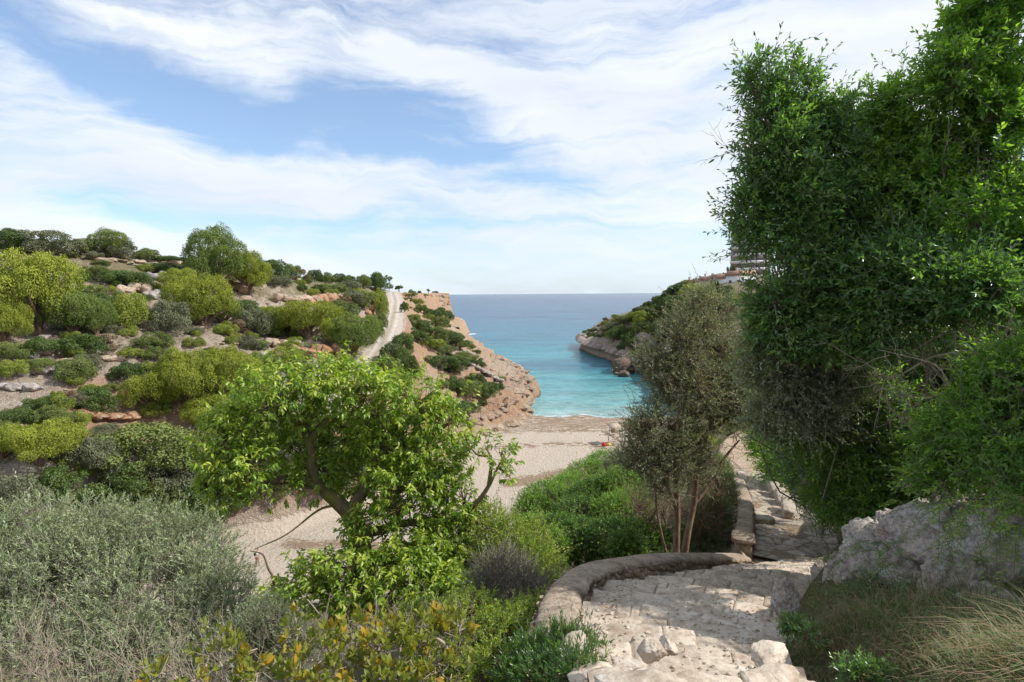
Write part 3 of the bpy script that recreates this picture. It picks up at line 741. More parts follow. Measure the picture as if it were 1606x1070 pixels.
# loose stones lying on the upper steps
def stone_at(x, y, z, r, seed, mat, name='stone', label=None, cat='stone', group=None, sc=(1, 1, .6), cuts=15, rz=0.0, sub_=5, rough=0.10, kind=None):
    V_, F_ = rock_geo(seed, sub_, np.array(sc)*r, cuts, rough)
    o = obj(name, make_mesh(name, V_, F_, mat, True, dict(tone=np.full(len(V_), (seed*0.37) % 1), dirt=np.zeros(len(V_)))), label=label, cat=cat, group=group, loc=(x, y, z))
    o.rotation_euler = (0, 0, rz)
    return o
for k, (px, py, Y, r, sc, lb) in enumerate([
        (1002, 1070, 2.55, .19, (1.2, .8, .24), 'flat pale limestone slab at the very front of the stairway'),
        (1205, 1066, 2.75, .17, (1.3, .7, .24), 'long pale stone at the front right corner of the stairway by the grass'),
        (925, 1056, 2.95, .13, (.8, 1.1, .5), 'brown stone at the left front edge of the stairs beside the weeds'), (905, 1012, 3.6, .12, (.7, 1.1, .8), 'grey brown stone closing the near end of the curved wall'),
        (1020, 1012, 2.85, .075, (1, .9, .8), 'small grey fist sized stone on the top step'),
        (1205, 1015, 3.2, .11, (1.3, .8, .35), 'pale rounded stone at the right end of the upper steps'),
        (1048, 1004, 3.0, .065, (1, .8, .6), 'small brown stone right of the grey one on the top step')]):
    p = pix(px, py, Y)
    stone_at(p[0], p[1], p[2]-0.03, r, 700+k, M_STEP, 'loose_stone', lb, 'stone', 'loose stones at the top of the stairs', sc, rz=k*0.8)

# ------------------------------------------------------------------ flagstones of the footpath
def path_frame(u):
    "centre, side vector and height at arc length u"
    P = PSM; s_ = PSS
    c = np.stack([np.interp(u, s_, P[:, k]) for k in range(3)], -1)
    c2 = np.stack([np.interp(u+0.05, s_, P[:, k]) for k in range(3)], -1)
    t_ = c2-c; t_[..., 2] = 0; t_ /= np.linalg.norm(t_, axis=-1, keepdims=True)
    return c, np.stack([t_[..., 1], -t_[..., 0], 0*t_[..., 0]], -1)
PSM = smooth_line(up0(PATHC), 10)
PSS = np.concatenate([[0], np.cumsum(np.linalg.norm(np.diff(PSM[:, :2], axis=0), axis=1))])
acc = Acc()
LN = 13.0
us = np.arange(-0.3, LN, 0.022); ts = np.linspace(-0.98, 1.02, 86)
UU, TT = np.meshgrid(us, ts, indexing='ij')
C_, Sd = path_frame(UU.ravel()); C_ = C_.reshape(*UU.shape, 3); Sd = Sd.reshape(*UU.shape, 3)
Pp = C_+Sd*TT[..., None]
# cells: jittered seeds, distance to the border between two stones
sx, sy = 0.46, 0.36
cu = UU/sx+0.25*fbm(UU*3, TT*3, seed=4); ct = TT/sy+0.25*fbm(UU*3, TT*3, seed=6)
iu, it = np.floor(cu).astype(int), np.floor(ct).astype(int)
d1 = np.full(UU.shape, 9.0); d2 = np.full(UU.shape, 9.0); cid = np.zeros(UU.shape)
for a in (-2, -1, 0, 1, 2):
    for b in (-2, -1, 0, 1, 2):
        ju, jt = iu+a, it+b
        hu = _hash(ju, jt, jt*0, 9); hv = _hash(ju, jt, jt*0, 19)
        dd_ = np.hypot((ju+hu-cu), (jt+hv-ct))
        cidn = _hash(ju, jt, jt*0, 29)
        m = dd_ < d1
        d2 = np.where(m, d1, np.minimum(d2, dd_)); cid = np.where(m, cidn, cid); d1 = np.where(m, dd_, d1)
e = (d2-d1)
stone_up = sstep(0.05, 0.20, e)
dirt = (np.abs(TT+0.75) < 0.0)
Zs = Pp[..., 2]+0.010+stone_up*(0.012+0.012*(cid-0.3))+0.006*fbm(UU*9, TT*9, seed=8, octs=3)
bare = fbm(UU*0.8, TT*1.3, seed=14, octs=3)+0.9*sstep(-0.45, -0.95, TT)*sstep(4.2, 1.5, UU)*1.5
bm = sstep(0.25, 0.45, bare-0.15*cid); Zs = Zs-0.012*bm
# a single step across the path
Zs = Zs-0.0*UU
Pp[..., 2] = Zs
n0, n1 = UU.shape; ii = np.arange(n0*n1).reshape(n0, n1)
F = np.stack([ii[:-1, :-1], ii[:-1, 1:], ii[1:, 1:], ii[1:, :-1]], -1).reshape(-1, 4)
fcid = stone_up.ravel()[F].min(1)*(bare.ravel()[F].max(1) < 0.45)

obj('flagstones', make_mesh('flagstones', Pp.reshape(-1, 3), F, M_FLAG, True, dict(tone=cid.ravel(), dirt=np.clip(np.maximum(1.05-1.2*stone_up, bm*1.1), 0, 1.1).ravel())), kind='structure')

# kerb stones on the right of the path, slab step across it
def block(name, c, size, rz, seed, mat, rough=0.05):
    "rounded hewn block"
    D, F_ = ICO[4]
    p = 5.0
    V_ = D/np.power((np.abs(D)**p).sum(1), 1/p)[:, None]
    n = fbm(V_[:, 0]*2+seed, V_[:, 1]*2, V_[:, 2]*2, seed=seed, octs=4)
    V_ = V_*(1+rough*n)[:, None]*np.array(size)/2
    o = obj(name, make_mesh(name, V_, F_, mat, True, dict(tone=np.full(len(V_), (seed*0.61) % 1))), loc=tuple(c)); o.rotation_euler = (0, 0, rz)
    return o
kl = ['first kerb block right of the footpath, nearest the slab step', 'second kerb block up the footpath, under the dark bush', 'third kerb block beside the footpath', 'farthest kerb block where the flagstones end']
for k, (px, py, Y) in enumerate([(1236, 792, 15.4), (1226, 779, 16.9), (1217, 768, 18.4), (1210, 760, 19.8)]):
    p = pix(px, py, Y); b = block('kerb_block', (p[0], p[1], p[2]-0.06), (0.34, 1.35, 0.34), -0.42+0.05*k, 31+k, M_FLAG, 0.06)
    tag(b, 'pale worn '+kl[k], 'kerb', 'kerb blocks along the footpath')
for k, (px, py, Y, w_) in enumerate([(1238, 817, 14.4, 1.1), (1192, 808, 14.3, .7)]):
    p = pix(px, py, Y); b = block('slab_step', (p[0], p[1], p[2]-0.11), (w_, 0.36, 0.16), -0.12, 41+k, M_FLAG, 0.05)
    tag(b, ['long flat pale slab laid across the right half of the footpath', 'short flat slab laid across the left half of the footpath'][k], 'slab', 'slabs across the footpath')

# ------------------------------------------------------------------ low walls: rounded coping on rubble masonry
def wall(name, pts, r, depth_in, label, cat='wall', pillar=None, group=None):
    P = smooth_line([(x, y, z+ZC) for x, y, z in pts], 22)
    s_ = np.concatenate([[0], np.cumsum(np.linalg.norm(np.diff(P, axis=0), axis=1))])
    n = int(s_[-1]/0.022); u = np.linspace(0, s_[-1], n)
    C = np.stack([np.interp(u, s_, P[:, k]) for k in range(3)], -1)
    for k in range(3):
        C[:, k] = np.convolve(np.pad(C[:, k], 12, mode='edge'), np.ones(25)/25, 'valid')
    T = np.gradient(C, axis=0); T[:, 2] = 0; T /= np.linalg.norm(T, axis=1, keepdims=True)
    Sx = np.stack([T[:, 1], -T[:, 0], 0*T[:, 0]], -1)
    base = C[0].copy(); base[2] -= 0.4
    root = empty(name, base, label, cat, group)
    # coping: half-round roll, slightly overhanging
    th = np.linspace(-0.56*math.pi, 0.56*math.pi, 30)
    wv = 1+0.07*fbm(u*1.5, u*0, seed=3, octs=3)
    U2, T2 = np.meshgrid(u, th, indexing='ij')
    R2_ = r*wv[:, None]*(1+0.06*fbm(U2*5, T2*2.2, seed=13, octs=5, gain=.6)+0.035*fbm(U2*30, T2*8, seed=15, octs=3)-0.06*(fbm(U2*2.0, T2*1.2, seed=19, octs=3) > 0.42))
    V_ = C[:, None]+Sx[:, None]*(np.sign(np.sin(T2))*np.abs(np.sin(T2))**0.72*R2_*1.14)[..., None]+np.array([0, 0, 1.0])*((np.sign(np.cos(T2))*np.abs(np.cos(T2))**0.75-0.98)*R2_*0.50)[..., None]
    n0, n1 = U2.shape; ii = np.arange(n0*n1).reshape(n0, n1)
    F_ = np.stack([ii[:-1, :-1], ii[:-1, 1:], ii[1:, 1:], ii[1:, :-1]], -1).reshape(-1, 4)
    caps = []
    obj('coping', make_mesh('coping', V_.reshape(-1, 3)-base, F_, M_COPE, True, dict(tone=np.full(n0*n1, .5))), root)
    # masonry: body with stones pushed out between deep joints, both faces and the two ends
    prof = [(-1, 0.0), (-1, -1), (1, -1), (1, 0)]
    A2_ = Acc()
    for side, dep in ((1, depth_in), (-1, depth_in+1.5)):
        hh = np.arange(0, dep, 0.022); UU_, HH = np.meshgrid(u, hh, indexing='ij')
        cu_, ch = UU_/0.15, HH/0.105+0.4*np.sin(UU_*3)
        iu_, ih = np.floor(cu_).astype(int), np.floor(ch).astype(int)
        e1 = np.full(UU_.shape, 9.0); e2 = e1.copy(); ci = np.zeros(UU_.shape)
        for a in (-1, 0, 1):
            for b in (-1, 0, 1):
                ju, jh = iu_+a, ih+b
                q = np.hypot(ju+_hash(ju, jh, jh*0, 3+side)*0.9-cu_, jh+_hash(ju, jh, jh*0, 33)*0.8-ch)
                m = q < e1; e2 = np.where(m, e1, np.minimum(e2, q)); ci = np.where(m, _hash(ju, jh, jh*0, 71), ci); e1 = np.where(m, q, e1)
        bulge = sstep(0.02, 0.38, e2-e1)
        out = r*0.93+bulge*(0.055+0.035*ci)+0.012*fbm(UU_*20, HH*20, seed=6, octs=3)
        V_ = C[:, None]+Sx[:, None]*(side*out)[..., None]-np.array([0, 0, 1.0])*(HH+r*0.42)[..., None]
        n0, n1 = UU_.shape; ii = np.arange(n0*n1).reshape(n0, n1)
        F_ = np.stack([ii[:-1, :-1], ii[:-1, 1:], ii[1:, 1:], ii[1:, :-1]], -1).reshape(-1, 4)
        A2_.add(V_.reshape(-1, 3)-base, F_, ci.ravel())
    obj('masonry', A2_.mesh('masonry', M_MASON), root)
    for e_ in (0, -1):                                    # rough rounded ends
        V_, F_ = rock_geo(61+e_, 4, (r*1.12, r*0.8, 0.42), 7, 0.05)
        o = obj('end_stone', make_mesh('end_stone', V_, F_, M_COPE, True, dict(tone=np.full(len(V_), .4))), root, loc=tuple(C[e_]-base-np.array([0, 0, 0.42])))
        o.rotation_euler = (0, 0, math.atan2(T[e_, 1], T[e_, 0])-math.pi/2)
    return root, C
WALL1 = [conv(p) for p in [(.95, 2.9, -2.25), (.58, 3.35, -2.3), (.29, 3.7, -2.32), (.37, 4.4, -2.56), (.42, 5.1, -2.80), (.62, 6.0, -3.04), (1.0, 6.9, -3.30), (1.6, 7.75, -3.62), (2.35, 8.7, -4.0), (3.3, 9.8, -4.5), (4.5, 11.05, -5.08)]]
wall('stair_wall', [conv((.42, 3.75, -2.42))]+WALL1[3:], 0.17, 0.55, 'low curving rubble stone wall with rounded mortar coping beside the stairs')
wall('path_wall', [conv(p) for p in [(4.78, 11.75, -4.98), (5.5, 13.4, -5.22), (6.3, 15.4, -5.55), (7.2, 17.9, -6.05), (8.0, 20.1, -6.5)]], 0.165, 0.42, 'straight low stone wall with rounded coping running away beside the flagstone path')
wall('lower_wall', [conv(p) for p in [(8.0, 20.6, -6.95), (8.7, 22.8, -7.3), (9.7, 25.5, -7.7), (11.3, 30, -8.4)]], 0.17, 0.5, 'grey low wall in the gap beyond the end of the path wall')
_pp = conv((4.62, 11.4, -5.62))
pl = empty('wall_pillar', (_pp[0], 11.4, ZC+_pp[2]-.02), 'square stone pillar joining the curved stair wall and the straight path wall', 'pillar')
for nm_, sz, zz, sd_ in (('shaft', (0.36, 0.42, 0.78), 0.36, 51), ('cap_slab', (0.46, 0.50, 0.12), 0.80, 52)):
    b = block(nm_, (0, 0, zz), sz, -0.35, sd_, M_COPE if nm_ == 'cap_slab' else M_MASON, 0.07); b.parent = pl

# ------------------------------------------------------------------ rocks by the stairs and on the slopes
def rock_px(px, py, Y, size, seed, mat, label, name='rock', group=None, sc=(1, 1, 1), rz=0, cuts=9, rough=0.08, sub_=5, dz=0):
    p = pix(px, py, Y)
    V_, F_ = rock_geo(seed, 6, np.array(sc)*size, cuts, rough, ns=1.7, crack=.055)
    o = obj(name, make_mesh(name, V_, F_, mat, True, dict(tone=np.full(len(V_), 0.5))), label=label, cat='rock', group=group, loc=(p[0], p[1], p[2]+dz))
    o.rotation_euler = (0.1*math.sin(seed), 0.12*math.cos(seed), rz)
    return o
G = 'limestone outcrops on the bank right of the stairs'
rock_px(1565, 905, 4.7, .56, 801, M_ROCKW, 'large white and pink outcrop rock at the right edge above the grass', 'outcrop_rock', G, (1.0, .8, .95), 0.3, sub_=6, rough=.12)
rock_px(1480, 865, 5.1, .50, 802, M_ROCKW, 'broad pinkish outcrop rock under the arching green sprays', 'outcrop_rock', G, (1.0, .9, .72), 1.1, sub_=6, rough=.12)
rock_px(1390, 872, 5.6, .52, 806, M_ROCKW, 'sloping white outcrop rock in the middle of the bank above the grass', 'outcrop_rock', G, (1.15, .8, .70), 0.5, sub_=6, rough=.11)
rock_px(1335, 912, 5.9, .27, 804, M_ROCKW, 'narrow white outcrop rock at the left end of the bank', 'outcrop_rock', G, (.9, .8, .9), 0.2, rough=.1)
rock_px(1232, 948, 5.2, .16, 805, M_ROCKW, 'small upright white stone at the right edge of the lower steps', 'outcrop_rock', G, (.6, .7, 1.5), 0.6)
rock_px(1290, 905, 6.6, .17, 807, M_ROCKW, 'grey white stone half hidden in dry grass beside the steps', 'outcrop_rock', G, (.8, .7, 1.1), 0.9)

r = np.random.default_rng(77)
for k, (px, py, Y, sz, sc, lb) in enumerate([
    (1425, 905, 4.9, .26, (1.1, .8, .8), 'jagged pale rock half sunk in grass below the middle outcrop'), (1500, 930, 4.35, .30, (.8, .8, 1.1), 'steep white rock tongue running down into the grass'), (1575, 960, 4.0, .30, (1, .8, .7), 'low pinkish rock at the right edge in the grass'),
    (1530, 820, 5.3, .34, (1.1, .9, .7), 'upper white rock under the fern like sprays'), (1440, 815, 5.9, .30, (1.2, .8, .6), 'grey pink rock at the top of the bank in shade'), (1350, 850, 6.2, .24, (1, .8, .8), 'cracked white rock at the upper left of the bank'),
    (1330, 890, 5.9, .17, (1, .8, .9), 'small cracked rock beside the narrow white one'), (1600, 820, 4.9, .34, (.9, .9, .8), 'rusty stained rock at the right edge under the sprays'), (1395, 835, 5.8, .22, (1.2, .7, .9), 'sharp edged pale rock between the two sloping ones')]):
    rock_px(px, py, Y, sz, 830+k, M_ROCKW, lb, 'outcrop_rock', G, sc, r.uniform(0, 3), cuts=12, rough=.15)
# ------------------------------------------------------------------ foliage
def unit(a): return a/np.maximum(np.linalg.norm(a, axis=-1, keepdims=True), 1e-9)
def leaves(base, D, N, L, Wd, rnd, tip, fold=0.25, fat=0.45, big=False, curl=0.15):
    "leaf blades: base (n,3), direction, face normal, length, width -> V, F, attributes"
    D = unit(D); Sx = unit(np.cross(D, N)); N = np.cross(Sx, D)
    n = len(base); L = (L*np.ones(n))[:, None]; Wd = (Wd*np.ones(n))[:, None]
    if not big:
        V = np.empty((n, 4, 3))
        V[:, 0] = base; V[:, 2] = base+D*L-N*L*curl
        mid = base+D*L*fat
        V[:, 1] = mid+Sx*Wd*.5+N*Wd*fold*.5; V[:, 3] = mid-Sx*Wd*.5+N*Wd*fold*.5
        b = (np.arange(n)*4)[:, None]
        F = np.concatenate([b+[[0, 1, 2]], b+[[0, 2, 3]]]); k = 4
    else:
        k = 8; V = np.empty((n, 8, 3))
        V[:, 0] = base; V[:, 7] = base+D*L-N*L*curl*1.6
        for q, (t, w_) in enumerate(((.30, .85), (.66, .80))):
            c = base+D*L*t-N*L*curl*1.6*t*t
            V[:, 1+3*q] = c+Sx*Wd*.5*w_+N*Wd*fold*.5; V[:, 2+3*q] = c; V[:, 3+3*q] = c-Sx*Wd*.5*w_+N*Wd*fold*.5
        b = (np.arange(n)*8)[:, None]
        F = np.concatenate([b+[t] for t in ([0, 1, 2], [0, 2, 3], [1, 4, 5], [1, 5, 2], [2, 5, 6], [2, 6, 3], [4, 7, 5], [5, 7, 6])])
    return V.reshape(-1, 3), F, np.repeat(rnd, k), np.repeat(tip, k)
def rdirs(rng, n, up=0.0):
    d = rng.normal(size=(n, 3)); d[:, 2] += up; return unit(d)

def shoots(rng, p0, D, l, M, L, W, ang=0.9, droop=0.0, upn=0.6, twr=0.0025, tipfrac=0.3, bend=0.0, fold=.25, big=False, fat=.45, curl=.12, tmin=0.08, rr=None):
    "leafy twigs from points p0 along D; returns leaf and twig geometry"
    n = len(p0); l = l*np.ones(n)
    t = np.tile(np.linspace(tmin, 1.0, M), n); t = np.clip(t+rng.uniform(-.04, .04, n*M), 0, 1)
    i = np.repeat(np.arange(n), M)
    ref = unit(np.cross(D, rdirs(rng, n))); ref2 = np.cross(D, ref)
    pos = p0[i]+D[i]*(l[i]*t)[:, None]; pos[:, 2] += bend*l[i]*t*t
    phi = np.tile(np.arange(M)*2.4, n)+np.repeat(rng.uniform(0, 6.3, n), M)
    rad_ = ref[i]*np.cos(phi)[:, None]+ref2[i]*np.sin(phi)[:, None]
    a = ang*(1-0.45*t)*rng.uniform(.7, 1.2, n*M)
    ld = D[i]*np.cos(a)[:, None]+rad_*np.sin(a)[:, None]; ld[:, 2] -= droop*rng.uniform(.4, 1.3, n*M)
    N = unit(rdirs(rng, n*M)*(1-upn)+np.array([0, 0, 1.0])*upn+rad_*0.15)
    tw = (rng.random(n) < tipfrac)*rng.uniform(.4, 1, n)
    tip = np.clip(tw[i]*sstep(.25, 1, t), 0, 1)
    base_r = (rng.random(n) if rr is None else rr)
    rnd = np.clip(base_r[i]*0.6+rng.random(n*M)*0.4, 0, 1)
    LL = L*rng.uniform(.7, 1.15, n*M)*(0.75+0.35*np.sin(t*2.6))
    V, F, r_, tp = leaves(pos, ld, N, LL, W/L*LL, rnd, tip, fold, fat, big, curl)
    e = p0+D*l[:, None]; e[:, 2] += bend*l
    m = p0+D*(l*.5)[:, None]; m[:, 2] += bend*l*.25
    return V, F, r_, tp, (np.concatenate([p0, m]), np.concatenate([m, e]), twr)

def blob_points(rng, blobs, n, inner=0.45, skip=True, upb=0.15, power=0.5):
    B = np.array(blobs, float); C = B[:, :3]; R = B[:, 3:6]
    wgt = (R[:, 0]*R[:, 1]+R[:, 1]*R[:, 2]+R[:, 0]*R[:, 2])
    if B.shape[1] > 6: wgt = wgt*B[:, 6]
    i = rng.choice(len(B), n, p=wgt/wgt.sum())
    d = rdirs(rng, n, upb)
    f = inner+(1-inner)*rng.random(n)**power
    p = C[i]+d*R[i]*f[:, None]
    # lumpy outline
    p += d*R[i]*(0.20*fbm(p[:, 0]*2.2/np.mean(R), p[:, 1]*2.2/np.mean(R), p[:, 2]*2.2/np.mean(R), seed=int(rng.integers(999)), octs=3))[:, None]
    return p, unit(d/R[i]), i
def px_blobs(L):
    "(px, py, radius_px, Y[, ry_px[, depth_m[, weight]]])"
    out = []
    for b in L:
        px, py, r, Y = b[:4]; ry = b[4] if len(b) > 4 and b[4] else r; m = Y/FPX
        dp = b[5] if len(b) > 5 and b[5] else r*m*0.9
        c = pix(px, py, Y); out.append((c[0], c[1], c[2], r*m, dp, ry*m, b[6] if len(b) > 6 else 1.0))
    return out
def branches(acc, rng, root, blobs, nodes=5, r0=0.05, wig=0.10, k=6, starts=None):
    "limbs from the root to each blob, then to nodes inside it; returns the nodes"
    B = np.array(blobs); nd = []
    for b in B:
        c = b[:3]
        if starts is not None: root = starts[np.argmin(((starts-c)**2).sum(1)+0.0)]
        d = c-root; Ln = np.linalg.norm(d)
        t = np.linspace(0, 1, 9)[:, None]
        P = root+d*t; P = P+wig*Ln*np.sin(t*math.pi)*rng.normal(size=3)[None]*0.6+0.03*Ln*rng.normal(size=(9, 3))*np.sin(t*math.pi)
        P[:, 2] += -0.10*Ln*np.sin(t[:, 0]*math.pi)
        acc.add(*tube(P, r0*(1-0.65*t[:, 0]), k)); nd.append(c)
        for q in range(nodes):
            e = c+unit(rng.normal(size=3))*b[3:6]*rng.uniform(.35, .75); s = P[rng.integers(5, 9)]
            m = (s+e)/2+rng.normal(size=3)*0.06*Ln*0.6
            acc.add(*tube(np.array([s, (s+m)/2, m, (m+e)/2, e]), np.array([.4, .33, .27, .2, .12])*r0, 5)); nd.append(e)
    return np.array(nd)
def plant(name, label, cat, base, blobs, ntw, twl, M, L, W, lmat, bmat, seed, group=None, root=None, nodes=4, r0=0.03, out=0.7, up=0.35, rnd=0.6, inner=0.45,
          limbs=None, twr=0.0025, link=0.6, holes=0.0, hf=1.6, long=0.05, crown='foliage', wood='stems', **kw):
    rng = np.random.default_rng(seed)
    base = np.array(base, float); e = empty(name, base, label, cat, group)
    wood_acc = Acc()
    st_ = None
    if limbs and name in ('broadleaf_tree', 'wild_olive_tree'): st_ = np.concatenate([smooth_line(P, 6)[6:] for P, r in limbs])
    nd = branches(wood_acc, rng, base if root is None else np.array(root, float), blobs, nodes, r0, starts=st_) if nodes >= 0 else None
    if limbs:
        for (P, r) in limbs:
            P = smooth_line(P, 6); rr_ = np.interp(np.linspace(0, 1, len(P)), np.linspace(0, 1, len(r)), r)
            rr_ = rr_*(1+0.10*fbm(np.arange(len(P))*0.45, np.arange(len(P))*0.0, seed=seed, octs=2))
            wood_acc.add(*tube(P, rr_, 10))
    p0, o, bi = blob_points(rng, blobs, ntw, inner)
    if holes:
        hn = fbm(p0[:, 0]*hf, p0[:, 1]*hf, p0[:, 2]*hf, seed=seed+3, octs=2)
        kk = hn > -0.62+holes*0.6+0.12*rng.normal(size=len(p0)); p0, o, bi = p0[kk], o[kk], bi[kk]
    n = len(p0)
    D = unit(o*out+np.array([0, 0, up])+rng.normal(size=(n, 3))*rnd*0.6)
    cl = fbm(p0[:, 0]*1.3, p0[:, 1]*1.3, p0[:, 2]*1.3, seed=seed+1, octs=2)*0.5+0.5
    V, F, r_, tp, tw = shoots(rng, p0, D, twl*rng.uniform(.55, 1.3, n)*(1+1.3*(rng.random(n) < long)), M, L, W, twr=twr, rr=np.clip(cl*0.7+rng.random(n)*.45, 0, 1), **kw)
    obj(crown, make_mesh(crown, V-base, F, lmat, False, dict(rnd=r_, tip=tp)), e)
    a, b, r = tw
    TV, TF = prisms(a, b, r, r*0.7); wood_acc.add(TV, TF)
    if nd is not None and link > 0:
        s = rng.random(n) < link; q = p0[s]
        j = np.argmin(((q[:, None]-nd[None])**2).sum(2), axis=1) if len(nd)*len(q) < 4e6 else rng.integers(0, len(nd), len(q))
        mid = (q+nd[j])/2+rng.normal(size=q.shape)*0.03
        A1, A1f = prisms(nd[j], mid, r*2.6, r*2); wood_acc.add(A1, A1f); A1, A1f = prisms(mid, q, r*2, r*1.1); wood_acc.add(A1, A1f)
    w_ = wood_acc
    w_.v = [v-base for v in w_.v]
    obj(wood, w_.mesh(wood, bmat, True, 'tone'), e)
    return e

L_BROAD = leaf_material('broad_leaf', (0.13, 0.24, 0.030), (0.31, 0.43, 0.050), (0.50, 0.56, 0.085), 0.42, 0.36, 0.45)
L_YEL = leaf_material('yellow_green_leaf', (0.17, 0.27, 0.035), (0.31, 0.40, 0.06), (0.42, 0.47, 0.09), 0.38)
L_SILVER = leaf_material('silvery_leaf', (0.17, 0.23, 0.095), (0.33, 0.40, 0.19), (0.50, 0.55, 0.32), 0.25, 0.5, 0.35, under=(0.30, 0.33, 0.24))
L_OLIVE = leaf_material('wild_olive_leaf', (0.17, 0.21, 0.125), (0.33, 0.375, 0.235), (0.56, 0.59, 0.42), 0.38, 0.42, 0.45, under=(0.22, 0.235, 0.165))
L_MASTIC = leaf_material('mastic_leaf', (0.050, 0.13, 0.020), (0.115, 0.235, 0.038), (0.20, 0.34, 0.05), 0.32, 0.4, 0.4)
L_MASTICD = leaf_material('dark_mastic_leaf', (0.070, 0.155, 0.055), (0.150, 0.270, 0.085), (0.29, 0.48, 0.10), 0.45, 0.26, 0.6)
L_MASTICB = leaf_material('bright_mastic_leaf', (0.10, 0.22, 0.045), (0.22, 0.385, 0.065), (0.40, 0.60, 0.09), 0.5, 0.36, 0.45)
L_FIG = leaf_material('autumn_leaf', (0.15, 0.20, 0.035), (0.30, 0.29, 0.045), (0.52, 0.30, 0.03), 0.35, 0.5, 0.3)
L_PINE = leaf_material('pine_needles', (0.16, 0.20, 0.032), (0.34, 0.38, 0.052), (0.46, 0.47, 0.07), 0.22, 0.6, 0.2, 0.35)
L_PINEG = leaf_material('green_pine_needles', (0.095, 0.145, 0.036), (0.20, 0.255, 0.062), (0.32, 0.36, 0.085), 0.2, 0.6, 0.2, 0.3)
L_MAQ = leaf_material('maquis_leaf', (0.095, 0.13, 0.036), (0.20, 0.24, 0.066), (0.28, 0.31, 0.09), 0.2, 0.5, 0.25, 0.5)
L_MAQG = leaf_material('grey_maquis_leaf', (0.12, 0.135, 0.075), (0.215, 0.225, 0.135), (0.26, 0.27, 0.17), 0.2, 0.6, 0.2, 0.4)
L_MAQD = leaf_material('dark_maquis_leaf', (0.050, 0.090, 0.022), (0.115, 0.175, 0.040), (0.18, 0.235, 0.055), 0.2, 0.45, 0.3, 0.4)
L_MAQY = leaf_material('fresh_maquis_leaf', (0.15, 0.20, 0.034), (0.31, 0.35, 0.060), (0.40, 0.42, 0.08), 0.25, 0.5, 0.25, 0.4)
L_DRY = leaf_material('dry_leaf', (0.19, 0.135, 0.085), (0.34, 0.26, 0.18), None, 0.15, 0.8, 0.1, 0.3)
B_GREY = bark_material('grey_bark', (0.20, 0.17, 0.135), (0.34, 0.30, 0.25))
B_BROWN = bark_material('brown_bark', (0.13, 0.085, 0.055), (0.27, 0.19, 0.13))
B_MOSS = bark_material('lichen_bark', (0.10, 0.075, 0.04), (0.21, 0.16, 0.09), 1.0, (0.20, 0.19, 0.035))
B_DRY = bark_material('dry_twig', (0.27, 0.215, 0.155), (0.42, 0.36, 0.28))

# ---- prototypes for the far slopes, one unit wide and high
def lump_crown(seed, n, size, lumps, elong=1.6, flat=0.75, cover=0.9, hmin=0.15, spread=0.8, top=0.98, dome=True):
    r = np.random.default_rng(seed)
    B = []
    for k in range(lumps):
        a = r.uniform(0, 6.283); q = math.sqrt(r.random())*spread
        ztop = (1-q*q)**0.5 if dome else 1.0
        rad = r.uniform(.10, .33)*(1.0-0.2*q)
        z = hmin+(top-hmin-rad*flat)*ztop*r.uniform(.35, 1.0)
        B.append((math.cos(a)*q*(1-rad*.6), math.sin(a)*q*(1-rad*.6), max(z, hmin+rad*.3), rad, rad, rad*flat))
    B = np.array(B); w_ = B[:, 3]**2; i = r.choice(lumps, n*2, p=w_/w_.sum())
    d = rdirs(r, n*2, 0.35); f = 0.66+0.42*r.random(n*2)**0.8
    p = B[i, :3]+d*B[i, 3:6]*f[:, None]
    dd = (((p[:, None]-B[None, :, :3])/B[None, :, 3:6])**2).sum(2); dd[np.arange(n*2), i] = 9
    keep = (dd.min(1) > 0.5) & (p[:, 2] > 0.02); p, d, i = p[keep][:n], d[keep][:n], i[keep][:n]
    p = p+d*0.06*fbm(p[:, 0]*9, p[:, 1]*9, p[:, 2]*9, seed=seed, octs=2)[:, None]
    m = len(p)
    N = unit(d*0.75+r.normal(size=(m, 3))*0.42)
    D = unit(np.cross(N, r.normal(size=(m, 3)))+d*0.5)
    lump_r = r.random(lumps)[i]
    rnd = np.clip(0.45*lump_r+0.45*r.random(m)+0.1, 0, 1)
    tip = np.clip((d[:, 2]-0.2)*0.7, 0, 1)*(r.random(m) < 0.6)*0.7*(0.4+0.6*lump_r)  # top light put into the colour: leaves facing up are lighter
    V, F, r_, tp = leaves(p-D*size*.5, D, N, size*r.uniform(.6, 1.3, m), size/elong*r.uniform(.7, 1.2, m), rnd, tip, 0.1)
    return V, F, r_, tp, B
PROTO = {}
def proto(key, name, lmat, bmat, seed, n, size, lumps, trunk=0.05, cat=None, **kw):
    out = []
    V, F, r_, tp, B = lump_crown(seed, n, size, lumps, **kw)
    e = bpy.data.objects.new(name, None)
    me = make_mesh('crown', V, F, lmat, False, dict(rnd=r_, tip=tp))
    a = Acc(); r = np.random.default_rng(seed+9)
    for b in B[:: (3 if trunk > 0.03 else 4)]:
        P = np.array([[0, 0, -0.12], [b[0]*.15, b[1]*.15, b[2]*.35], [b[0]*.6, b[1]*.6, b[2]*.75], b[:3]])+r.normal(size=(4, 3))*0.015
        P[0] = (0, 0, -0.15)
        a.add(*tube(smooth_line(P, 3), np.linspace(trunk, trunk*.22, 10), 5))
    wm = a.mesh('trunk', bmat)
    PROTO[key] = (name, me, wm, cat or name.replace('_', ' '))
PN = {}
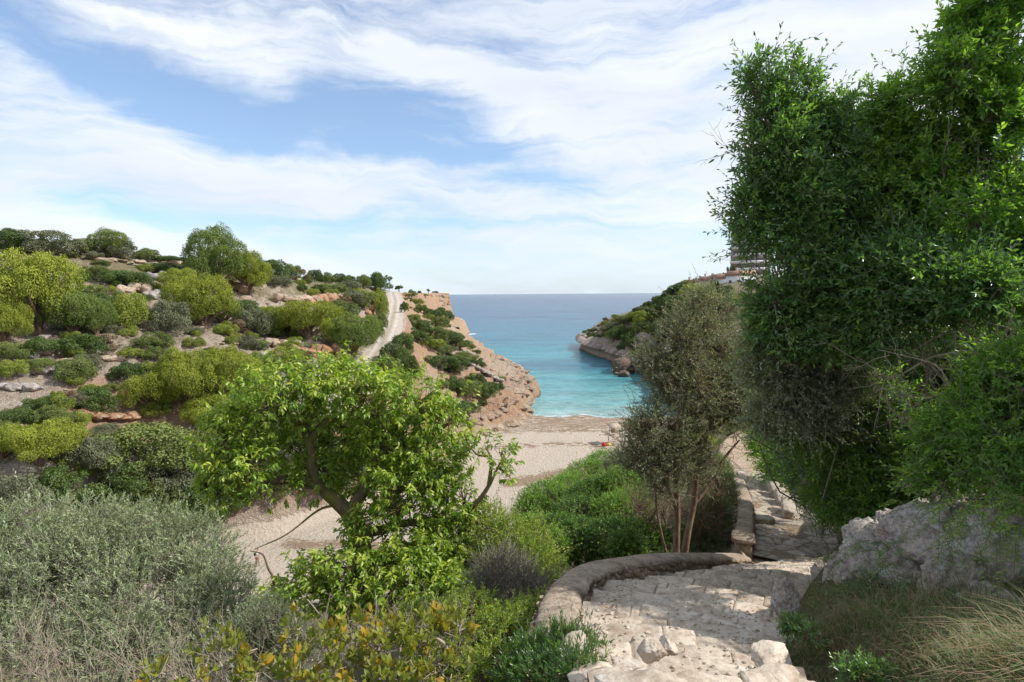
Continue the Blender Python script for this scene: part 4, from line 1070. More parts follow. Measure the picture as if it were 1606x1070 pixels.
def place(key, loc, w_, d_, h_, label, group=None, rz=None, tilt=0.0):
    name, me, wm, cat = PROTO[key]
    PN[key] = PN.get(key, 0)+1
    e = bpy.data.objects.new(name, None); COL.objects.link(e); e.location = tuple(float(v) for v in loc)
    e.rotation_euler = (0, 0, PN[key]*2.399 if rz is None else rz); e.scale = (w_/2, d_/2, h_)
    tag(e, label, cat, group)
    for nm, m_ in (('crown', me), ('trunk', wm)):
        c = bpy.data.objects.new(nm, m_); COL.objects.link(c); c.parent = e
    return e
for k in range(3):
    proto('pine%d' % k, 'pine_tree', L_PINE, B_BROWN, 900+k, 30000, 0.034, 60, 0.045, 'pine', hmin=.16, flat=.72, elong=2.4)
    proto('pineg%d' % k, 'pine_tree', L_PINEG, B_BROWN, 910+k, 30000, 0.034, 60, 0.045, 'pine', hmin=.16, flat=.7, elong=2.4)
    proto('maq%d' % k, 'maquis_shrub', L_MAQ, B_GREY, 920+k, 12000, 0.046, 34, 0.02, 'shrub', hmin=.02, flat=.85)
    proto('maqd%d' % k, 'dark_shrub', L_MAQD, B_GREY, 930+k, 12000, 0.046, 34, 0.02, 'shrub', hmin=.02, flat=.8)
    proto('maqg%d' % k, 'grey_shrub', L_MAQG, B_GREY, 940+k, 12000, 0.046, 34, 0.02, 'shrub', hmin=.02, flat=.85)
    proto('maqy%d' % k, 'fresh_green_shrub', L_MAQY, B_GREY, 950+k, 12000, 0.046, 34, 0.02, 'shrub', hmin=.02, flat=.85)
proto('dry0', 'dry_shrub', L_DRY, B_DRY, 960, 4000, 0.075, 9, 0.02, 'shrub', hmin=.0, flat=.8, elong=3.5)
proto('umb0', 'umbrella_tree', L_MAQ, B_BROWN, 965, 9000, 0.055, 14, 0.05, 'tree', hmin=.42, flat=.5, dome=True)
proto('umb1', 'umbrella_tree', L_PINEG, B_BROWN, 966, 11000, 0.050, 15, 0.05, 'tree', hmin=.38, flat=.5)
prng = random.Random(4)
def veg(px, py, wpx, hpx, key, label, group=None, ymin=30, dY=0.0, depth=1.0):
    "a far plant whose foot meets the land at this line of sight; width and height from the photo's angles"
    g = ground(px, py, ymin)
    if g is None:
        return None
    k = key if key in PROTO else key+str(prng.randrange(3))
    R_ = math.hypot(*g[:2]); m = g[1]/FPX
    w_, h_ = wpx*m*1.25, hpx*m*1.12
    z = hz_at(g[0], g[1]+dY)
    return place(k, (g[0], g[1]+dY, z-0.04*h_), w_, w_*depth*prng.uniform(.85, 1.1), h_, label, group)
# ------------------------------------------------------------------ plants on the far slopes, each set where the photo shows it
SKY_G, HILL_G, CAPE_G, RC_G, VAL_G = 'trees along the skyline of the left hill', 'trees and shrubs on the left hillside', 'shrubs on the slope right of the gravel road', 'shrubs on the headland across the bay', 'thicket on the valley side'
for a in [
    (12, 392, 70, 34, 'maqd', 'rounded dull green tree at the far left end of the skyline', SKY_G), (78, 402, 92, 42, 'maqg', 'wide grey green domed tree on the skyline left of the bright pine', SKY_G),
    (128, 398, 46, 24, 'maq', 'low sparse bush on the skyline between two domed trees', SKY_G), (172, 404, 62, 42, 'pineg', 'bright green topped pine on the skyline above the rock ledge', SKY_G),
    (190, 407, 50, 30, 'maqg', 'grey rounded shrub under the bright topped skyline pine', SKY_G), (233, 409, 44, 20, 'maq', 'small spreading tree on the skyline between the pine and the tall pine', SKY_G),
    (268, 412, 60, 10, 'maqd', 'low dark hedge like scrub on the skyline', SKY_G),
    (340, 458, 92, 98, 'pineg', 'tallest pine of the hill, broad olive green crown against the sky', SKY_G), (388, 462, 74, 70, 'pine', 'lower yellow green pine leaning right beside the tallest pine', SKY_G),
    (428, 436, 48, 30, 'maqd', 'dark round tree on the skyline right of the tallest pine', SKY_G), (459, 437, 30, 24, 'maq', 'second round tree on the skyline right of the tallest pine', SKY_G), (472, 442, 30, 22, 'dry0', 'brownish bare looking bush on the skyline', SKY_G),
    (494, 440, 26, 18, 'maqd', 'small isolated ball shaped tree on the skyline', SKY_G), (515, 444, 34, 16, 'maq', 'low dull bush on the skyline past the ball shaped tree', SKY_G), (534, 445, 34, 17, 'maqd', 'flat dark bush on the skyline halfway to the road', SKY_G),
    (548, 447, 22, 15, 'maqd', 'small dark bush on the skyline just left of the round road tree', SKY_G), (590, 456, 54, 30, 'maqd', 'large round green tree at the crest left of the gravel road', SKY_G), (570, 453, 30, 22, 'maq', 'bush touching the left side of the round crest tree', SKY_G),
    (60, 524, 150, 132, 'pine', 'huge yellow green pine in front of the left hill', HILL_G), (8, 545, 70, 80, 'pine', 'yellow green pine cut by the left edge of the picture', HILL_G), (112, 528, 90, 70, 'pineg', 'olive pine leaning against the right side of the huge pine', HILL_G),
    (152, 532, 60, 62, 'pineg', 'dull green pine between the huge pine and the rosy twigs', HILL_G), (205, 512, 58, 56, 'maqy', 'yellowish round shrub in the middle of the left hill', HILL_G), (165, 492, 50, 32, 'maqd', 'deep green shrub above the yellowish round one', HILL_G),
    (183, 446, 50, 24, 'maqd', 'dark green shrub on the rocks high on the hill', HILL_G), (207, 452, 56, 26, 'maqd', 'bright dark green shrub next to pale rocks high on the hill', HILL_G), (265, 430, 74, 17, 'maqd', 'long low dark shrub under the skyline', HILL_G), (150, 440, 46, 24, 'maq', 'dull shrub high on the hill right of the huge pine', HILL_G),
    (140, 470, 46, 26, 'maq', 'dull shrub beside the upper right of the huge pine', HILL_G), (285, 470, 60, 50, 'pine', 'yellow green young pine left below the tallest pine', HILL_G), (318, 512, 104, 84, 'pine', 'broad yellow green pine on the middle of the hill', HILL_G), (350, 510, 60, 46, 'pineg', 'green pine bush right of the broad middle pine', HILL_G),
    (268, 520, 70, 52, 'maqg', 'grey green bush left of the broad middle pine', HILL_G), (125, 556, 70, 34, 'maqd', 'deep green bush in the shade right of the huge pine foot', HILL_G), (62, 556, 56, 28, 'maqd', 'deep green bush under the huge pine', HILL_G), (20, 566, 60, 32, 'maq', 'dull bush below the left edge pine', HILL_G),
    (176, 552, 52, 32, 'dry0', 'rosy brown leafless shrub in the middle of the left hill', HILL_G), (240, 548, 60, 26, 'maq', 'low mixed shrub right of the rosy leafless one', HILL_G), (205, 562, 40, 18, 'maqy', 'small yellow green cushion on the pale rocks', HILL_G), (60, 582, 50, 22, 'maq', 'dull cushion shrub left of the pale rock field', HILL_G),
    (20, 590, 44, 26, 'maqy', 'fresh green cushion near the left edge', HILL_G), (120, 600, 58, 42, 'maq', 'lone round shrub on the pale rock field', HILL_G), (200, 600, 50, 28, 'maqd', 'dark shrub left of the brightest pine', HILL_G),
    (400, 524, 66, 46, 'maqg', 'dull grey olive bush right of the broad middle pine', HILL_G), (370, 528, 50, 30, 'dry0', 'brown leafless bush below the tallest pine', HILL_G), (485, 532, 108, 62, 'pine', 'broad low yellow green pine left of the gravel road', HILL_G), (440, 528, 60, 48, 'pine', 'yellow green pine at the left end of the roadside group', HILL_G),
    (555, 556, 78, 66, 'pineg', 'leaning pine with a visible trunk beside the gravel road', HILL_G), (525, 546, 60, 50, 'pine', 'yellow green pine between the low one and the leaning one', HILL_G), (585, 540, 40, 44, 'pineg', 'green pine bush overhanging the left road edge', HILL_G), (540, 505, 54, 34, 'maq', 'dull shrub above the leaning pine', HILL_G),
    (600, 500, 26, 42, 'maqy', 'fresh green bush on the left verge high up the road', HILL_G), (592, 478, 26, 26, 'maqy', 'fresh green bush on the left verge near the crest', HILL_G), (598, 520, 24, 30, 'maq', 'dull bush on the left road verge', HILL_G), (572, 480, 40, 24, 'maq', 'dull bush below the round crest tree', HILL_G), (552, 478, 50, 22, 'maqg', 'grey cushion scrub right of the orange ledge', HILL_G),
    (520, 462, 60, 18, 'maq', 'low scrub on top of the orange ledge', HILL_G), (545, 460, 50, 20, 'maqg', 'grey scrub left of the crest tree', HILL_G), (560, 466, 40, 14, 'maqy', 'greener scrub patch left of the crest tree', HILL_G), (455, 522, 44, 24, 'maqd', 'dark bush at the foot of the low yellow pine', HILL_G), (385, 500, 46, 30, 'maqd', 'deep green bush at the foot of the tallest pine', HILL_G),
    (475, 458, 20, 12, 'maqd', 'small bright green bush on the orange ledge', HILL_G), (420, 505, 50, 24, 'maqy', 'fresh green low shrub left of the low yellow pine', HILL_G), (440, 450, 46, 18, 'maqg', 'grey scrub above the left end of the orange ledge', HILL_G), (400, 448, 40, 18, 'maq', 'dull scrub right of the tall pines', HILL_G),
    (240, 652, 84, 78, 'pine', 'brightest yellow pine just above the red earth bank', HILL_G), (300, 640, 96, 98, 'pine', 'yellow green pine in the group left of the big broadleaf tree', HILL_G), (362, 644, 110, 104, 'pine', 'largest yellow green pine of the group left of the big broadleaf tree', HILL_G), (405, 620, 76, 66, 'pineg', 'olive pine at the right of the lower group', HILL_G),
    (448, 582, 54, 40, 'maqy', 'yellowish shrub below the pale rock strip', HILL_G), (345, 668, 104, 56, 'pine', 'low spreading yellow pine in front of the lower group', HILL_G), (268, 600, 50, 34, 'maqd', 'dark bush between the lower pines', HILL_G),
    (70, 642, 70, 22, 'maqd', 'dark flat shrub above the red bank', HILL_G), (145, 652, 76, 44, 'maqd', 'dark green shrub at the edge of the red earth bank', HILL_G), (110, 640, 46, 30, 'dry0', 'brown leafless shrub above the red bank', HILL_G), (30, 664, 62, 26, 'maqd', 'green cushion left of the red bank', HILL_G),
    (60, 728, 130, 74, 'pine', 'soft yellow green bush filling the left below the red bank', VAL_G), (5, 720, 60, 60, 'pineg', 'olive bush at the left edge below the red bank', VAL_G), (215, 738, 170, 78, 'maq', 'big rounded grey green shrub below the red bank', VAL_G), (135, 752, 90, 70, 'maqg', 'grey green shrub left of the big rounded one', VAL_G),
    (250, 772, 110, 56, 'maqg', 'pale grey shrub below the big rounded one', VAL_G), (310, 740, 90, 70, 'maq', 'dull shrub beside the left branches of the broadleaf tree', VAL_G), (330, 800, 110, 74, 'maqd', 'dark shrub under the left branches of the broadleaf tree', VAL_G), (175, 800, 110, 58, 'maqd', 'dark rounded shrub behind the silvery bush', VAL_G),
    (85, 790, 100, 62, 'maqd', 'deep green shrub left behind the silvery bush', VAL_G), (235, 815, 100, 60, 'maq', 'dull green shrub right behind the silvery bush', VAL_G), (25, 815, 96, 74, 'maqg', 'pale grey rounded shrub at the left edge behind the silvery bush', VAL_G), (300, 840, 110, 70, 'maqd', 'dark shrub low behind the right part of the silvery bush', VAL_G),
    (150, 850, 130, 60, 'maqd', 'dark shrub deep behind the middle of the silvery bush', VAL_G), (50, 860, 130, 60, 'maq', 'dull shrub deep behind the left part of the silvery bush', VAL_G), (400, 720, 100, 70, 'maqg', 'grey shrub seen through the broadleaf tree', VAL_G), (470, 700, 90, 60, 'maq', 'dull shrub behind the top of the broadleaf tree', VAL_G), (380, 690, 60, 30, 'maqg', 'grey shrub above the track left of the broadleaf tree', VAL_G),
    (400, 775, 80, 60, 'maqd', 'dark rounded shrub on the scree seen through the broadleaf tree', VAL_G),
    (455, 770, 80, 56, 'maq', 'dull green shrub on the scree seen through the broadleaf tree', VAL_G),
    (505, 775, 70, 50, 'maqd', 'deep green shrub on the scree seen through the broadleaf tree', VAL_G),
    (360, 760, 80, 60, 'maq', 'broad dull shrub on the scree seen through the broadleaf tree', VAL_G),
    (545, 765, 70, 50, 'maqg', 'pale grey shrub on the scree seen through the broadleaf tree', VAL_G),
    (430, 735, 80, 50, 'maqg', 'grey green shrub on the scree seen through the broadleaf tree', VAL_G),
    (490, 730, 80, 50, 'maqd', 'dark upper shrub on the scree seen through the broadleaf tree', VAL_G),
    (550, 725, 70, 50, 'maq', 'olive upper shrub on the scree seen through the broadleaf tree', VAL_G),
    (600, 720, 70, 50, 'maqd', 'dark far right shrub on the scree seen through the broadleaf tree', VAL_G),
    (590, 760, 60, 44, 'maqy', 'fresh green shrub on the scree seen through the broadleaf tree', VAL_G),
    (640, 740, 60, 40, 'maq', 'dull far right shrub on the scree seen through the broadleaf tree', VAL_G),
    (380, 800, 60, 44, 'maqd', 'lowest dark shrub on the scree seen through the broadleaf tree', VAL_G),
    # right of the road and on the cape slope
    (634, 490, 15, 17, 'maqd', 'round dark bush standing alone at the right edge of the road', CAPE_G), (634, 556, 40, 34, 'maqd', 'dark round bush at the right road edge above the slope', CAPE_G), (618, 572, 46, 36, 'maqd', 'big dark bush at the right road edge lower down', CAPE_G), (604, 596, 56, 40, 'maq', 'dull bush below the road edge bushes', CAPE_G),
    (640, 600, 40, 44, 'maqd', 'dark bush on the ochre slope below the road', CAPE_G), (646, 508, 30, 14, 'maq', 'top patch of the green band running down the cape slope', CAPE_G), (662, 520, 44, 20, 'maqd', 'green bush in the band below the top patch', CAPE_G), (680, 532, 50, 22, 'maq', 'olive bush in the middle of the green band', CAPE_G),
    (702, 540, 50, 22, 'maqd', 'dark bush in the green band past its middle', CAPE_G), (722, 548, 44, 16, 'maq', 'last bush of the upper green band near the sea', CAPE_G), (655, 538, 44, 20, 'maqd', 'bush at the head of the cliff steps', CAPE_G), (675, 546, 46, 18, 'maqy', 'fresh green bush above the cliff steps', CAPE_G), (695, 556, 44, 14, 'maq', 'low bush just above the cliff steps', CAPE_G),
    (660, 490, 26, 14, 'maq', 'scrub under the left end of the orange cliff', CAPE_G), (678, 502, 36, 16, 'maqd', 'green scrub below the orange cliff', CAPE_G), (692, 497, 22, 16, 'maqd', 'dark bush under the middle of the orange cliff', CAPE_G), (702, 504, 22, 18, 'maqd', 'dark bush on the shelf of the cape', CAPE_G), (690, 516, 40, 20, 'maq', 'olive scrub lower on the shelf', CAPE_G),
    (655, 478, 20, 10, 'maqy', 'fresh green tuft beside the upper cliff', CAPE_G), (644, 470, 22, 12, 'maq', 'scrub by the crest right of the road', CAPE_G), (690, 578, 60, 22, 'maqd', 'wide dark bush below the cliff steps', CAPE_G), (716, 584, 46, 26, 'maqd', 'dark green bush in the middle of the lower slope', CAPE_G), (728, 570, 54, 16, 'maq', 'olive band of scrub right of the steps', CAPE_G), (745, 574, 34, 12, 'maqd', 'narrow dark scrub near the right shore', CAPE_G),
    (745, 602, 36, 18, 'maqd', 'round dark bush right of the lower steps', CAPE_G), (784, 596, 18, 6, 'maqy', 'tiny tuft on the bare rock near the point', CAPE_G), (712, 612, 40, 24, 'maqd', 'dark bush low on the ochre slope', CAPE_G), (738, 624, 56, 26, 'maq', 'olive bush above the layered rocks', CAPE_G), (766, 626, 44, 26, 'maqd', 'dark green bush above the layered rocks', CAPE_G), (782, 612, 20, 12, 'maqd', 'small green bush toward the point', CAPE_G),
    (728, 650, 54, 22, 'maqd', 'lowest dark bush on the rocks by the beach', CAPE_G), (694, 612, 26, 14, 'maq', 'small bush on the bare ochre ground', CAPE_G), (700, 660, 36, 40, 'dry0', 'grey brown bush at the foot of the slope behind the broadleaf tree', CAPE_G), (672, 500, 20, 8, 'maqy', 'small fresh tuft in the green band', CAPE_G),
]:
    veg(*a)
for (px, Y, w_, h_, k, lb) in [(626, 250, 4.6, 4.0, 'umb0', 'left of the two small dark trees on the crest beyond the road'), (640, 255, 4.4, 3.6, 'umb0', 'right of the two small dark trees on the crest beyond the road'),
                           (658, 300, 3.0, 2.2, 'maqd0', 'low dark bush on top of the orange cliff'), (672, 310, 2.6, 3.2, 'umb0', 'tiny lone tree on top of the orange cliff'), (683, 318, 5, 1.4, 'maq0', 'flat scrub on top of the orange cliff'), (693, 325, 4, 1.2, 'maqd1', 'flat dark scrub at the end of the orange cliff'), (666, 296, 5, 1.3, 'maq1', 'low scrub between the small trees on the cliff top')]:
    p = pix(px, 470, Y); place(k, (p[0], Y, hz_at(p[0], Y)-0.1), w_, w_, h_, lb, 'plants on the cape top')
# headland across the bay
r_ = random.Random(77)
for i, (px, py, wp, hp, k, lb) in enumerate([
    (1068, 462, 40, 20, 'maqd', 'dark tree at the top of the far headland beside the houses'), (1050, 470, 30, 18, 'maqd', 'dark bush second from the top of the far headland'), (1036, 482, 28, 18, 'maqd', 'dark bush on the upper edge of the far headland'),
    (1085, 466, 44, 22, 'maqy', 'sunlit yellow green bush below the houses'), (1020, 492, 30, 12, 'maq', 'dull bush on the seaward ridge of the headland'), (1002, 500, 34, 12, 'maqy', 'fresh green bush on the seaward ridge of the headland'), (985, 508, 34, 12, 'maq', 'dull bush halfway down the seaward ridge'),
    (966, 516, 34, 12, 'maqg', 'grey cushion low on the seaward ridge'), (952, 524, 24, 14, 'maqg', 'grey cushion at the end of the seaward ridge'), (975, 536, 40, 26, 'maqd', 'dark green bush in the middle of the headland face'), (962, 534, 26, 18, 'maqy', 'yellowish cushion left on the headland face'),
    (990, 546, 36, 26, 'maqd', 'lowest dark bush above the pale cliff'), (1010, 528, 40, 26, 'maq', 'dull bush above the pale triangular cliff'), (1018, 508, 44, 22, 'maqy', 'broad fresh bush high on the headland face'), (1040, 500, 50, 26, 'maqd', 'dark bush behind the top of the wild olive'), (1060, 488, 50, 26, 'maqd', 'dark bush below the terrace of the houses'),
    (975, 554, 20, 14, 'maq', 'small bush between the two pale rock faces'), (1040, 530, 44, 30, 'maqd', 'dark bush right above the pale cliff'), (1000, 560, 24, 14, 'maqd', 'small dark bush on the pale cliff'), (1080, 500, 60, 30, 'maq', 'dull bush partly behind the wild olive top'), (1105, 480, 50, 30, 'maqd', 'dark bush below the white building'), (1130, 478, 50, 32, 'maqd', 'dark bush at the right below the white building')]):
    veg(px, py, wp, hp, k, lb, RC_G, ymin=90)
STEPL = [g for g in (ground(px, py, 90) for px, py in [(647, 530), (680, 546), (711, 563), (740, 577), (770, 593), (791, 603)]) if g is not None]
# scattered low cushions, alike
def scatter(n, fx, keys, wr, hr, label, group, seed, cond=None):
    r = np.random.default_rng(seed); c = 0; tries = 0
    while c < n and tries < n*40:
        tries += 1
        x, y = fx(r)
        z = hz_at(x, y)
        if cond and not cond(x, y, z): continue
        w_ = r.uniform(*wr); k = keys[r.integers(len(keys))]
        if k not in PROTO: k += str(r.integers(3))
        place(k, (x, y, z-0.05), w_, w_*r.uniform(.8, 1.2), w_*r.uniform(*hr), label, group); c += 1
def inview(x, y): return abs(math.atan2(x, y)) < 0.80
def off_road(x, y):
    return near_line(np.array([x]), np.array([y]), ROADP)[0][0] > 3.4
def hillxy(r):
    y = 48+(150-48)*r.random()**1.3; x = -(0.18+0.80*r.random())*y; return x, y
scatter(240, hillxy, ['maq', 'maqg', 'maqy', 'maqy', 'maqd', 'maqy'], (1.2, 4.4), (.35, .6), 'knee high scrub cushion among the pale stones of the left hill', 'scrub cushions among the stones of the left hill', 3,
        lambda x, y, z: z > 9 and off_road(x, y) and vnoise(np.array([x*.12]), np.array([y*.12]), None, 5)[0] > -0.35)
scatter(80, lambda r: (lambda y: (-0.25*y-6-r.random()*0.16*y, y))(130+120*r.random()), ['maq', 'maqg', 'maqd'], (1.5, 4.2), (.4, .6), 'low scrub cushion on the plateau left of the road', 'scrub cushions on the plateau', 4, lambda x, y, z: z > 20 and off_road(x, y))
scatter(120, lambda r: (lambda y: (-0.2*y+2+r.random()*20, y))(92+170*r.random()), ['maq', 'maqd', 'maqy', 'maq'], (0.8, 3.8), (.3, .5), 'small cushion shrub on the ochre cape slope', 'cushion shrubs on the cape slope', 5, lambda x, y, z: 3.5 < z < 24 and off_road(x, y) and near_line(np.array([x]), np.array([y]), STEPL)[0][0] > 2.0 and sdf_poly(np.array([x]), np.array([y]), CLIFF)[0] > 3)
scatter(200, lambda r: (34+r.random()*48, 150+r.random()*110), ['maq', 'maqd', 'maqy', 'maqg', 'maqd'], (2.0, 5.6), (.35, .55), 'shrub in the green cover of the far headland', 'shrubs covering the far headland', 6, lambda x, y, z: z > 7.0 and not (z > 24.5 and x > 60))
scatter(70, lambda r: (lambda y: (0.10*y+r.random()*0.5*y, y))(48+90*r.random()), ['maq', 'maqd', 'maqy'], (2.0, 4.5), (.5, .7), 'shrub on the right valley side hidden behind the wild olive', 'shrubs on the right valley side', 8, lambda x, y, z: z > 3 and near_line(np.array([x]), np.array([y]), up0(PATHC))[0][0] > 3.2)

scatter(60, lambda r: (35+r.random()*17, 228+r.random()*50), ['maq', 'maqg', 'maqy', 'maqd'], (2.4, 5.5), (.35, .5), 'scrub on the bare crest of the far headland', 'scrub on the headland crest', 16, lambda x, y, z: z > 6)
# ---- rocks on the slopes
RK = {}
for k, (m_, ct) in enumerate([(M_ROCKT, 9), (M_ROCKT, 12), (M_ROCKC, 10), (M_ROCKO, 9)]):
    V_, F_ = rock_geo(820+k, 4, (1, 1, .75), ct, 0.10, ns=1.8); RK[k] = make_mesh('boulder', V_, F_, m_, True, dict(tone=np.full(len(V_), .2+.2*k)))
def boulder(x, y, w_, h_, k, label, group, rz, z=None, name='boulder', cat='rock'):
    o = obj(name, RK[k], label=label, cat=cat, group=group, loc=(x, y, (hz_at(x, y) if z is None else z)+h_*0.12)); o.scale = (w_/2, w_/2*.8, h_/2*1.3); o.rotation_euler = (0, 0, rz)
    return o
r = np.random.default_rng(12); c = 0
while c < 240:
    x, y = hillxy(r); z = hz_at(x, y)
    if z < 10 or not off_road(x, y) or vnoise(np.array([x*.12]), np.array([y*.12]), None, 5)[0] > 0.25: continue
    s_ = 0.35+1.3*r.random()**3
    boulder(x, y, s_*1.5, s_*r.uniform(.5, .9), int(r.integers(0, 3)), 'pale limestone boulder lying on the left hillside', 'boulders on the left hillside', r.uniform(0, 6), z); c += 1
c = 0
while c < 70:
    y = 88+60*r.random(); x = -0.2*y+4+r.random()*19; z = hz_at(x, y)
    if not (1.9 < z < 18) or not off_road(x, y): continue
    s_ = 0.3+1.0*r.random()**2
    boulder(x, y, s_*1.5, s_*.7, int(r.choice([0, 1, 3])), 'tan boulder on the ochre slope above the beach', 'boulders on the cape slope', r.uniform(0, 6), z); c += 1
def ledge(px0, py0, px1, py1, hpx, k, n, label, group, ymin=40, name='rock_ledge'):
    "a broken band of bedrock between two lines of sight"
    e = None; rr = np.random.default_rng(int(px0+py0))
    g0 = ground(px0, py0, ymin); g1 = ground(px1, py1, ymin)
    if g0 is None or g1 is None: return
    e = empty(name, (g0+g1)/2, label, 'rock', group)
    for i in range(n):
        t = (i+.5)/n+rr.uniform(-.2, .2)/n; px, py = px0+(px1-px0)*t, py0+(py1-py0)*t+rr.uniform(-2, 2)
        g = ground(px, py, ymin)
        if g is None: continue
        h_ = hpx*g[1]/FPX*rr.uniform(.7, 1.15); w_ = abs(px1-px0)*g[1]/FPX/n*rr.uniform(1.2, 1.9)
        V_, F_ = rock_geo(int(rr.integers(9999)), 4, (w_*.62, w_*.6, h_*.62), 9, .09, ns=1.6)
        obj('bedrock', make_mesh('bedrock', V_, F_, [M_ROCKT, M_ROCKO, M_ROCKC][k], True, dict(tone=np.full(len(V_), rr.random()))), e, loc=tuple(g+np.array([0, 0.3*w_, h_*.35])-np.array(e.location)))
LG = 'bedrock ledges on the left hill'
ledge(425, 474, 520, 476, 11, 0, 9, 'long grey ledge with orange stains high on the hill left of the road', LG); ledge(480, 478, 548, 474, 14, 1, 7, 'orange and pale ledge at the right end of the long grey one', LG)
ledge(255, 412, 330, 418, 6, 0, 8, 'thin pale ledge just under the skyline', LG); ledge(150, 410, 222, 414, 5, 0, 7, 'thin ledge under the bright topped skyline pine', LG); ledge(228, 438, 285, 442, 12, 2, 6, 'pale blocky ledge below the long dark shrub', LG)
ledge(170, 462, 235, 458, 12, 0, 6, 'broken pale rocks in the upper middle of the hill', LG); ledge(225, 466, 262, 470, 14, 2, 4, 'white boulders right of the broken pale rocks', LG); ledge(355, 455, 385, 458, 14, 1, 3, 'pinkish rock between the tall pines', LG)
ledge(375, 540, 500, 546, 9, 0, 12, 'rubbly pale strip of rock below the roadside pines', LG); ledge(455, 562, 528, 556, 18, 1, 6, 'ochre earth and rock bank left of the road foot', LG); ledge(20, 590, 90, 585, 14, 2, 6, 'flat white slabs on the left of the rock field', LG); ledge(0, 610, 60, 615, 12, 2, 5, 'white slabs at the left edge above the red bank', LG)
ledge(90, 572, 190, 566, 9, 0, 9, 'scattered pale blocks below the rosy leafless shrub', LG); ledge(575, 495, 600, 470, 10, 1, 5, 'ochre cut bank along the left side of the road', LG); ledge(70, 655, 210, 660, 10, 1, 9, 'red earth bank above the valley thicket', LG)
# ------------------------------------------------------------------ near plants
def PX(L, dy=0): return [tuple(pix(a, b, c)) for a, b, c in L]
# the broadleaf tree in the middle
Y0 = 10.0
tb = px_blobs([(440, 635, 62, 9.6, 50), (390, 660, 50, 9.8, 40), (505, 612, 64, 10, 44), (575, 620, 66, 10, 46), (640, 640, 66, 10.3, 50), (690, 668, 40, 10.2, 36), (350, 700, 36, 9.4, 44), (385, 735, 46, 9.2, 36), (345, 765, 34, 9.3, 34),
               (455, 700, 50, 10.4, 38), (540, 690, 60, 10.8, 40), (610, 700, 60, 10.4, 44), (680, 735, 56, 10, 50), (640, 770, 62, 9.8, 48), (700, 790, 50, 9.9, 44), (560, 745, 40, 10.6, 34), (500, 750, 34, 10.2, 26), (430, 770, 34, 9.6, 22, .5, .45),
               (600, 840, 60, 9.7, 44), (700, 860, 56, 9.6, 44), (560, 915, 70, 9.0, 50), (640, 930, 80, 8.9, 56), (490, 930, 50, 9.2, 40), (710, 930, 56, 9.0, 46), (440, 960, 40, 8.8, 30), (660, 890, 60, 9.2, 44),
               (788, 722, 20, 9.6, 20, .25, .6), (762, 700, 14, 9.6, 14, .2, .4), (800, 745, 14, 9.6, 12, .2, .4), (735, 700, 20, 9.8, 16, .3, .5)])
limbs = [(PX([(572, 935, 10), (568, 880, 10), (561, 835, 10), (547, 806, 10.05), (532, 790, 10.1)]), [.24, .20, .175, .15, .13]),
         (PX([(532, 790, 10.1), (505, 765, 10.1), (491, 738, 10.0), (486, 700, 10.0), (480, 667, 10.0), (500, 640, 10)]), [.13, .10, .09, .085, .075, .04]),
         (PX([(486, 690, 10), (510, 664, 10), (540, 650, 10.1)]), [.075, .07, .04]), (PX([(478, 668, 10), (455, 660, 9.9), (430, 650, 9.8)]), [.07, .05, .03]),
         (PX([(515, 772, 10.1), (475, 752, 10), (432, 754, 9.8), (400, 756, 9.6), (375, 756, 9.5), (345, 768, 9.4)]), [.09, .085, .08, .07, .055, .03]),
         (PX([(547, 806, 10), (575, 760, 10.2), (596, 706, 10.3), (617, 681, 10.3), (615, 649, 10.3)]), [.12, .10, .09, .08, .05]), (PX([(596, 710, 10.3), (640, 690, 10.3), (672, 690, 10.3), (690, 674, 10.2), (716, 656, 10.2)]), [.07, .06, .05, .04, .02]),
         (PX([(565, 838, 10), (596, 832, 9.9), (640, 820, 9.8), (680, 822, 9.7), (713, 813, 9.7), (745, 791, 9.6), (766, 763, 9.6), (784, 727, 9.6)]), [.085, .075, .065, .058, .052, .045, .033, .012]),
         (PX([(713, 815, 9.7), (748, 818, 9.6), (790, 830, 9.6)]), [.05, .035, .015]), (PX([(766, 763, 9.6), (770, 735, 9.6), (770, 716, 9.6)]), [.035, .03, .02]),
         (PX([(532, 792, 10.1), (500, 800, 9.9), (450, 838, 9.6), (398, 862, 9.4)]), [.028, .02, .014, .007]),
         (PX([(392, 864, 9.3), (412, 870, 9.3), (420, 890, 9.3), (428, 905, 9.3)]), [.008, .014, .018, .02])]
plant('broadleaf_tree', 'large broadleaf tree with drooping bright green leaves and lichened limbs', 'tree', pix(572, 945, 10.0), tb, 4100, .24, 10, .104, .042, L_BROAD, B_MOSS, 11,
      r0=.028, nodes=3, limbs=limbs, ang=1.15, droop=.75, upn=.55, tipfrac=.42, bend=.12, big=True, fold=.35, curl=.22, twr=.004, link=.55, out=.55, up=.5, inner=.45, tmin=.4, holes=.2, hf=1.1, crown='crown', wood='trunk')
plant('yellow_green_shrub', 'airy yellow green shrub at the right foot of the broadleaf tree', 'shrub', pix(800, 960, 9.5), px_blobs([(790, 860, 52, 9.6, 40), (760, 835, 40, 9.7, 34), (825, 890, 40, 9.2, 40), (845, 850, 22, 9.8, 24), (760, 900, 40, 9.3, 36), (850, 910, 30, 9, 30)]),
      1500, .26, 14, .052, .020, L_YEL, B_BROWN, 12, ang=1.0, droop=.2, tipfrac=.5, big=False, inner=.3, up=.5)
plant('grey_twig_shrub', 'dull grey leafless looking shrub below the yellow green one', 'shrub', pix(800, 985, 8), px_blobs([(790, 905, 50, 8, 40), (830, 935, 40, 7.8, 34), (760, 920, 34, 7.9, 30)]), 1500, .22, 6, .022, .006, L_MAQG, B_GREY, 13, twr=.0035, ang=.8, inner=.1, link=.3)
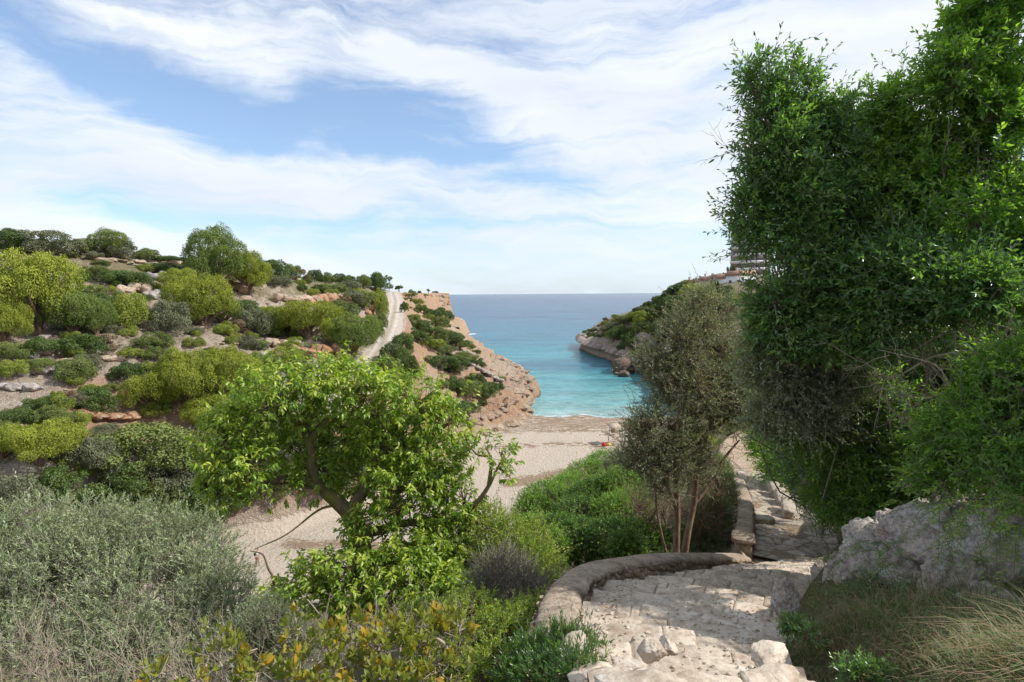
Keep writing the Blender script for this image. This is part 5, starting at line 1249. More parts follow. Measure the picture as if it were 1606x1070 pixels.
# silvery bush filling the lower left
sb = px_blobs([(40, 870, 95, 7.6, 85), (130, 850, 80, 7.8, 62), (215, 855, 85, 7.9, 62), (285, 875, 80, 7.8, 72), (335, 925, 56, 7.3, 70), (120, 930, 110, 7.2, 90), (230, 950, 110, 7.0, 90), (320, 980, 90, 6.8, 80), (10, 960, 90, 6.9, 90), (385, 1000, 46, 6.8, 46), (-90, 900, 120, 7.3, 100), (100, 1010, 110, 6.4, 50), (220, 1030, 100, 6.2, 50), (10, 1020, 90, 6.3, 50), (330, 1040, 80, 6.2, 40)])
plant('silvery_bush', 'large silvery green olive like bush filling the lower left', 'shrub', pix(180, 1110, 7.4), sb, 12500, .17, 12, .050, .0125, L_SILVER, B_GREY, 14, ang=.7, droop=0, tipfrac=.55, inner=.42, up=.55, out=.45, rnd=.9, holes=.35, long=.12, nodes=7, r0=.03, twr=.0022, link=.35, upn=.4)
plant('narrow_leaf_bush', 'thin grey green bush between the silvery bush and the autumn leaves', 'shrub', pix(440, 1075, 6.0), px_blobs([(415, 1000, 52, 6.2, 56), (380, 1030, 44, 6, 44), (460, 1020, 34, 6, 40)]), 1700, .16, 11, .034, .008, L_SILVER, B_GREY, 15, ang=.6, inner=.3, up=.7)
plant('leafy_green_shrub', 'mid green fine leaved shrub left of the curved wall', 'shrub', pix(760, 1110, 5.4), px_blobs([(740, 985, 60, 5.9, 50), (800, 1010, 60, 5.5, 48), (700, 1030, 50, 5.4, 44), (840, 975, 36, 5.9, 40), (780, 1060, 60, 5, 40), (660, 985, 40, 6.2, 36)]), 3600, .13, 11, .032, .013, L_BROAD, B_BROWN, 16, rnd=1.2, ang=1.15, tipfrac=.35, inner=.35, up=.3, upn=.5)
plant('dark_weed_clump', 'dark green long leaved weeds in front of the wall end', 'weeds', pix(880, 1090, 3.9), px_blobs([(850, 1040, 46, 4.1, 34), (900, 1030, 36, 3.9, 30), (925, 1045, 26, 3.6, 30), (905, 1062, 34, 3.1, 34), (880, 1015, 26, 4.0, 26), (820, 1065, 40, 4.0, 30), (870, 1070, 60, 3.6, 30)]), 2000, .10, 9, .040, .009, L_MASTICD, B_BROWN, 17, ang=.7, inner=.1, up=.9, tipfrac=.15, twr=.0015)
# autumn-coloured sprays in front
fb = px_blobs([(560, 985, 20, 3.7, 12, .1), (600, 1010, 46, 3.6, 26, .2), (660, 1000, 40, 3.6, 24, .2), (700, 985, 34, 3.7, 16, .15), (520, 1030, 46, 3.5, 30, .2), (620, 1050, 60, 3.4, 30, .2), (480, 1055, 40, 3.4, 24, .15), (720, 990, 14, 3.6, 10, .1), (580, 1075, 90, 3.3, 26, .2),
               (465, 985, 16, 3.7, 12, .1), (340, 1018, 22, 3.6, 8, .1), (370, 1030, 20, 3.5, 9, .1), (270, 1050, 30, 3.5, 12, .1), (310, 1060, 22, 3.4, 10, .1), (695, 1060, 40, 3.4, 22, .15), (400, 1060, 30, 3.4, 14, .1)])
fl = [(PX([(640, 1110, 3.5), (670, 1055, 3.5), (700, 1020, 3.5), (680, 1000, 3.55), (640, 1000, 3.6)]), [.016, .014, .012, .009, .005]), (PX([(560, 1110, 3.5), (545, 1050, 3.5), (530, 1020, 3.55), (560, 990, 3.7)]), [.012, .010, .008, .004]),
      (PX([(500, 1110, 3.6), (512, 1040, 3.7), (508, 975, 3.8), (498, 960, 3.8), (482, 940, 3.8)]), [.009, .008, .007, .005, .003]), (PX([(508, 975, 3.8), (514, 950, 3.8), (518, 930, 3.8)]), [.006, .004, .002]), (PX([(585, 985, 3.7), (590, 950, 3.7), (588, 925, 3.7)]), [.006, .004, .002]),
      (PX([(350, 1110, 3.5), (352, 1060, 3.5), (340, 1030, 3.6), (330, 1015, 3.6)]), [.008, .007, .005, .003]), (PX([(400, 1110, 3.5), (385, 1060, 3.5), (362, 1035, 3.55)]), [.008, .006, .003]), (PX([(440, 1110, 3.5), (455, 1050, 3.6), (468, 990, 3.7)]), [.009, .007, .004])]
plant('autumn_leaf_shrub', 'sprawling shrub with yellow green and orange tinged leaves on pale twigs at the bottom', 'shrub', pix(570, 1130, 3.5), fb, 300, .075, 6, .062, .030, L_FIG, B_DRY, 18, ang=1.05, droop=-.15, upn=.35, tipfrac=.22, big=True, fold=.3, curl=.12, inner=.2, up=.8, twr=.0022, limbs=fl, nodes=3, r0=.006, link=.8, tmin=.3)
# bare stems bottom left
def dry_twigs(name, label, pts, n, hgt, seed, mat=B_DRY, cat='shrub', lean=(0, 0, 1), rad_=.0035, spread=.35):
    rng = np.random.default_rng(seed); P = np.array(PX(pts)); base = P.mean(0); e = empty(name, base, label, cat); a = Acc()
    for i in range(n):
        b = P[rng.integers(len(P))]+rng.normal(size=3)*np.array([spread, spread, .08])
        d = unit(np.array(lean)+rng.normal(size=3)*.35); l = hgt*rng.uniform(.5, 1.2)
        q = b+d*l*np.linspace(0, 1, 6)[:, None]+np.cumsum(rng.normal(size=(6, 3))*.03*l, 0)
        a.add(*tube(q-base, np.linspace(rad_, rad_*.3, 6), 4))
        for j in range(rng.integers(2, 7)):
            s = q[rng.integers(1, 5)]; dd = unit(d+rng.normal(size=3)*.75); ll = l*rng.uniform(.15, .4)
            a.add(*tube(np.array([s, s+dd*ll*.5+rng.normal(size=3)*.01, s+dd*ll])-base, np.array([rad_*.55, rad_*.4, rad_*.2]), 3))
    obj('stems', a.mesh('stems', mat), e); return e
dry_twigs('bare_twig_bush', 'tangle of bare grey brown twigs in the bottom left corner', [(20, 1085, 4.6), (80, 1090, 4.6), (150, 1095, 4.7), (220, 1095, 4.8), (300, 1095, 4.8), (360, 1090, 5.0), (-40, 1080, 4.6)], 250, .55, 21)
dry_twigs('pale_twig_cluster', 'pale dead twigs among the autumn leaves', [(640, 1000, 3.9), (680, 1000, 3.9), (600, 1015, 3.9), (710, 1010, 3.9), (560, 1025, 3.8)], 110, .24, 22, rad_=.0028, spread=.10)
dry_twigs('grey_stem_tuft', 'upright thin dead stems right of the silvery bush', [(330, 1010, 6.6), (370, 1000, 6.6), (400, 1020, 6.4)], 120, .5, 23, rad_=.003, spread=.2)

# bright shrubs falling away to the beach
G = 'glossy shrubs on the slope between wall and beach'
for k, (bl, ba, lb, mt, n) in enumerate([
    ([(860, 790, 44, 18, 30), (835, 805, 30, 17.5, 26), (890, 775, 34, 19, 24)], (860, 850, 18), 'bright green shrub at the upper left of the slope above the beach', L_MASTICB, 2200),
    ([(925, 745, 34, 23, 20), (950, 730, 30, 24, 20), (900, 760, 30, 22, 18)], (925, 800, 22.5), 'shrub nearest the lifeguard chair', L_MASTICB, 1800),
    ([(930, 790, 40, 17, 34), (905, 815, 40, 16, 32)], (925, 860, 16.5), 'deep green shrub in the middle of the slope above the beach', L_MASTIC, 2000),
    ([(975, 770, 34, 17, 30), (990, 800, 34, 16, 30), (965, 805, 34, 15.5, 26)], (980, 860, 16), 'brightest green shrub left of the wild olive', L_MASTICB, 2200),
    ([(915, 850, 44, 13.5, 30), (960, 850, 40, 13, 30), (880, 840, 34, 14, 28)], (920, 900, 13), 'lush low shrub behind the top of the curved wall', L_MASTIC, 2400),
    ([(840, 840, 34, 14.5, 28), (862, 862, 30, 13, 26)], (850, 910, 13.5), 'small green shrub left of the lush low one', L_MASTICB, 1300),
    ([(1010, 850, 34, 12.6, 26), (985, 862, 24, 12, 22)], (1005, 890, 12.2), 'dull green shrub at the foot of the wild olive trunk', L_MASTIC, 1500),
    ([(975, 735, 26, 21, 24), (1000, 745, 26, 20, 28)], (985, 790, 20), 'grey green shrub behind the left edge of the wild olive', L_OLIVE, 1300)]):
    plant('glossy_shrub', lb, 'shrub', pix(*ba), px_blobs(bl), int(n*1.5), .20, 10, .052, .026, mt, B_BROWN, 40+k, G, ang=1.2, tipfrac=.4, inner=.72, up=.35, rnd=1.2, out=.8, nodes=3, twr=.003, link=.25)

# the wild olive in the middle right
ob = px_blobs([(1085, 512, 42, 11.2, 34), (1060, 545, 40, 11, 40), (1110, 540, 46, 11.5, 44), (1050, 600, 34, 10.9, 40), (1080, 610, 56, 11.2, 56), (1135, 600, 56, 11.6, 54), (1176, 610, 44, 11.8, 46), (1132, 722, 26, 11.9, 28), (1092, 758, 30, 12.0, 26, None, .7), (1035, 765, 26, 10.9, 24, None, .6), (1020, 570, 24, 10.8, 26), (1130, 490, 30, 11.6, 26), (1100, 470, 20, 11.3, 20), (1035, 668, 48, 10.8, 38), (1004, 690, 26, 10.6, 32), (1000, 720, 36, 10.8, 26), (1090, 670, 54, 11.4, 44),
               (1150, 668, 46, 11.6, 40), (1048, 720, 44, 11, 34), (1110, 715, 36, 11.6, 30), (1150, 700, 26, 11.8, 24, None, .6)])
ol = [(PX([(1058, 885, 11.2), (1061, 850, 11.2), (1062, 800, 11.2), (1060, 750, 11.2), (1061, 720, 11.2), (1072, 690, 11.2), (1073, 650, 11.2), (1078, 600, 11.2), (1085, 540, 11.2)]), [.09, .07, .062, .056, .05, .045, .04, .028, .012]),
      (PX([(1070, 885, 11.4), (1078, 840, 11.4), (1088, 790, 11.5), (1092, 750, 11.5), (1100, 710, 11.5), (1115, 660, 11.6), (1130, 620, 11.6)]), [.08, .07, .06, .055, .05, .035, .02]),
      (PX([(1061, 745, 11.2), (1085, 710, 11.3), (1110, 680, 11.4), (1128, 668, 11.5), (1150, 640, 11.6)]), [.06, .055, .05, .04, .02]), (PX([(1062, 800, 11.2), (1045, 760, 11.1), (1030, 720, 11), (1010, 700, 10.9)]), [.05, .04, .03, .02]),
      (PX([(1088, 792, 11.5), (1120, 750, 11.7), (1135, 720, 11.8), (1160, 690, 11.8)]), [.045, .035, .03, .015]), (PX([(1050, 885, 11.0), (1040, 850, 10.9), (1030, 800, 10.9), (1028, 760, 10.9)]), [.04, .03, .025, .012])]
plant('wild_olive_tree', 'many stemmed wild olive with small grey green leaves standing behind the curved wall', 'tree', pix(1062, 890, 11.3), ob, 12500, .24, 14, .040, .014, L_OLIVE, B_BROWN, 60, ang=.95, tipfrac=.4, inner=.35, up=.3, out=.5, rnd=1.1, holes=.75, hf=1.3, long=.15, nodes=6, r0=.024, twr=.003, link=.5, limbs=ol, crown='crown', wood='trunk', upn=.3)
plant('brown_thicket', 'brownish half dry thicket under the wild olive', 'thicket', pix(1100, 900, 13), px_blobs([(1040, 810, 40, 12.6, 44), (1100, 820, 44, 12.8, 44), (1120, 780, 34, 13.5, 44), (1000, 800, 26, 13, 40), (1135, 850, 20, 13, 30)]), 1300, .26, 7, .032, .009, L_DRY, B_BROWN, 61, ang=.7, inner=.05, up=.9, link=.3, twr=.004)
plant('shaded_shrub', 'dark green shrub against the outer side of the path wall', 'shrub', pix(1125, 890, 13), px_blobs([(1120, 820, 30, 13.5, 40), (1132, 780, 22, 15, 36), (1095, 850, 34, 13, 26), (1125, 745, 22, 17, 26)]), 3600, .22, 12, .038, .015, L_MASTICD, B_BROWN, 62, inner=.3, up=.6, link=.2)

# green wall of shrubs right of the stairs
RG = 'tall shrubs crowding the right side of the path'
def big(label, blobs, base, n, seed, mat, L=.036, W=.013, twl=.20, M=11, name='evergreen_shrub', **kw):
    L *= 1.35; W *= 1.7
    k = dict(ang=1.15, tipfrac=.35, inner=.35, up=.25, out=.6, rnd=1.3, nodes=4, r0=.016, twr=.0022, link=.25, upn=.45, curl=.2, fold=.3, holes=.75, long=.2); k.update(kw)
    return plant(name, label, 'shrub', pix(*base), px_blobs(blobs), n, twl, M, L, W, mat, B_GREY, seed, RG, **k)
big('tall pointed evergreen shrub whose sparse top shoots stand against the sky', [(1252, 430, 64, 6.8, 60), (1216, 370, 50, 6.7, 60), (1240, 300, 60, 6.7, 60), (1190, 320, 30, 6.6, 46), (1215, 240, 44, 6.6, 44), (1290, 270, 56, 6.9, 56), (1285, 200, 40, 6.8, 34), (1200, 180, 26, 6.6, 40), (1190, 125, 18, 6.5, 40, .2, .7), (1245, 140, 26, 6.7, 32, .3, .5), (1212, 455, 34, 6.8, 46), (1320, 360, 56, 7, 60), (1240, 500, 56, 7, 50)],
    (1290, 800, 9.4), 8500, 70, L_MASTICD, L=.049, W=.016, up=.45)
big('bright sunlit evergreen shrub between the pointed one and the tall mass on the right', [(1390, 240, 62, 7.2, 56), (1345, 290, 56, 7.3, 56), (1430, 210, 54, 7, 54), (1380, 330, 70, 7, 60), (1440, 300, 60, 6.8, 60), (1340, 200, 34, 7.2, 30, .3, .6), (1470, 165, 44, 6.6, 44), (1420, 175, 44, 6.9, 40), (1495, 120, 34, 6.2, 36), (1350, 170, 30, 7.1, 30, .3, .6)],
    (1400, 800, 9.2), 8500, 71, L_MASTICB, L=.050, W=.017, tipfrac=.6)
big('tallest dark evergreen mass reaching out of the top right corner', [(1560, 90, 80, 6.50, 90), (1600, 20, 90, 6.40, 80), (1530, 190, 80, 6.50, 70), (1590, 250, 90, 6.30, 90), (1500, 270, 70, 6.60, 70), (1540, 360, 90, 6.30, 80), (1470, 380, 70, 6.60, 60), (1610, 420, 90, 6.20, 70), (1500, 150, 34, 6.50, 34, .3, .5), (1545, 30, 30, 6.40, 36, .3, .6), (1640, 340, 100, 6.40, 90), (1600, 420, 70, 6.60, 60), (2200, 540, 250, 3.5, 240), (1960, 500, 170, 4.3, 200), (1800, 560, 120, 4.6, 160)],  # last three blobs lie out of frame, added to shade the grass bank
    (1700, 780, 7.2), 11500, 72, L_MASTICB, L=.062, W=.020, tipfrac=.28)
big('dark evergreen shrub with feathery leaves in the middle of the green wall', [(1330, 450, 70, 6.6, 60), (1410, 440, 76, 6.3, 56), (1380, 510, 80, 6.4, 46), (1290, 520, 60, 6.8, 50), (1460, 470, 60, 6, 50), (1520, 460, 60, 5.6, 44)],
    (1440, 800, 8.4), 7000, 73, L_MASTICD, L=.052, W=.017, tipfrac=.22)
big('dull evergreen shrub low behind the wild olive', [(1222, 560, 54, 7.4, 60), (1250, 620, 64, 7.8, 60), (1218, 510, 34, 7.2, 44), (1300, 580, 56, 7.4, 54), (1210, 640, 34, 8.6, 40), (1310, 640, 56, 8, 50)],
    (1270, 800, 10.5), 8000, 74, L_OLIVE, L=.040, W=.013, tipfrac=.4)
big('dark rounded shrub beside the kerb blocks of the path', [(1288, 735, 46, 13.2, 54), (1252, 690, 38, 14.5, 48), (1300, 700, 60, 12.5, 60), (1312, 785, 36, 12.3, 34), (1335, 755, 50, 11.5, 48), (1262, 752, 20, 14.4, 22)],
    (1290, 840, 12.6), 8500, 75, L_MASTICD, L=.050, W=.022, twl=.28)
big('sunlit green bush where the path leaves the shade', [(1200, 690, 22, 22, 34), (1226, 728, 24, 20, 28), (1225, 660, 34, 18, 40), (1212, 738, 12, 21, 14)],
    (1222, 770, 20.5), 3200, 76, L_MASTICB, L=.075, W=.033, twl=.4)
big('mid green bush above the left outcrop rocks', [(1330, 690, 80, 8.2, 64), (1390, 730, 60, 7.8, 50), (1330, 780, 56, 8.2, 40), (1400, 650, 70, 7.8, 54), (1450, 710, 56, 7.2, 50), (1390, 790, 44, 7.6, 30), (1270, 650, 60, 8.6, 60), (1320, 600, 60, 8, 44)],
    (1380, 830, 8.6), 8500, 77, L_MASTICB, L=.042, W=.016, tipfrac=.25)
big('green bush with fern like sprays hanging over the outcrop rock', [(1570, 690, 60, 4.9, 46), (1520, 740, 50, 5, 30), (1600, 750, 50, 4.6, 40), (1500, 690, 44, 5.3, 36), (1560, 640, 50, 5.1, 30), (1480, 750, 36, 5.3, 22), (1590, 600, 50, 4.9, 50)],
    (1600, 850, 5.6), 3600, 78, L_MASTICB, L=.040, W=.012, M=14, tipfrac=.3)
big('shaded bush closing the gap behind the bare branches', [(1450, 590, 90, 9.5, 70), (1560, 580, 100, 8.6, 80), (1350, 620, 70, 9.8, 60), (1500, 660, 90, 8.6, 60), (1620, 650, 90, 8, 80), (1640, 520, 90, 7.8, 80)],
    (1500, 850, 9.5), 8500, 79, L_MASTICD, L=.05, W=.02, M=13, tipfrac=.1)
def sprays(name, label, starts, n, seed, mat):
    rng = np.random.default_rng(seed); P = np.array(PX(starts)); base = P.mean(0); e = empty(name, base, label, 'shrub', RG); a = Acc(); LV = []
    for i in range(n):
        s = P[rng.integers(len(P))]+rng.normal(size=3)*np.array([.16, .12, .06]); d = unit(np.array([-.7, -.45, .25])+rng.normal(size=3)*.45); l = rng.uniform(.2, .55)
        t = np.linspace(0, 1, 9)[:, None]; q = s+d*l*t+np.array([0, 0, -1])*l*.55*t*t; a.add(*tube(q-base, np.linspace(.0028, .0008, 9), 4))
        tt = np.linspace(.12, 1, 22); c = np.stack([np.interp(tt, t[:, 0], q[:, k]) for k in range(3)], -1); tg = unit(np.gradient(c, axis=0)); sd_ = unit(np.cross(tg, (0, 0, 1.0)))*np.where(np.arange(22) % 2, 1, -1)[:, None]
        LV.append((c, unit(tg*.55+sd_+rng.normal(size=c.shape)*.12), np.tile([0, 0, 1.0], (22, 1))+rng.normal(size=c.shape)*.25, rng.random(22)*.6+.4*rng.random(), (rng.random() < .45)*np.linspace(.2, 1, 22)))
    c, d, n_, r1, t1 = [np.concatenate([v[k] for v in LV]) for k in range(5)]
    V, F, r1, t1 = leaves(c-base, d, n_, rng.uniform(.028, .044, len(c)), rng.uniform(.009, .014, len(c)), r1, t1, .25)
    obj('foliage', make_mesh('foliage', V, F, mat, False, dict(rnd=r1, tip=t1)), e); obj('stems', a.mesh('stems', B_BROWN), e)
sprays('leafy_sprays', 'arching sprays of small paired leaves hanging in front of the outcrop rock', [(1500, 800, 4.5), (1560, 780, 4.3), (1600, 800, 4.2), (1530, 820, 4.4), (1590, 840, 4.1)], 75, 85, L_MASTICB)
sprays('low_leafy_sprays', 'small leafy sprays among the rocks at the upper left of the bank', [(1390, 850, 5.2), (1440, 860, 5.0), (1350, 880, 5.5), (1480, 890, 4.7), (1420, 900, 4.8)], 60, 86, L_MASTICD)
# dead branch tangle under the canopy
def tangle(name, label, lines, n, seed, mat):
    rng = np.random.default_rng(seed); a = Acc(); P0_ = np.array(pix(*lines[0][0])); e = empty(name, P0_, label, 'branches')
    for L_ in lines:
        P = smooth_line(PX(L_[:-1]), 6); P = P+np.cumsum(rng.normal(size=P.shape)*.006, 0)
        a.add(*tube(P-P0_, np.linspace(L_[-1], L_[-1]*.3, len(P)), 6))
        for j in range(n):
            s = P[rng.integers(2, len(P)-1)]; d = unit(rng.normal(size=3)+np.array([-.5, -.3, .1])); l = rng.uniform(.15, .6)
            q = s+d*l*np.linspace(0, 1, 6)[:, None]+np.cumsum(rng.normal(size=(6, 3))*.02, 0)
            a.add(*tube(q-P0_, np.linspace(L_[-1]*.35, .0012, 6), 4))
            for m_ in range(2):
                s2 = q[rng.integers(2, 5)]; d2 = unit(d+rng.normal(size=3)*.9); a.add(*tube(np.array([s2, s2+d2*l*.2+rng.normal(size=3)*.01, s2+d2*l*.4])-P0_, np.array([.0022, .0016, .0008]), 3))
    obj('stems', a.mesh('stems', mat), e)
tangle('bare_branches', 'tangle of bare dead branches in the dark hollow under the canopy', [
    [(1620, 620, 5.4), (1540, 560, 5.6), (1470, 560, 5.8), (1400, 590, 6), (1340, 560, 6.2), .022], [(1610, 500, 5.2), (1560, 540, 5.5), (1500, 520, 5.8), (1420, 560, 6), .02], [(1620, 760, 5.4), (1570, 700, 5.6), (1530, 640, 5.8), (1480, 600, 6), (1440, 540, 6.2), .02],
    [(1590, 480, 5.3), (1560, 580, 5.5), (1590, 660, 5.5), (1600, 740, 5.4), .016], [(1470, 760, 6.2), (1450, 690, 6.3), (1400, 640, 6.4), (1370, 590, 6.4), .016], [(1600, 560, 5.0), (1520, 600, 5.3), (1450, 620, 5.6), (1390, 600, 5.8), .014], [(1560, 700, 5.3), (1500, 620, 5.5), (1470, 570, 5.6), (1380, 545, 5.8), .014]], 16, 81, B_DRY)
tangle('top_shoots', 'thin bare shoots sticking out left of the pointed evergreen', [[(1200, 260, 6.6), (1175, 240, 6.5), (1150, 235, 6.5), .006], [(1190, 350, 6.6), (1160, 320, 6.5), (1140, 300, 6.5), .006], [(1200, 430, 6.6), (1165, 405, 6.5), (1135, 405, 6.5), .006], [(1190, 300, 6.6), (1165, 280, 6.5), (1148, 262, 6.5), .005]], 5, 82, B_BROWN)

# ------------------------------------------------------------------ grass and litter on the right bank
def blades(rng, x, y, z, h, W, lean, mat, name, label):
    n = len(x); b = np.stack([x, y, z], -1)
    d = rdirs(rng, n); d[:, 2] = 0; d = unit(d+np.array(lean)); s = np.stack([-d[:, 1], d[:, 0], 0*d[:, 0]], -1)
    lf = rng.uniform(.25, 1.15, n)
    V = np.empty((n, 7, 3)); ts = (0, .35, .7)
    for q, t in enumerate(ts):
        c = b+d*(h*lf*t**1.6)[:, None]+np.array([0, 0, 1.0])*(h*(t-0.42*lf*t*t))[:, None]
        w_ = (W*(1-.5*t))[:, None]; V[:, 2*q] = c-s*w_; V[:, 2*q+1] = c+s*w_
    V[:, 6] = b+d*(h*lf)[:, None]+np.array([0, 0, 1.0])*(h*(1-0.62*lf))[:, None]
    o = (np.arange(n)*7)[:, None]
    F4 = np.concatenate([o+[[0, 1, 3, 2]], o+[[2, 3, 5, 4]]]); F3 = o+[[4, 5, 6]]
    r = rng.random(n)
    tag(obj(name, make_mesh(name, V.reshape(-1, 3), [F4, F3], mat, False, dict(rnd=np.repeat(r, 7), tip=np.repeat((rng.random(n) < .5)*1.0, 7)))), label, None, None, 'stuff')
L_GRASS = leaf_material('bank_grass', (0.075, 0.135, 0.045), (0.17, 0.235, 0.085), (0.32, 0.235, 0.15), 0.3, .55, .25)
rng = np.random.default_rng(90)
n = 120000
gx = rng.uniform(1.2, 6.2, n); gy = rng.uniform(1.4, 6.6, n)
sr = near_line(gx, gy, STR)[0]; side = gx-np.interp(gy, [p[1] for p in STR], [p[0] for p in STR])
k = (side > 0.0+0.10*rng.random(n)) & (rng.random(n) < np.clip(1.15-0.20*(gy-1.6), .12, 1)) & (vnoise(gx*1.8, gy*1.8, None, 3) > -.8)
gx, gy = gx[k], gy[k]
gz = height(gx, gy)
hh = rng.uniform(.16, .56, len(gx))*np.clip(1.3-.16*gy, .35, 1)*(0.75+0.5*vnoise(gx*2.2, gy*2.2, None, 31))
blades(rng, gx, gy, gz-.01, hh, rng.uniform(.0012, .0036, len(gx)), (-.40, -.15, 0), L_GRASS, 'grass', 'long drooping green and straw coloured grass on the bank right of the stairs')
n = 26000
gx = rng.uniform(-3.5, 4.5, n); gy = rng.uniform(4.5, 13, n)
wl = np.array([(a, b) for a, b, c in WALL1]); xi = np.interp(gy, wl[:, 1], wl[:, 0])
k = (gx < xi-.22) & (gx > xi-3.2) & (vnoise(gx*1.1, gy*1.1, None, 8) > .1)
gx, gy = gx[k], gy[k]
blades(rng, gx, gy, height(gx, gy)-.01, rng.uniform(.10, .40, len(gx)), rng.uniform(.002, .004, len(gx)), (-.1, .1, 0), L_GRASS, 'grass', 'rough grass outside the curved wall')

for k, (bl, ba, lb) in enumerate([([(1245, 985, 15, 4.0, 10), (1268, 998, 13, 3.8, 9)], (1255, 1005, 4.0), 'small leafy weed where the grass meets the lower right of the steps'), ([(1340, 935, 30, 4.9, 20), (1375, 920, 22, 5.0, 16)], (1350, 950, 4.9), 'leafy weed below the sloping white rock'),
    ([(1430, 985, 36, 3.9, 22), (1390, 1000, 26, 3.8, 18)], (1420, 1010, 3.9), 'broad leafy weed in the middle of the grassy bank'), ([(1345, 1058, 24, 3.0, 13), (1380, 1064, 18, 3.0, 10)], (1360, 1075, 3.0), 'leafy weed at the bottom edge in the grass'), ([(1560, 1010, 34, 3.5, 24)], (1560, 1035, 3.5), 'leafy weed at the lower right edge in the grass')]):
    plant('bank_weed', lb, 'weed', pix(*ba), px_blobs(bl), 120, .08, 9, .030, .012, L_MASTICD, B_BROWN, 120+k, 'weeds in the grass of the right bank', ang=1.1, inner=.1, up=.5, rnd=1.2, nodes=2, r0=.004, twr=.0012)
# ------------------------------------------------------------------ sea cliffs and boulders
def cliff(name, line, z0, z1, amp, mat, label, seed, batter=.25, res=.55, tb=3.0, group='cliffs round the bay', zoff=None):
    P = smooth_line([(x, y, 0) for x, y in line], 14); s_ = np.concatenate([[0], np.cumsum(np.linalg.norm(np.diff(P[:, :2], axis=0), axis=1))])
    u = np.arange(0, s_[-1], res); C = np.stack([np.interp(u, s_, P[:, 0]), np.interp(u, s_, P[:, 1])], -1)
    T = np.gradient(C, axis=0); T /= np.linalg.norm(T, axis=1, keepdims=True); N = np.stack([T[:, 1], -T[:, 0]], -1)   # outward on the right of travel
    nz = int((z1-z0)/(res*.6)); zz = np.linspace(0, 1, nz)
    Z0, Z1 = (z0+0*u, z1+0*u) if zoff is None else zoff(C[:, 0], C[:, 1], u)
    Z = Z0[:, None]+(Z1-Z0)[:, None]*zz[None]; X = np.repeat(C[:, :1], nz, 1); Y = np.repeat(C[:, 1:], nz, 1)
    d = amp*(1.0*fbm(X*.10, Y*.10, Z*.06, seed=seed, octs=3)+0.75*fbm(X*.32, Y*.32, Z*.16, seed=seed+1, octs=3, ridged=True)+0.4*fbm(X*.25, Y*.25, Z*1.1, seed=seed+2, octs=3)+.25*fbm(X*1.1, Y*1.1, Z*1.1, seed=seed+3, octs=2))
    ends = sstep(0, 6, u)*sstep(0, 6, u[-1]-u)
    off = (d+0.5*amp-batter*(Z-Z0[:, None]))*ends[:, None]-2.2*(1-ends)[:, None]
    rows_x = [X+N[:, :1]*off]; rows_y = [Y+N[:, 1:]*off]; rows_z = [Z]
    for k, q in enumerate((.5, 1.4, 3.0)):
        rows_x.append((X[:, -1:]+N[:, :1]*(off[:, -1:]-q*tb/2.4))); rows_y.append((Y[:, -1:]+N[:, 1:]*(off[:, -1:]-q*tb/2.4))); rows_z.append(Z[:, -1:]+(.25, .2, -1.6)[k])
    X, Y, Z = np.hstack(rows_x), np.hstack(rows_y), np.hstack(rows_z)
    n0, n1 = X.shape; ii = np.arange(n0*n1).reshape(n0, n1)
    F = np.stack([ii[:-1, :-1], ii[1:, :-1], ii[1:, 1:], ii[:-1, 1:]], -1).reshape(-1, 4)
    c = np.array([C[:, 0].mean(), C[:, 1].mean(), z0])
    return obj(name, make_mesh(name, np.stack([X, Y, Z], -1).reshape(-1, 3)-c, F, mat, False, dict(tone=np.full(n0*n1, .5))), label=label, cat='cliff', group=group, loc=tuple(c))
def cliff_material(name, up1, up2, stain, low, zwet, zmid):
    m, t = mat_new(name)
    P = t.new('ShaderNodeNewGeometry').outputs['Position']
    n1 = t.noise(P, 0.16, 6, 0.6); mp = t.new('ShaderNodeMapping'); t.put(mp.inputs['Vector'], P); mp.inputs['Scale'].default_value = (1, 1, .22)
    n2 = t.noise(mp.outputs[0], .55, 8, .68); n3 = t.noise(P, 2.2, 6, .7)
    col = t.mix(t.ramp(n1, [(.38, 0), (.62, 1)]), up1, up2)
    col = t.mix(t.math('MULTIPLY', t.ramp(n2, [(.40, 1), (.54, 0)]), .85), col, stain)
    col = t.mix(t.math('MULTIPLY', t.ramp(n3, [(.36, 1), (.52, 0)]), .6), col, tuple(v*.45 for v in stain))
    z = t.new('ShaderNodeSeparateXYZ', {0: P}).outputs[2]
    zz = t.math('ADD', z, t.math('MULTIPLY', t.math('SUBTRACT', n2, .5), 5.0))
    f = t.new('ShaderNodeMapRange', {0: zz, 1: zwet, 2: zmid, 3: .9, 4: 0}).outputs[0]
    col = t.mix(f, col, low)
    finish(t, pbsdf(t, col, .95, t.math('ADD', n2, t.math('MULTIPLY', n3, .5)), 1.0, 1.2, .15)); return m
MC_O = cliff_material('ochre_cliff', (0.50, 0.34, 0.235), (0.42, 0.33, 0.26), (0.36, 0.16, 0.075), (0.40, 0.30, 0.21), -5, -1)
MC_C = cliff_material('headland_rock', (0.50, 0.43, 0.38), (0.42, 0.33, 0.285), (0.26, 0.20, 0.165), (0.19, 0.135, 0.10), 0.5, 5.0)
MC_T = cliff_material('shore_rock', (0.52, 0.41, 0.30), (0.45, 0.35, 0.26), (0.33, 0.235, 0.165), (0.22, 0.16, 0.115), -1.8, -0.2)
cliff('cape_cliff', [(-50.5, 258), (-49, 275), (-46, 298), (-40.5, 322), (-38, 337), (-43, 352)], 14.5, 26.3, 1.9, MC_O, 'orange and grey cliff crowning the cape beyond the road', 401, .04, .5,
      zoff=lambda x, y, u: (26.0-1.5-10.5*sstep(255, 300, y), 26.3+.5*fbm(x*.1, y*.1, seed=8)))
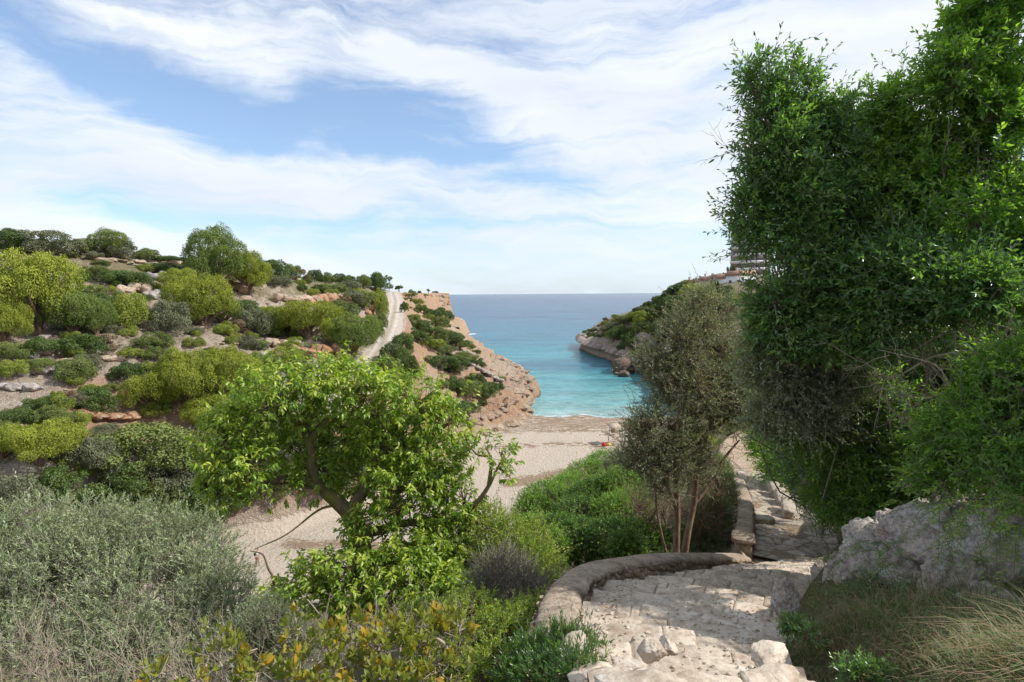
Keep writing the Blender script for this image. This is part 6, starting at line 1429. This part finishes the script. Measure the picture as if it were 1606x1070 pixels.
cliff('cape_sea_cliff', [(-24, 283), (-29.5, 309), (-34.5, 332), (-33, 355), (-30.8, 377), (-34, 396)], -1.5, 9.5, 1.6, MC_T, 'tan sea cliff at the tip of the cape with a dark notch at the water', 402, .28, .6)
cliff('headland_cliff', [(38, 290), (33.2, 264), (34.8, 245), (38.5, 222), (42.6, 195), (44.8, 167), (42, 148), (37.5, 131)][::-1], -1.5, 5.4, 1.7, MC_C, 'pale headland cliff across the bay, dark and undercut along the water', 404, .15, .5)
for k, (px, py, w_, h_, k_, lb) in enumerate([(1010, 540, 26, 30, 2, 'pale triangular rock face in the middle of the headland'), (1032, 548, 30, 26, 2, 'white streaked rock face right of the triangular one'), (1055, 560, 34, 34, 2, 'pale rock face partly behind the wild olive'), (950, 523, 16, 12, 2, 'white rock patch at the seaward end of the headland ridge')]):
    g = ground(px, py, 120)
    if g is not None:
        m = g[1]/FPX; V_, F_ = rock_geo(860+k, 5, (w_*m*.6, w_*m*.5, h_*m*.55), 8, .10, ns=1.5)
        o = obj('pale_rock', make_mesh('pale_rock', V_, F_, MC_C, False, dict(tone=np.full(len(V_), .5))), label=lb, cat='rock', group='pale rock faces on the headland', loc=(g[0], g[1]+w_*m*.12, g[2]))
for k, (px, py, w_, h_, lb) in enumerate([(980, 587, 35, 24, 'largest dark boulder standing in the water below the headland'), (980, 592, 18, 10, 'flat dark boulder in front of the largest one in the water'), (1024, 599, 24, 16, 'round dark boulder in the water right of the largest one'), (1009, 597, 8, 8, 'small dark boulder left of the round one in the water'), (1040, 603, 18, 14, 'dark boulder at the foot of the headland half behind the wild olive'), (968, 589, 8, 5, 'smallest rock at the left of the flat boulder in the water')]):
    Y = ZC/((py-459.5)/FPX); p = pix(px, py, Y); m = Y/FPX
    V_, F_ = rock_geo(880+k, 5, (w_*m*.54, w_*m*.45, h_*m*.62), 9, .07, ns=1.4)
    o = obj('sea_boulder', make_mesh('sea_boulder', V_, F_, M_ROCKD, False, dict(tone=np.full(len(V_), .5))), label=lb, cat='boulder', group='boulders in the water below the headland', loc=(p[0], p[1]+w_*m*.3, h_*m*.33)); o.rotation_euler = (0, 0.18 if k == 0 else 0, .4*k)
g = ground(940, 527, 120)
if g is not None:
    V_, F_ = rock_geo(890, 4, (1.1, 1, .9), 9, .07); obj('boulder', make_mesh('boulder', V_, F_, M_ROCKD, False, dict(tone=np.full(len(V_), .5))), label='small dark rock on the seaward end of the headland ridge', cat='boulder', loc=(g[0], g[1], g[2]+.5))
RKL = []
for k in range(4):
    V_, F_ = rock_geo(840+k, 5, (1, .8, .5), 10, .10, ns=1.5); RKL.append(make_mesh('shore_block', V_, F_, MC_T, False, dict(tone=np.full(len(V_), .5))))
r = np.random.default_rng(19); c = 0; tries = 0
while c < 110 and tries < 6000:
    tries += 1
    t_ = r.random(); Yq = 88+95*t_**.8; xq = np.interp(Yq, [84, 92, 104, 113, 122, 133, 149, 171, 199], [-9.5, -6.5, -2.4, 1.8, 3.6, 4.6, 5.2, 1.6, -4.4])-abs(r.normal())*3.2+.4
    z = hz_at(xq, Yq)
    if z < -.3 or z > 9: continue
    s_ = .5+1.7*r.random()**1.8
    o = obj('shore_block', RKL[c % 4], label='bedded tan block of rock on the left shore of the bay', cat='rock', group='tan blocks along the left shore', loc=(xq, Yq, z-.05*s_)); o.scale = (s_, s_, s_*r.uniform(.5, .9)); o.rotation_euler = (r.normal()*.08, r.normal()*.08, r.uniform(-.6, .6)-.9); c += 1
# stone steps climbing the cape slope
pts = []
for t in np.linspace(0, 1, 60):
    px = 647+(791-647)*t; py = 530+(603-530)*(t**1.02)+4*math.sin(t*math.pi)*(-.6)
    g = ground(px, py, 90)
    if g is not None: pts.append(g)
pts = np.array(pts)
# smooth the run in plan
for k in range(3):
    q = np.convolve(np.pad(pts[:, k], 5, mode='edge'), np.ones(11)/11, 'valid'); pts[:, k] = q
st = empty('cliff_steps', pts[len(pts)//2], 'narrow flight of pale stone steps climbing the cape slope from the beach', 'steps')
s_ = np.concatenate([[0], np.cumsum(np.linalg.norm(np.diff(pts[:, :2], axis=0), axis=1))])
D, F_ = ICO[3]; box = D/np.power((np.abs(D)**6).sum(1), 1/6)[:, None]
ns_ = min(96, int(s_[-1]/.55)); sm = None
me_s = [make_mesh('step', box*(1+.05*fbm(box[:, 0]*2+q, box[:, 1]*2, box[:, 2]*2, seed=q))[:, None]*np.array([.36, 1.0, .26]), F_, M_ROCKC, True, dict(tone=np.full(len(box), .3*q))) for q in range(3)]
for i in range(ns_):
    u_ = s_[-1]*i/(ns_-1); c = np.array([np.interp(u_, s_, pts[:, k]) for k in range(3)]); c2 = np.array([np.interp(u_+.4, s_, pts[:, k]) for k in range(3)])
    z = hz_at(c[0], c[1]); o = obj('step', me_s[i % 3], st, loc=tuple(np.array([c[0], c[1], max(z, c[2])+.28])-np.array(st.location))); o.rotation_euler = (0, 0, math.atan2(*(c2-c)[[1, 0]]) if i < ns_-1 else 0)

# ------------------------------------------------------------------ village on the headland
M_WHITE = plain('white_render', (0.74, 0.73, 0.71), .85, .05, .5); M_CREAM = plain('cream_render', (0.52, 0.42, 0.33), .9, .08, .5); M_GLASS = plain('window_glass', (0.05, 0.07, 0.09), .15, .1, 1, .6); M_GREYW = plain('grey_concrete', (0.33, 0.32, 0.32), .9, .08, .6); M_BROWNP = plain('balcony_shade', (0.20, 0.15, 0.14), .9, .1, .6)
def tile_mat():
    m, t = mat_new('roof_tiles'); P = t.new('ShaderNodeTexCoord').outputs['Object']
    wv_ = t.new('ShaderNodeTexWave', wave_type='BANDS'); wv_.inputs['Scale'].default_value = 1.6; wv_.inputs['Distortion'].default_value = .3; t.put(wv_.inputs['Vector'], P)
    n = t.noise(P, 1.1, 5, .7); col = t.mix(n, (0.30, 0.15, 0.10), (0.50, 0.32, 0.22)); col = t.mix(t.math('MULTIPLY', wv_.outputs[1], .4), col, (0.20, 0.10, 0.07))
    finish(t, pbsdf(t, col, .9, wv_.outputs[1], .6, .08)); return m
M_TILE = tile_mat()
def bxm(name, boxes, mat, parent):
    a = Acc(); B = np.array([[x, y, z] for x in (-.5, .5) for y in (-.5, .5) for z in (-.5, .5)])
    for (cx_, cy_, cz_, sx_, sy_, sz_) in boxes:
        a.add(B*np.array([sx_, sy_, sz_])+np.array([cx_, cy_, cz_]), np.array([[0, 1, 3, 2], [4, 6, 7, 5], [0, 4, 5, 1], [2, 3, 7, 6], [0, 2, 6, 4], [1, 5, 7, 3]]))
    return obj(name, a.mesh(name, mat, False), parent)
def house(x, y, z, w_, d_, h_, rz, wallm, label, chim=2, name='village_house', wins=3):
    e = empty(name, (x, y, z), label, 'house', 'houses on the far headland'); e.rotation_euler = (0, 0, rz)
    bxm('wall', [(0, 0, h_/2-1.5, w_, d_, h_+3)], wallm, e)
    rh = d_*.22; V_ = np.array([[-w_/2-.4, -d_/2-.4, h_+.01], [w_/2+.4, -d_/2-.4, h_+.01], [w_/2+.4, d_/2+.4, h_+.01], [-w_/2-.4, d_/2+.4, h_+.01], [-w_/2-.4, 0, h_+rh], [w_/2+.4, 0, h_+rh]])
    a = Acc(); a.add(V_, [np.array([[0, 1, 5, 4], [2, 3, 4, 5], [0, 3, 2, 1]]), np.array([[0, 4, 3], [1, 2, 5]])]); rf = obj('roof', a.mesh('roof', M_TILE, False), e)
    for c in range(chim):
        cxx = -w_/2+w_*(c+.6)/chim; bxm('chimney', [(cxx, 0.6, h_+rh+.25, .55, .55, 1.5), (cxx, .6, h_+rh+1.06, .75, .75, .14)], M_CREAM, rf)
    for k in range(wins):
        wx_ = -w_/2+w_*(k+.5)/wins
        f = bxm('window', [(wx_-.5, -d_/2-.05, h_*.5, .1, .14, 1.3), (wx_+.5, -d_/2-.05, h_*.5, .1, .14, 1.3), (wx_, -d_/2-.05, h_*.5+.66, 1.1, .14, .1), (wx_, -d_/2-.05, h_*.5-.66, 1.1, .14, .1)], M_WHITE, e)
        bxm('pane', [(wx_, -d_/2-.02, h_*.5, .9, .06, 1.22)], M_GLASS, f)
    return e
for k, (px, pyb, pyt, Y, w_, d_, rz, wm, lb, ch) in enumerate([
    (1090, 452, 445, 250, 9, 8, -.5, M_CREAM, 'leftmost tiled house of the headland terrace with two chimneys', 3), (1103, 452, 443, 246, 8, 8, -.5, M_CREAM, 'tiled house second from the left on the headland', 2), (1115, 451, 440, 240, 8.5, 8, -.5, M_CREAM, 'tiled house third from the left, highest roof of the terrace', 3),
    (1128, 450, 440, 232, 9, 8, -.5, M_CREAM, 'tiled house between the terrace and the white villa', 3), (1143, 455, 438, 215, 12, 9, -.55, M_WHITE, 'long white villa below the tiled terrace', 1), (1162, 452, 433, 212, 9, 9, -.55, M_WHITE, 'white villa at the right end under the tower block', 2)]):
    p = pix(px, pyb, Y); q = pix(px, pyt, Y); house(p[0], Y, p[2], w_, d_, q[2]-p[2], rz, wm, lb, ch)
# tower block
p = pix(1176, 440, 250); top = pix(1176, 352, 250)[2]; hh_ = top-p[2]
e = empty('tower_block', (p[0], 250, p[2]), 'tall white and grey apartment tower with stacked balconies partly hidden by the evergreen', 'building'); e.rotation_euler = (0, 0, -.45)
bxm('wall', [(0, 0, hh_/2-2, 15, 14, hh_+4)], M_GREYW, e); bxm('roof', [(0, 0, hh_+.3, 15.6, 14.6, .6), (2, 1, hh_+1.5, 5, 5, 2.2)], M_WHITE, e)
nf = int(hh_/2.7)
for f_ in range(nf):
    z = 1.2+f_*hh_/nf
    b = bxm('balcony', [(0, -7.7, z-.05, 15.2, 1.5, .18), (0, -8.42, z+.5, 15.2, .1, .95), (-7.6, -7.7, z+.5, .1, 1.5, .95), (-7.62, 0, z+.5, .14, 14, 1.0)], M_WHITE, e)
    wd_ = bxm('window', [(-4.6, -7.03, z+1.1, 3.6, .1, 2.0), (0, -7.03, z+1.1, 3.6, .1, 2.0), (4.6, -7.03, z+1.1, 3.6, .1, 2.0), (-7.53, -3.4, z+1.6, .1, 3.6, 1.2), (-7.53, 2.6, z+1.6, .1, 3.6, 1.2)], M_BROWNP, e)
for (px, pyb, Y, w_, h_, k, lb) in [(1146, 440, 225, 5.5, 6.5, 'maqd0', 'dark tree between the villas and the tower block'), (1134, 441, 228, 3.5, 3.8, 'umb0', 'small palm like tree behind the white villa'), (1120, 452, 212, 4.5, 3.4, 'maqd1', 'dark round bush at the left end of the white villa'), (1075, 450, 244, 6, 3, 'maqy0', 'bright bush left of the tiled terrace')]:
    q = pix(px, pyb, Y); place(k, (q[0], Y, q[2]), w_, w_, h_, lb, 'garden plants of the headland village')

# ------------------------------------------------------------------ lifeguard chair and gear on the beach
M_WOOD = plain('weathered_wood', (0.46, 0.37, 0.27), .85, .15, 6); M_CANV = plain('pale_canvas', (0.40, 0.33, 0.25), .9, .06, 4); M_RED = plain('red_cloth', (0.55, 0.02, 0.025), .6, .1, 4); M_YEL2 = plain('yellow_plastic', (0.62, 0.42, 0.05), .5, .08, 4)
Yc = 24.6/((697-459)/FPX); p = pix(964, 697, Yc); gz_ = hz_at(p[0], Yc)
e = empty('lifeguard_chair', (p[0], Yc, gz_), 'wooden lifeguard chair with a pale slanted roof on the beach', 'lifeguard chair'); e.rotation_euler = (0, 0, .25)
def bar(name, a_, b_, r_, mat, parent): 
    V_, F_ = tube(np.array([a_, b_], float), [r_, r_], 6); c_ = Acc(); c_.add(V_, F_); return obj(name, c_.mesh(name, mat), parent)
for sx_ in (-1, 1):
    for sy_ in (-1, 1):
        bar('leg', (sx_*.85, sy_*.75, -.1), (sx_*.62, sy_*.5, 2.75 if sy_ < 0 else 2.95), .055, M_WOOD, e)
bxm('platform', [(0, 0, 1.35, 1.5, 1.25, .10)], M_WOOD, e); bxm('seat', [(0, .15, 1.85, 1.1, .5, .07), (0, .42, 2.15, 1.1, .06, .5)], M_WOOD, e)
rf = bxm('roof', [(0, 0, 0, 2.0, 1.9, .07)], M_CANV, e); rf.location = (0, 0, 2.92); rf.rotation_euler = (.22, 0, 0)
for k in range(4): bxm('rung', [(0, -.80+.05*k, .25+.3*k, 1.5-.06*k, .07, .07)], M_WOOD, e)
for a_, b_ in (((-.8, -.72, .2), (.65, -.6, 1.3)), ((.8, .72, .2), (-.65, .6, 1.3))): bar('brace', a_, b_, .04, M_WOOD, e)
def sack(x, y, z, sc, mat, name, label, cat, seed):
    V_, F_ = ICO[4]; n = fbm(V_[:, 0]*2.2, V_[:, 1]*2.2, V_[:, 2]*2.2, seed=seed, octs=4)
    V_ = V_*(1+.16*n)[:, None]; V_[:, 2] = np.maximum(V_[:, 2], -.7); V_ = V_*np.array(sc); V_[:, :2] *= (1-.25*np.clip(V_[:, 2:3]/sc[2], 0, 1))
    obj(name, make_mesh(name, V_, F_, mat, True), label=label, cat=cat, loc=(x, y, z+sc[2]*.65))
q = pix(947, 702, Yc-1.5); sack(q[0], Yc-1.5, hz_at(q[0], Yc-1.5), (.34, .30, .42), M_RED, 'red_bundle', 'bright red bundle lying at the foot of the lifeguard chair', 'bundle', 3)
q = pix(955, 701, Yc-1.2); sack(q[0], Yc-1.2, hz_at(q[0], Yc-1.2), (.42, .3, .26), M_YEL2, 'yellow_bundle', 'dull yellow bundle right of the red one under the lifeguard chair', 'bundle', 4)

# ------------------------------------------------------------------ the walker on the sand
M_SKIN = plain('skin', (0.50, 0.29, 0.20), .6, .06, 8); M_SHIRT = plain('pale_shirt', (0.66, 0.62, 0.62), .85, .05, 8); M_SHORT = plain('khaki_shorts', (0.30, 0.225, 0.14), .9, .08, 8); M_PACK = plain('navy_backpack', (0.018, 0.02, 0.04), .6, .1, 8); M_HAIR = plain('brown_hair', (0.10, 0.06, 0.035), .7, .2, 20); M_SHOE = plain('grey_shoe', (0.20, 0.19, 0.18), .7, .1, 8)
def skin_obj(name, verts, edges, rad, mat, parent, sub_=2, root=0):
    me = bpy.data.meshes.new(name); me.from_pydata([tuple(v) for v in verts], edges, []); me.materials.append(mat)
    o = obj(name, me, parent)
    o.modifiers.new('skin', 'SKIN'); me.skin_vertices or None
    sk = me.skin_vertices[0].data if len(me.skin_vertices) else None
    if sk is None:
        bpy.context.view_layer.objects.active = o; bpy.ops.mesh.customdata_skin_add(); sk = me.skin_vertices[0].data
    for i, r_ in enumerate(rad): sk[i].radius = (r_, r_) if not hasattr(r_, '__len__') else r_
    sk[root].use_root = True
    m_ = o.modifiers.new('sub', 'SUBSURF'); m_.levels = sub_; m_.render_levels = sub_
    for p_ in me.polygons: p_.use_smooth = True
    return o
Yp = 24.7/((899-459)/FPX); p = pix(404, 899, Yp)
pe = empty('person', (p[0], Yp, hz_at(p[0], Yp)), 'person in pale shirt and khaki shorts with a dark backpack walking on the sand', 'person'); pe.rotation_euler = (0, 0, .15)
# facing +x, mid stride
bv = [(0, 0, .93), (.02, 0, 1.08), (.05, 0, 1.25), (.08, 0, 1.40), (.10, 0, 1.50), (.12, 0, 1.56), (.145, 0, 1.63), (.14, 0, 1.71),
      (0, .09, .90), (.16, .10, .52), (.10, .10, .10), (.24, .10, .04), (0, -.09, .90), (-.04, -.10, .50), (-.26, -.10, .16), (-.17, -.10, .05),
      (.07, .18, 1.40), (-.04, .23, 1.14), (.10, .24, .94), (.13, .24, .86), (.07, -.18, 1.40), (.16, -.23, 1.14), (.36, -.22, 1.02), (.43, -.22, 1.0)]
be = [(0, 1), (1, 2), (2, 3), (3, 4), (4, 5), (5, 6), (6, 7), (0, 8), (8, 9), (9, 10), (10, 11), (0, 12), (12, 13), (13, 14), (14, 15), (3, 16), (16, 17), (17, 18), (18, 19), (3, 20), (20, 21), (21, 22), (22, 23)]
br = [.13, .12, .135, .12, .055, .06, .085, .075, .085, .055, .035, .03, .085, .055, .035, .03, .055, .04, .03, .032, .055, .04, .03, .032]
# fingers and thumb
for hb, dx, sy_ in ((19, (.03, 0, -1), 1), (23, (1, 0, -.1), -1)):
    hx = np.array(bv[hb]); d_ = unit(np.array(dx, float))
    for f_ in range(5):
        side_ = np.array([0, 1.0, 0])*(f_-1.5)*.018 if f_ < 4 else np.array([.02, -.035*sy_, .01])
        ln = (.075, .085, .08, .062, .05)[f_]
        a0 = hx+d_*.035+side_; a1 = a0+d_*ln*.55; a2 = a1+unit(d_+np.array([.35, 0, -.35]))*ln*.5
        i0 = len(bv); bv += [tuple(a0), tuple(a1), tuple(a2)]; be += [(hb, i0), (i0, i0+1), (i0+1, i0+2)]; br += [.010, .009, .008]
skin_obj('body', bv, be, br, M_SKIN, pe, 2)
skin_obj('shirt', [(-.005, 0, .98), (.02, 0, 1.10), (.05, 0, 1.26), (.08, 0, 1.41), (.07, .17, 1.41), (-.0, .21, 1.24), (.07, -.17, 1.41), (.12, -.21, 1.24)], [(0, 1), (1, 2), (2, 3), (3, 4), (4, 5), (3, 6), (6, 7)], [.155, .145, .155, .13, .075, .07, .075, .07], M_SHIRT, pe, 2)
skin_obj('shorts', [(0, 0, .97), (0, .085, .88), (.11, .095, .62), (0, -.085, .88), (-.02, -.095, .62)], [(0, 1), (1, 2), (0, 3), (3, 4)], [.15, .11, .088, .11, .088], M_SHORT, pe, 2)
skin_obj('backpack', [(-.14, 0, 1.02), (-.15, 0, 1.2), (-.09, 0, 1.42)], [(0, 1), (1, 2)], [(.15, .12), (.17, .14), (.11, .10)], M_PACK, pe, 2)
skin_obj('hair', [(.10, 0, 1.67), (.12, 0, 1.74)], [(0, 1)], [.095, .085], M_HAIR, pe, 2)
for v0, v1 in (((.09, .10, .045), (.26, .10, .03)), ((-.28, -.10, .10), (-.15, -.10, .02))): skin_obj('shoe', [v0, tuple((np.array(v0)+np.array(v1))/2+np.array([0, 0, .01])), v1], [(0, 1), (1, 2)], [.05, .052, .035], M_SHOE, pe, 2)

# ------------------------------------------------------------------ litter on the stairs and path
rng = np.random.default_rng(404)
def drop(x, y):
    best = None
    for bt in BT:
        loc, nrm, i_, d_ = bt.ray_cast(Vector((x, y, ZC-1.0)), Vector((0, 0, -1)))
        if loc is not None and (best is None or loc.z > best): best = loc.z
    return best
bpy.context.view_layer.update()
from mathutils.bvhtree import BVHTree
BT = []
for o in list(stair.children)+[bpy.data.objects['flagstones']]:
    me_ = o.data; mw = o.matrix_world
    BT.append(BVHTree.FromPolygons([mw @ v.co for v in me_.vertices], [tuple(p_.vertices) for p_ in me_.polygons]))
a = Acc(); b_, D_, N_ = [], [], []
for i in range(5200):
    if rng.random() < .5:
        z = rng.uniform(STL[-1][2]+.1, STL[0][2]-.1); A1_, B1_ = along_z(STLs, z+ZC), along_z(STRs, z+ZC); t_ = rng.random()**(1 if rng.random() < .3 else .35) if rng.random() < .7 else rng.random()*.12; x, y = A1_+(B1_-A1_)*t_
    else:
        c, sd_ = path_frame(np.array([rng.uniform(-.2, 13)])); q = c[0]+sd_[0]*rng.choice([-1, 1])*(1-rng.random()**1.7)*1.1; x, y = q[0], q[1]
    z = drop(x, y)
    if z is None: continue
    if rng.random() < .35:
        V_, F_ = ICO[2][0]*rng.uniform(.006, .022)*np.array([1, .8, .55]), ICO[2][1]; a.add(V_+np.array([x, y, z+.004]), F_, rng.random())
    else: b_.append((x, y, z+.006)); D_.append(rng.normal(size=3)*np.array([1, 1, .15])); N_.append(rng.normal(size=3)*.3+np.array([0, 0, 1]))
tag(obj('pebbles', a.mesh('pebbles', M_STEP)), 'small loose stones and grit on the stairs and path', None, None, 'stuff')
n = len(b_); V, F, r1_, t1_ = leaves(np.array(b_), np.array(D_), np.array(N_), rng.uniform(.015, .045, n), rng.uniform(.008, .016, n), rng.random(n), rng.random(n)*0)
tag(obj('leaf_litter', make_mesh('leaf_litter', V, F, L_DRY, False, dict(rnd=r1_, tip=t1_))), 'dry fallen leaves on the stairs and path', None, None, 'stuff')
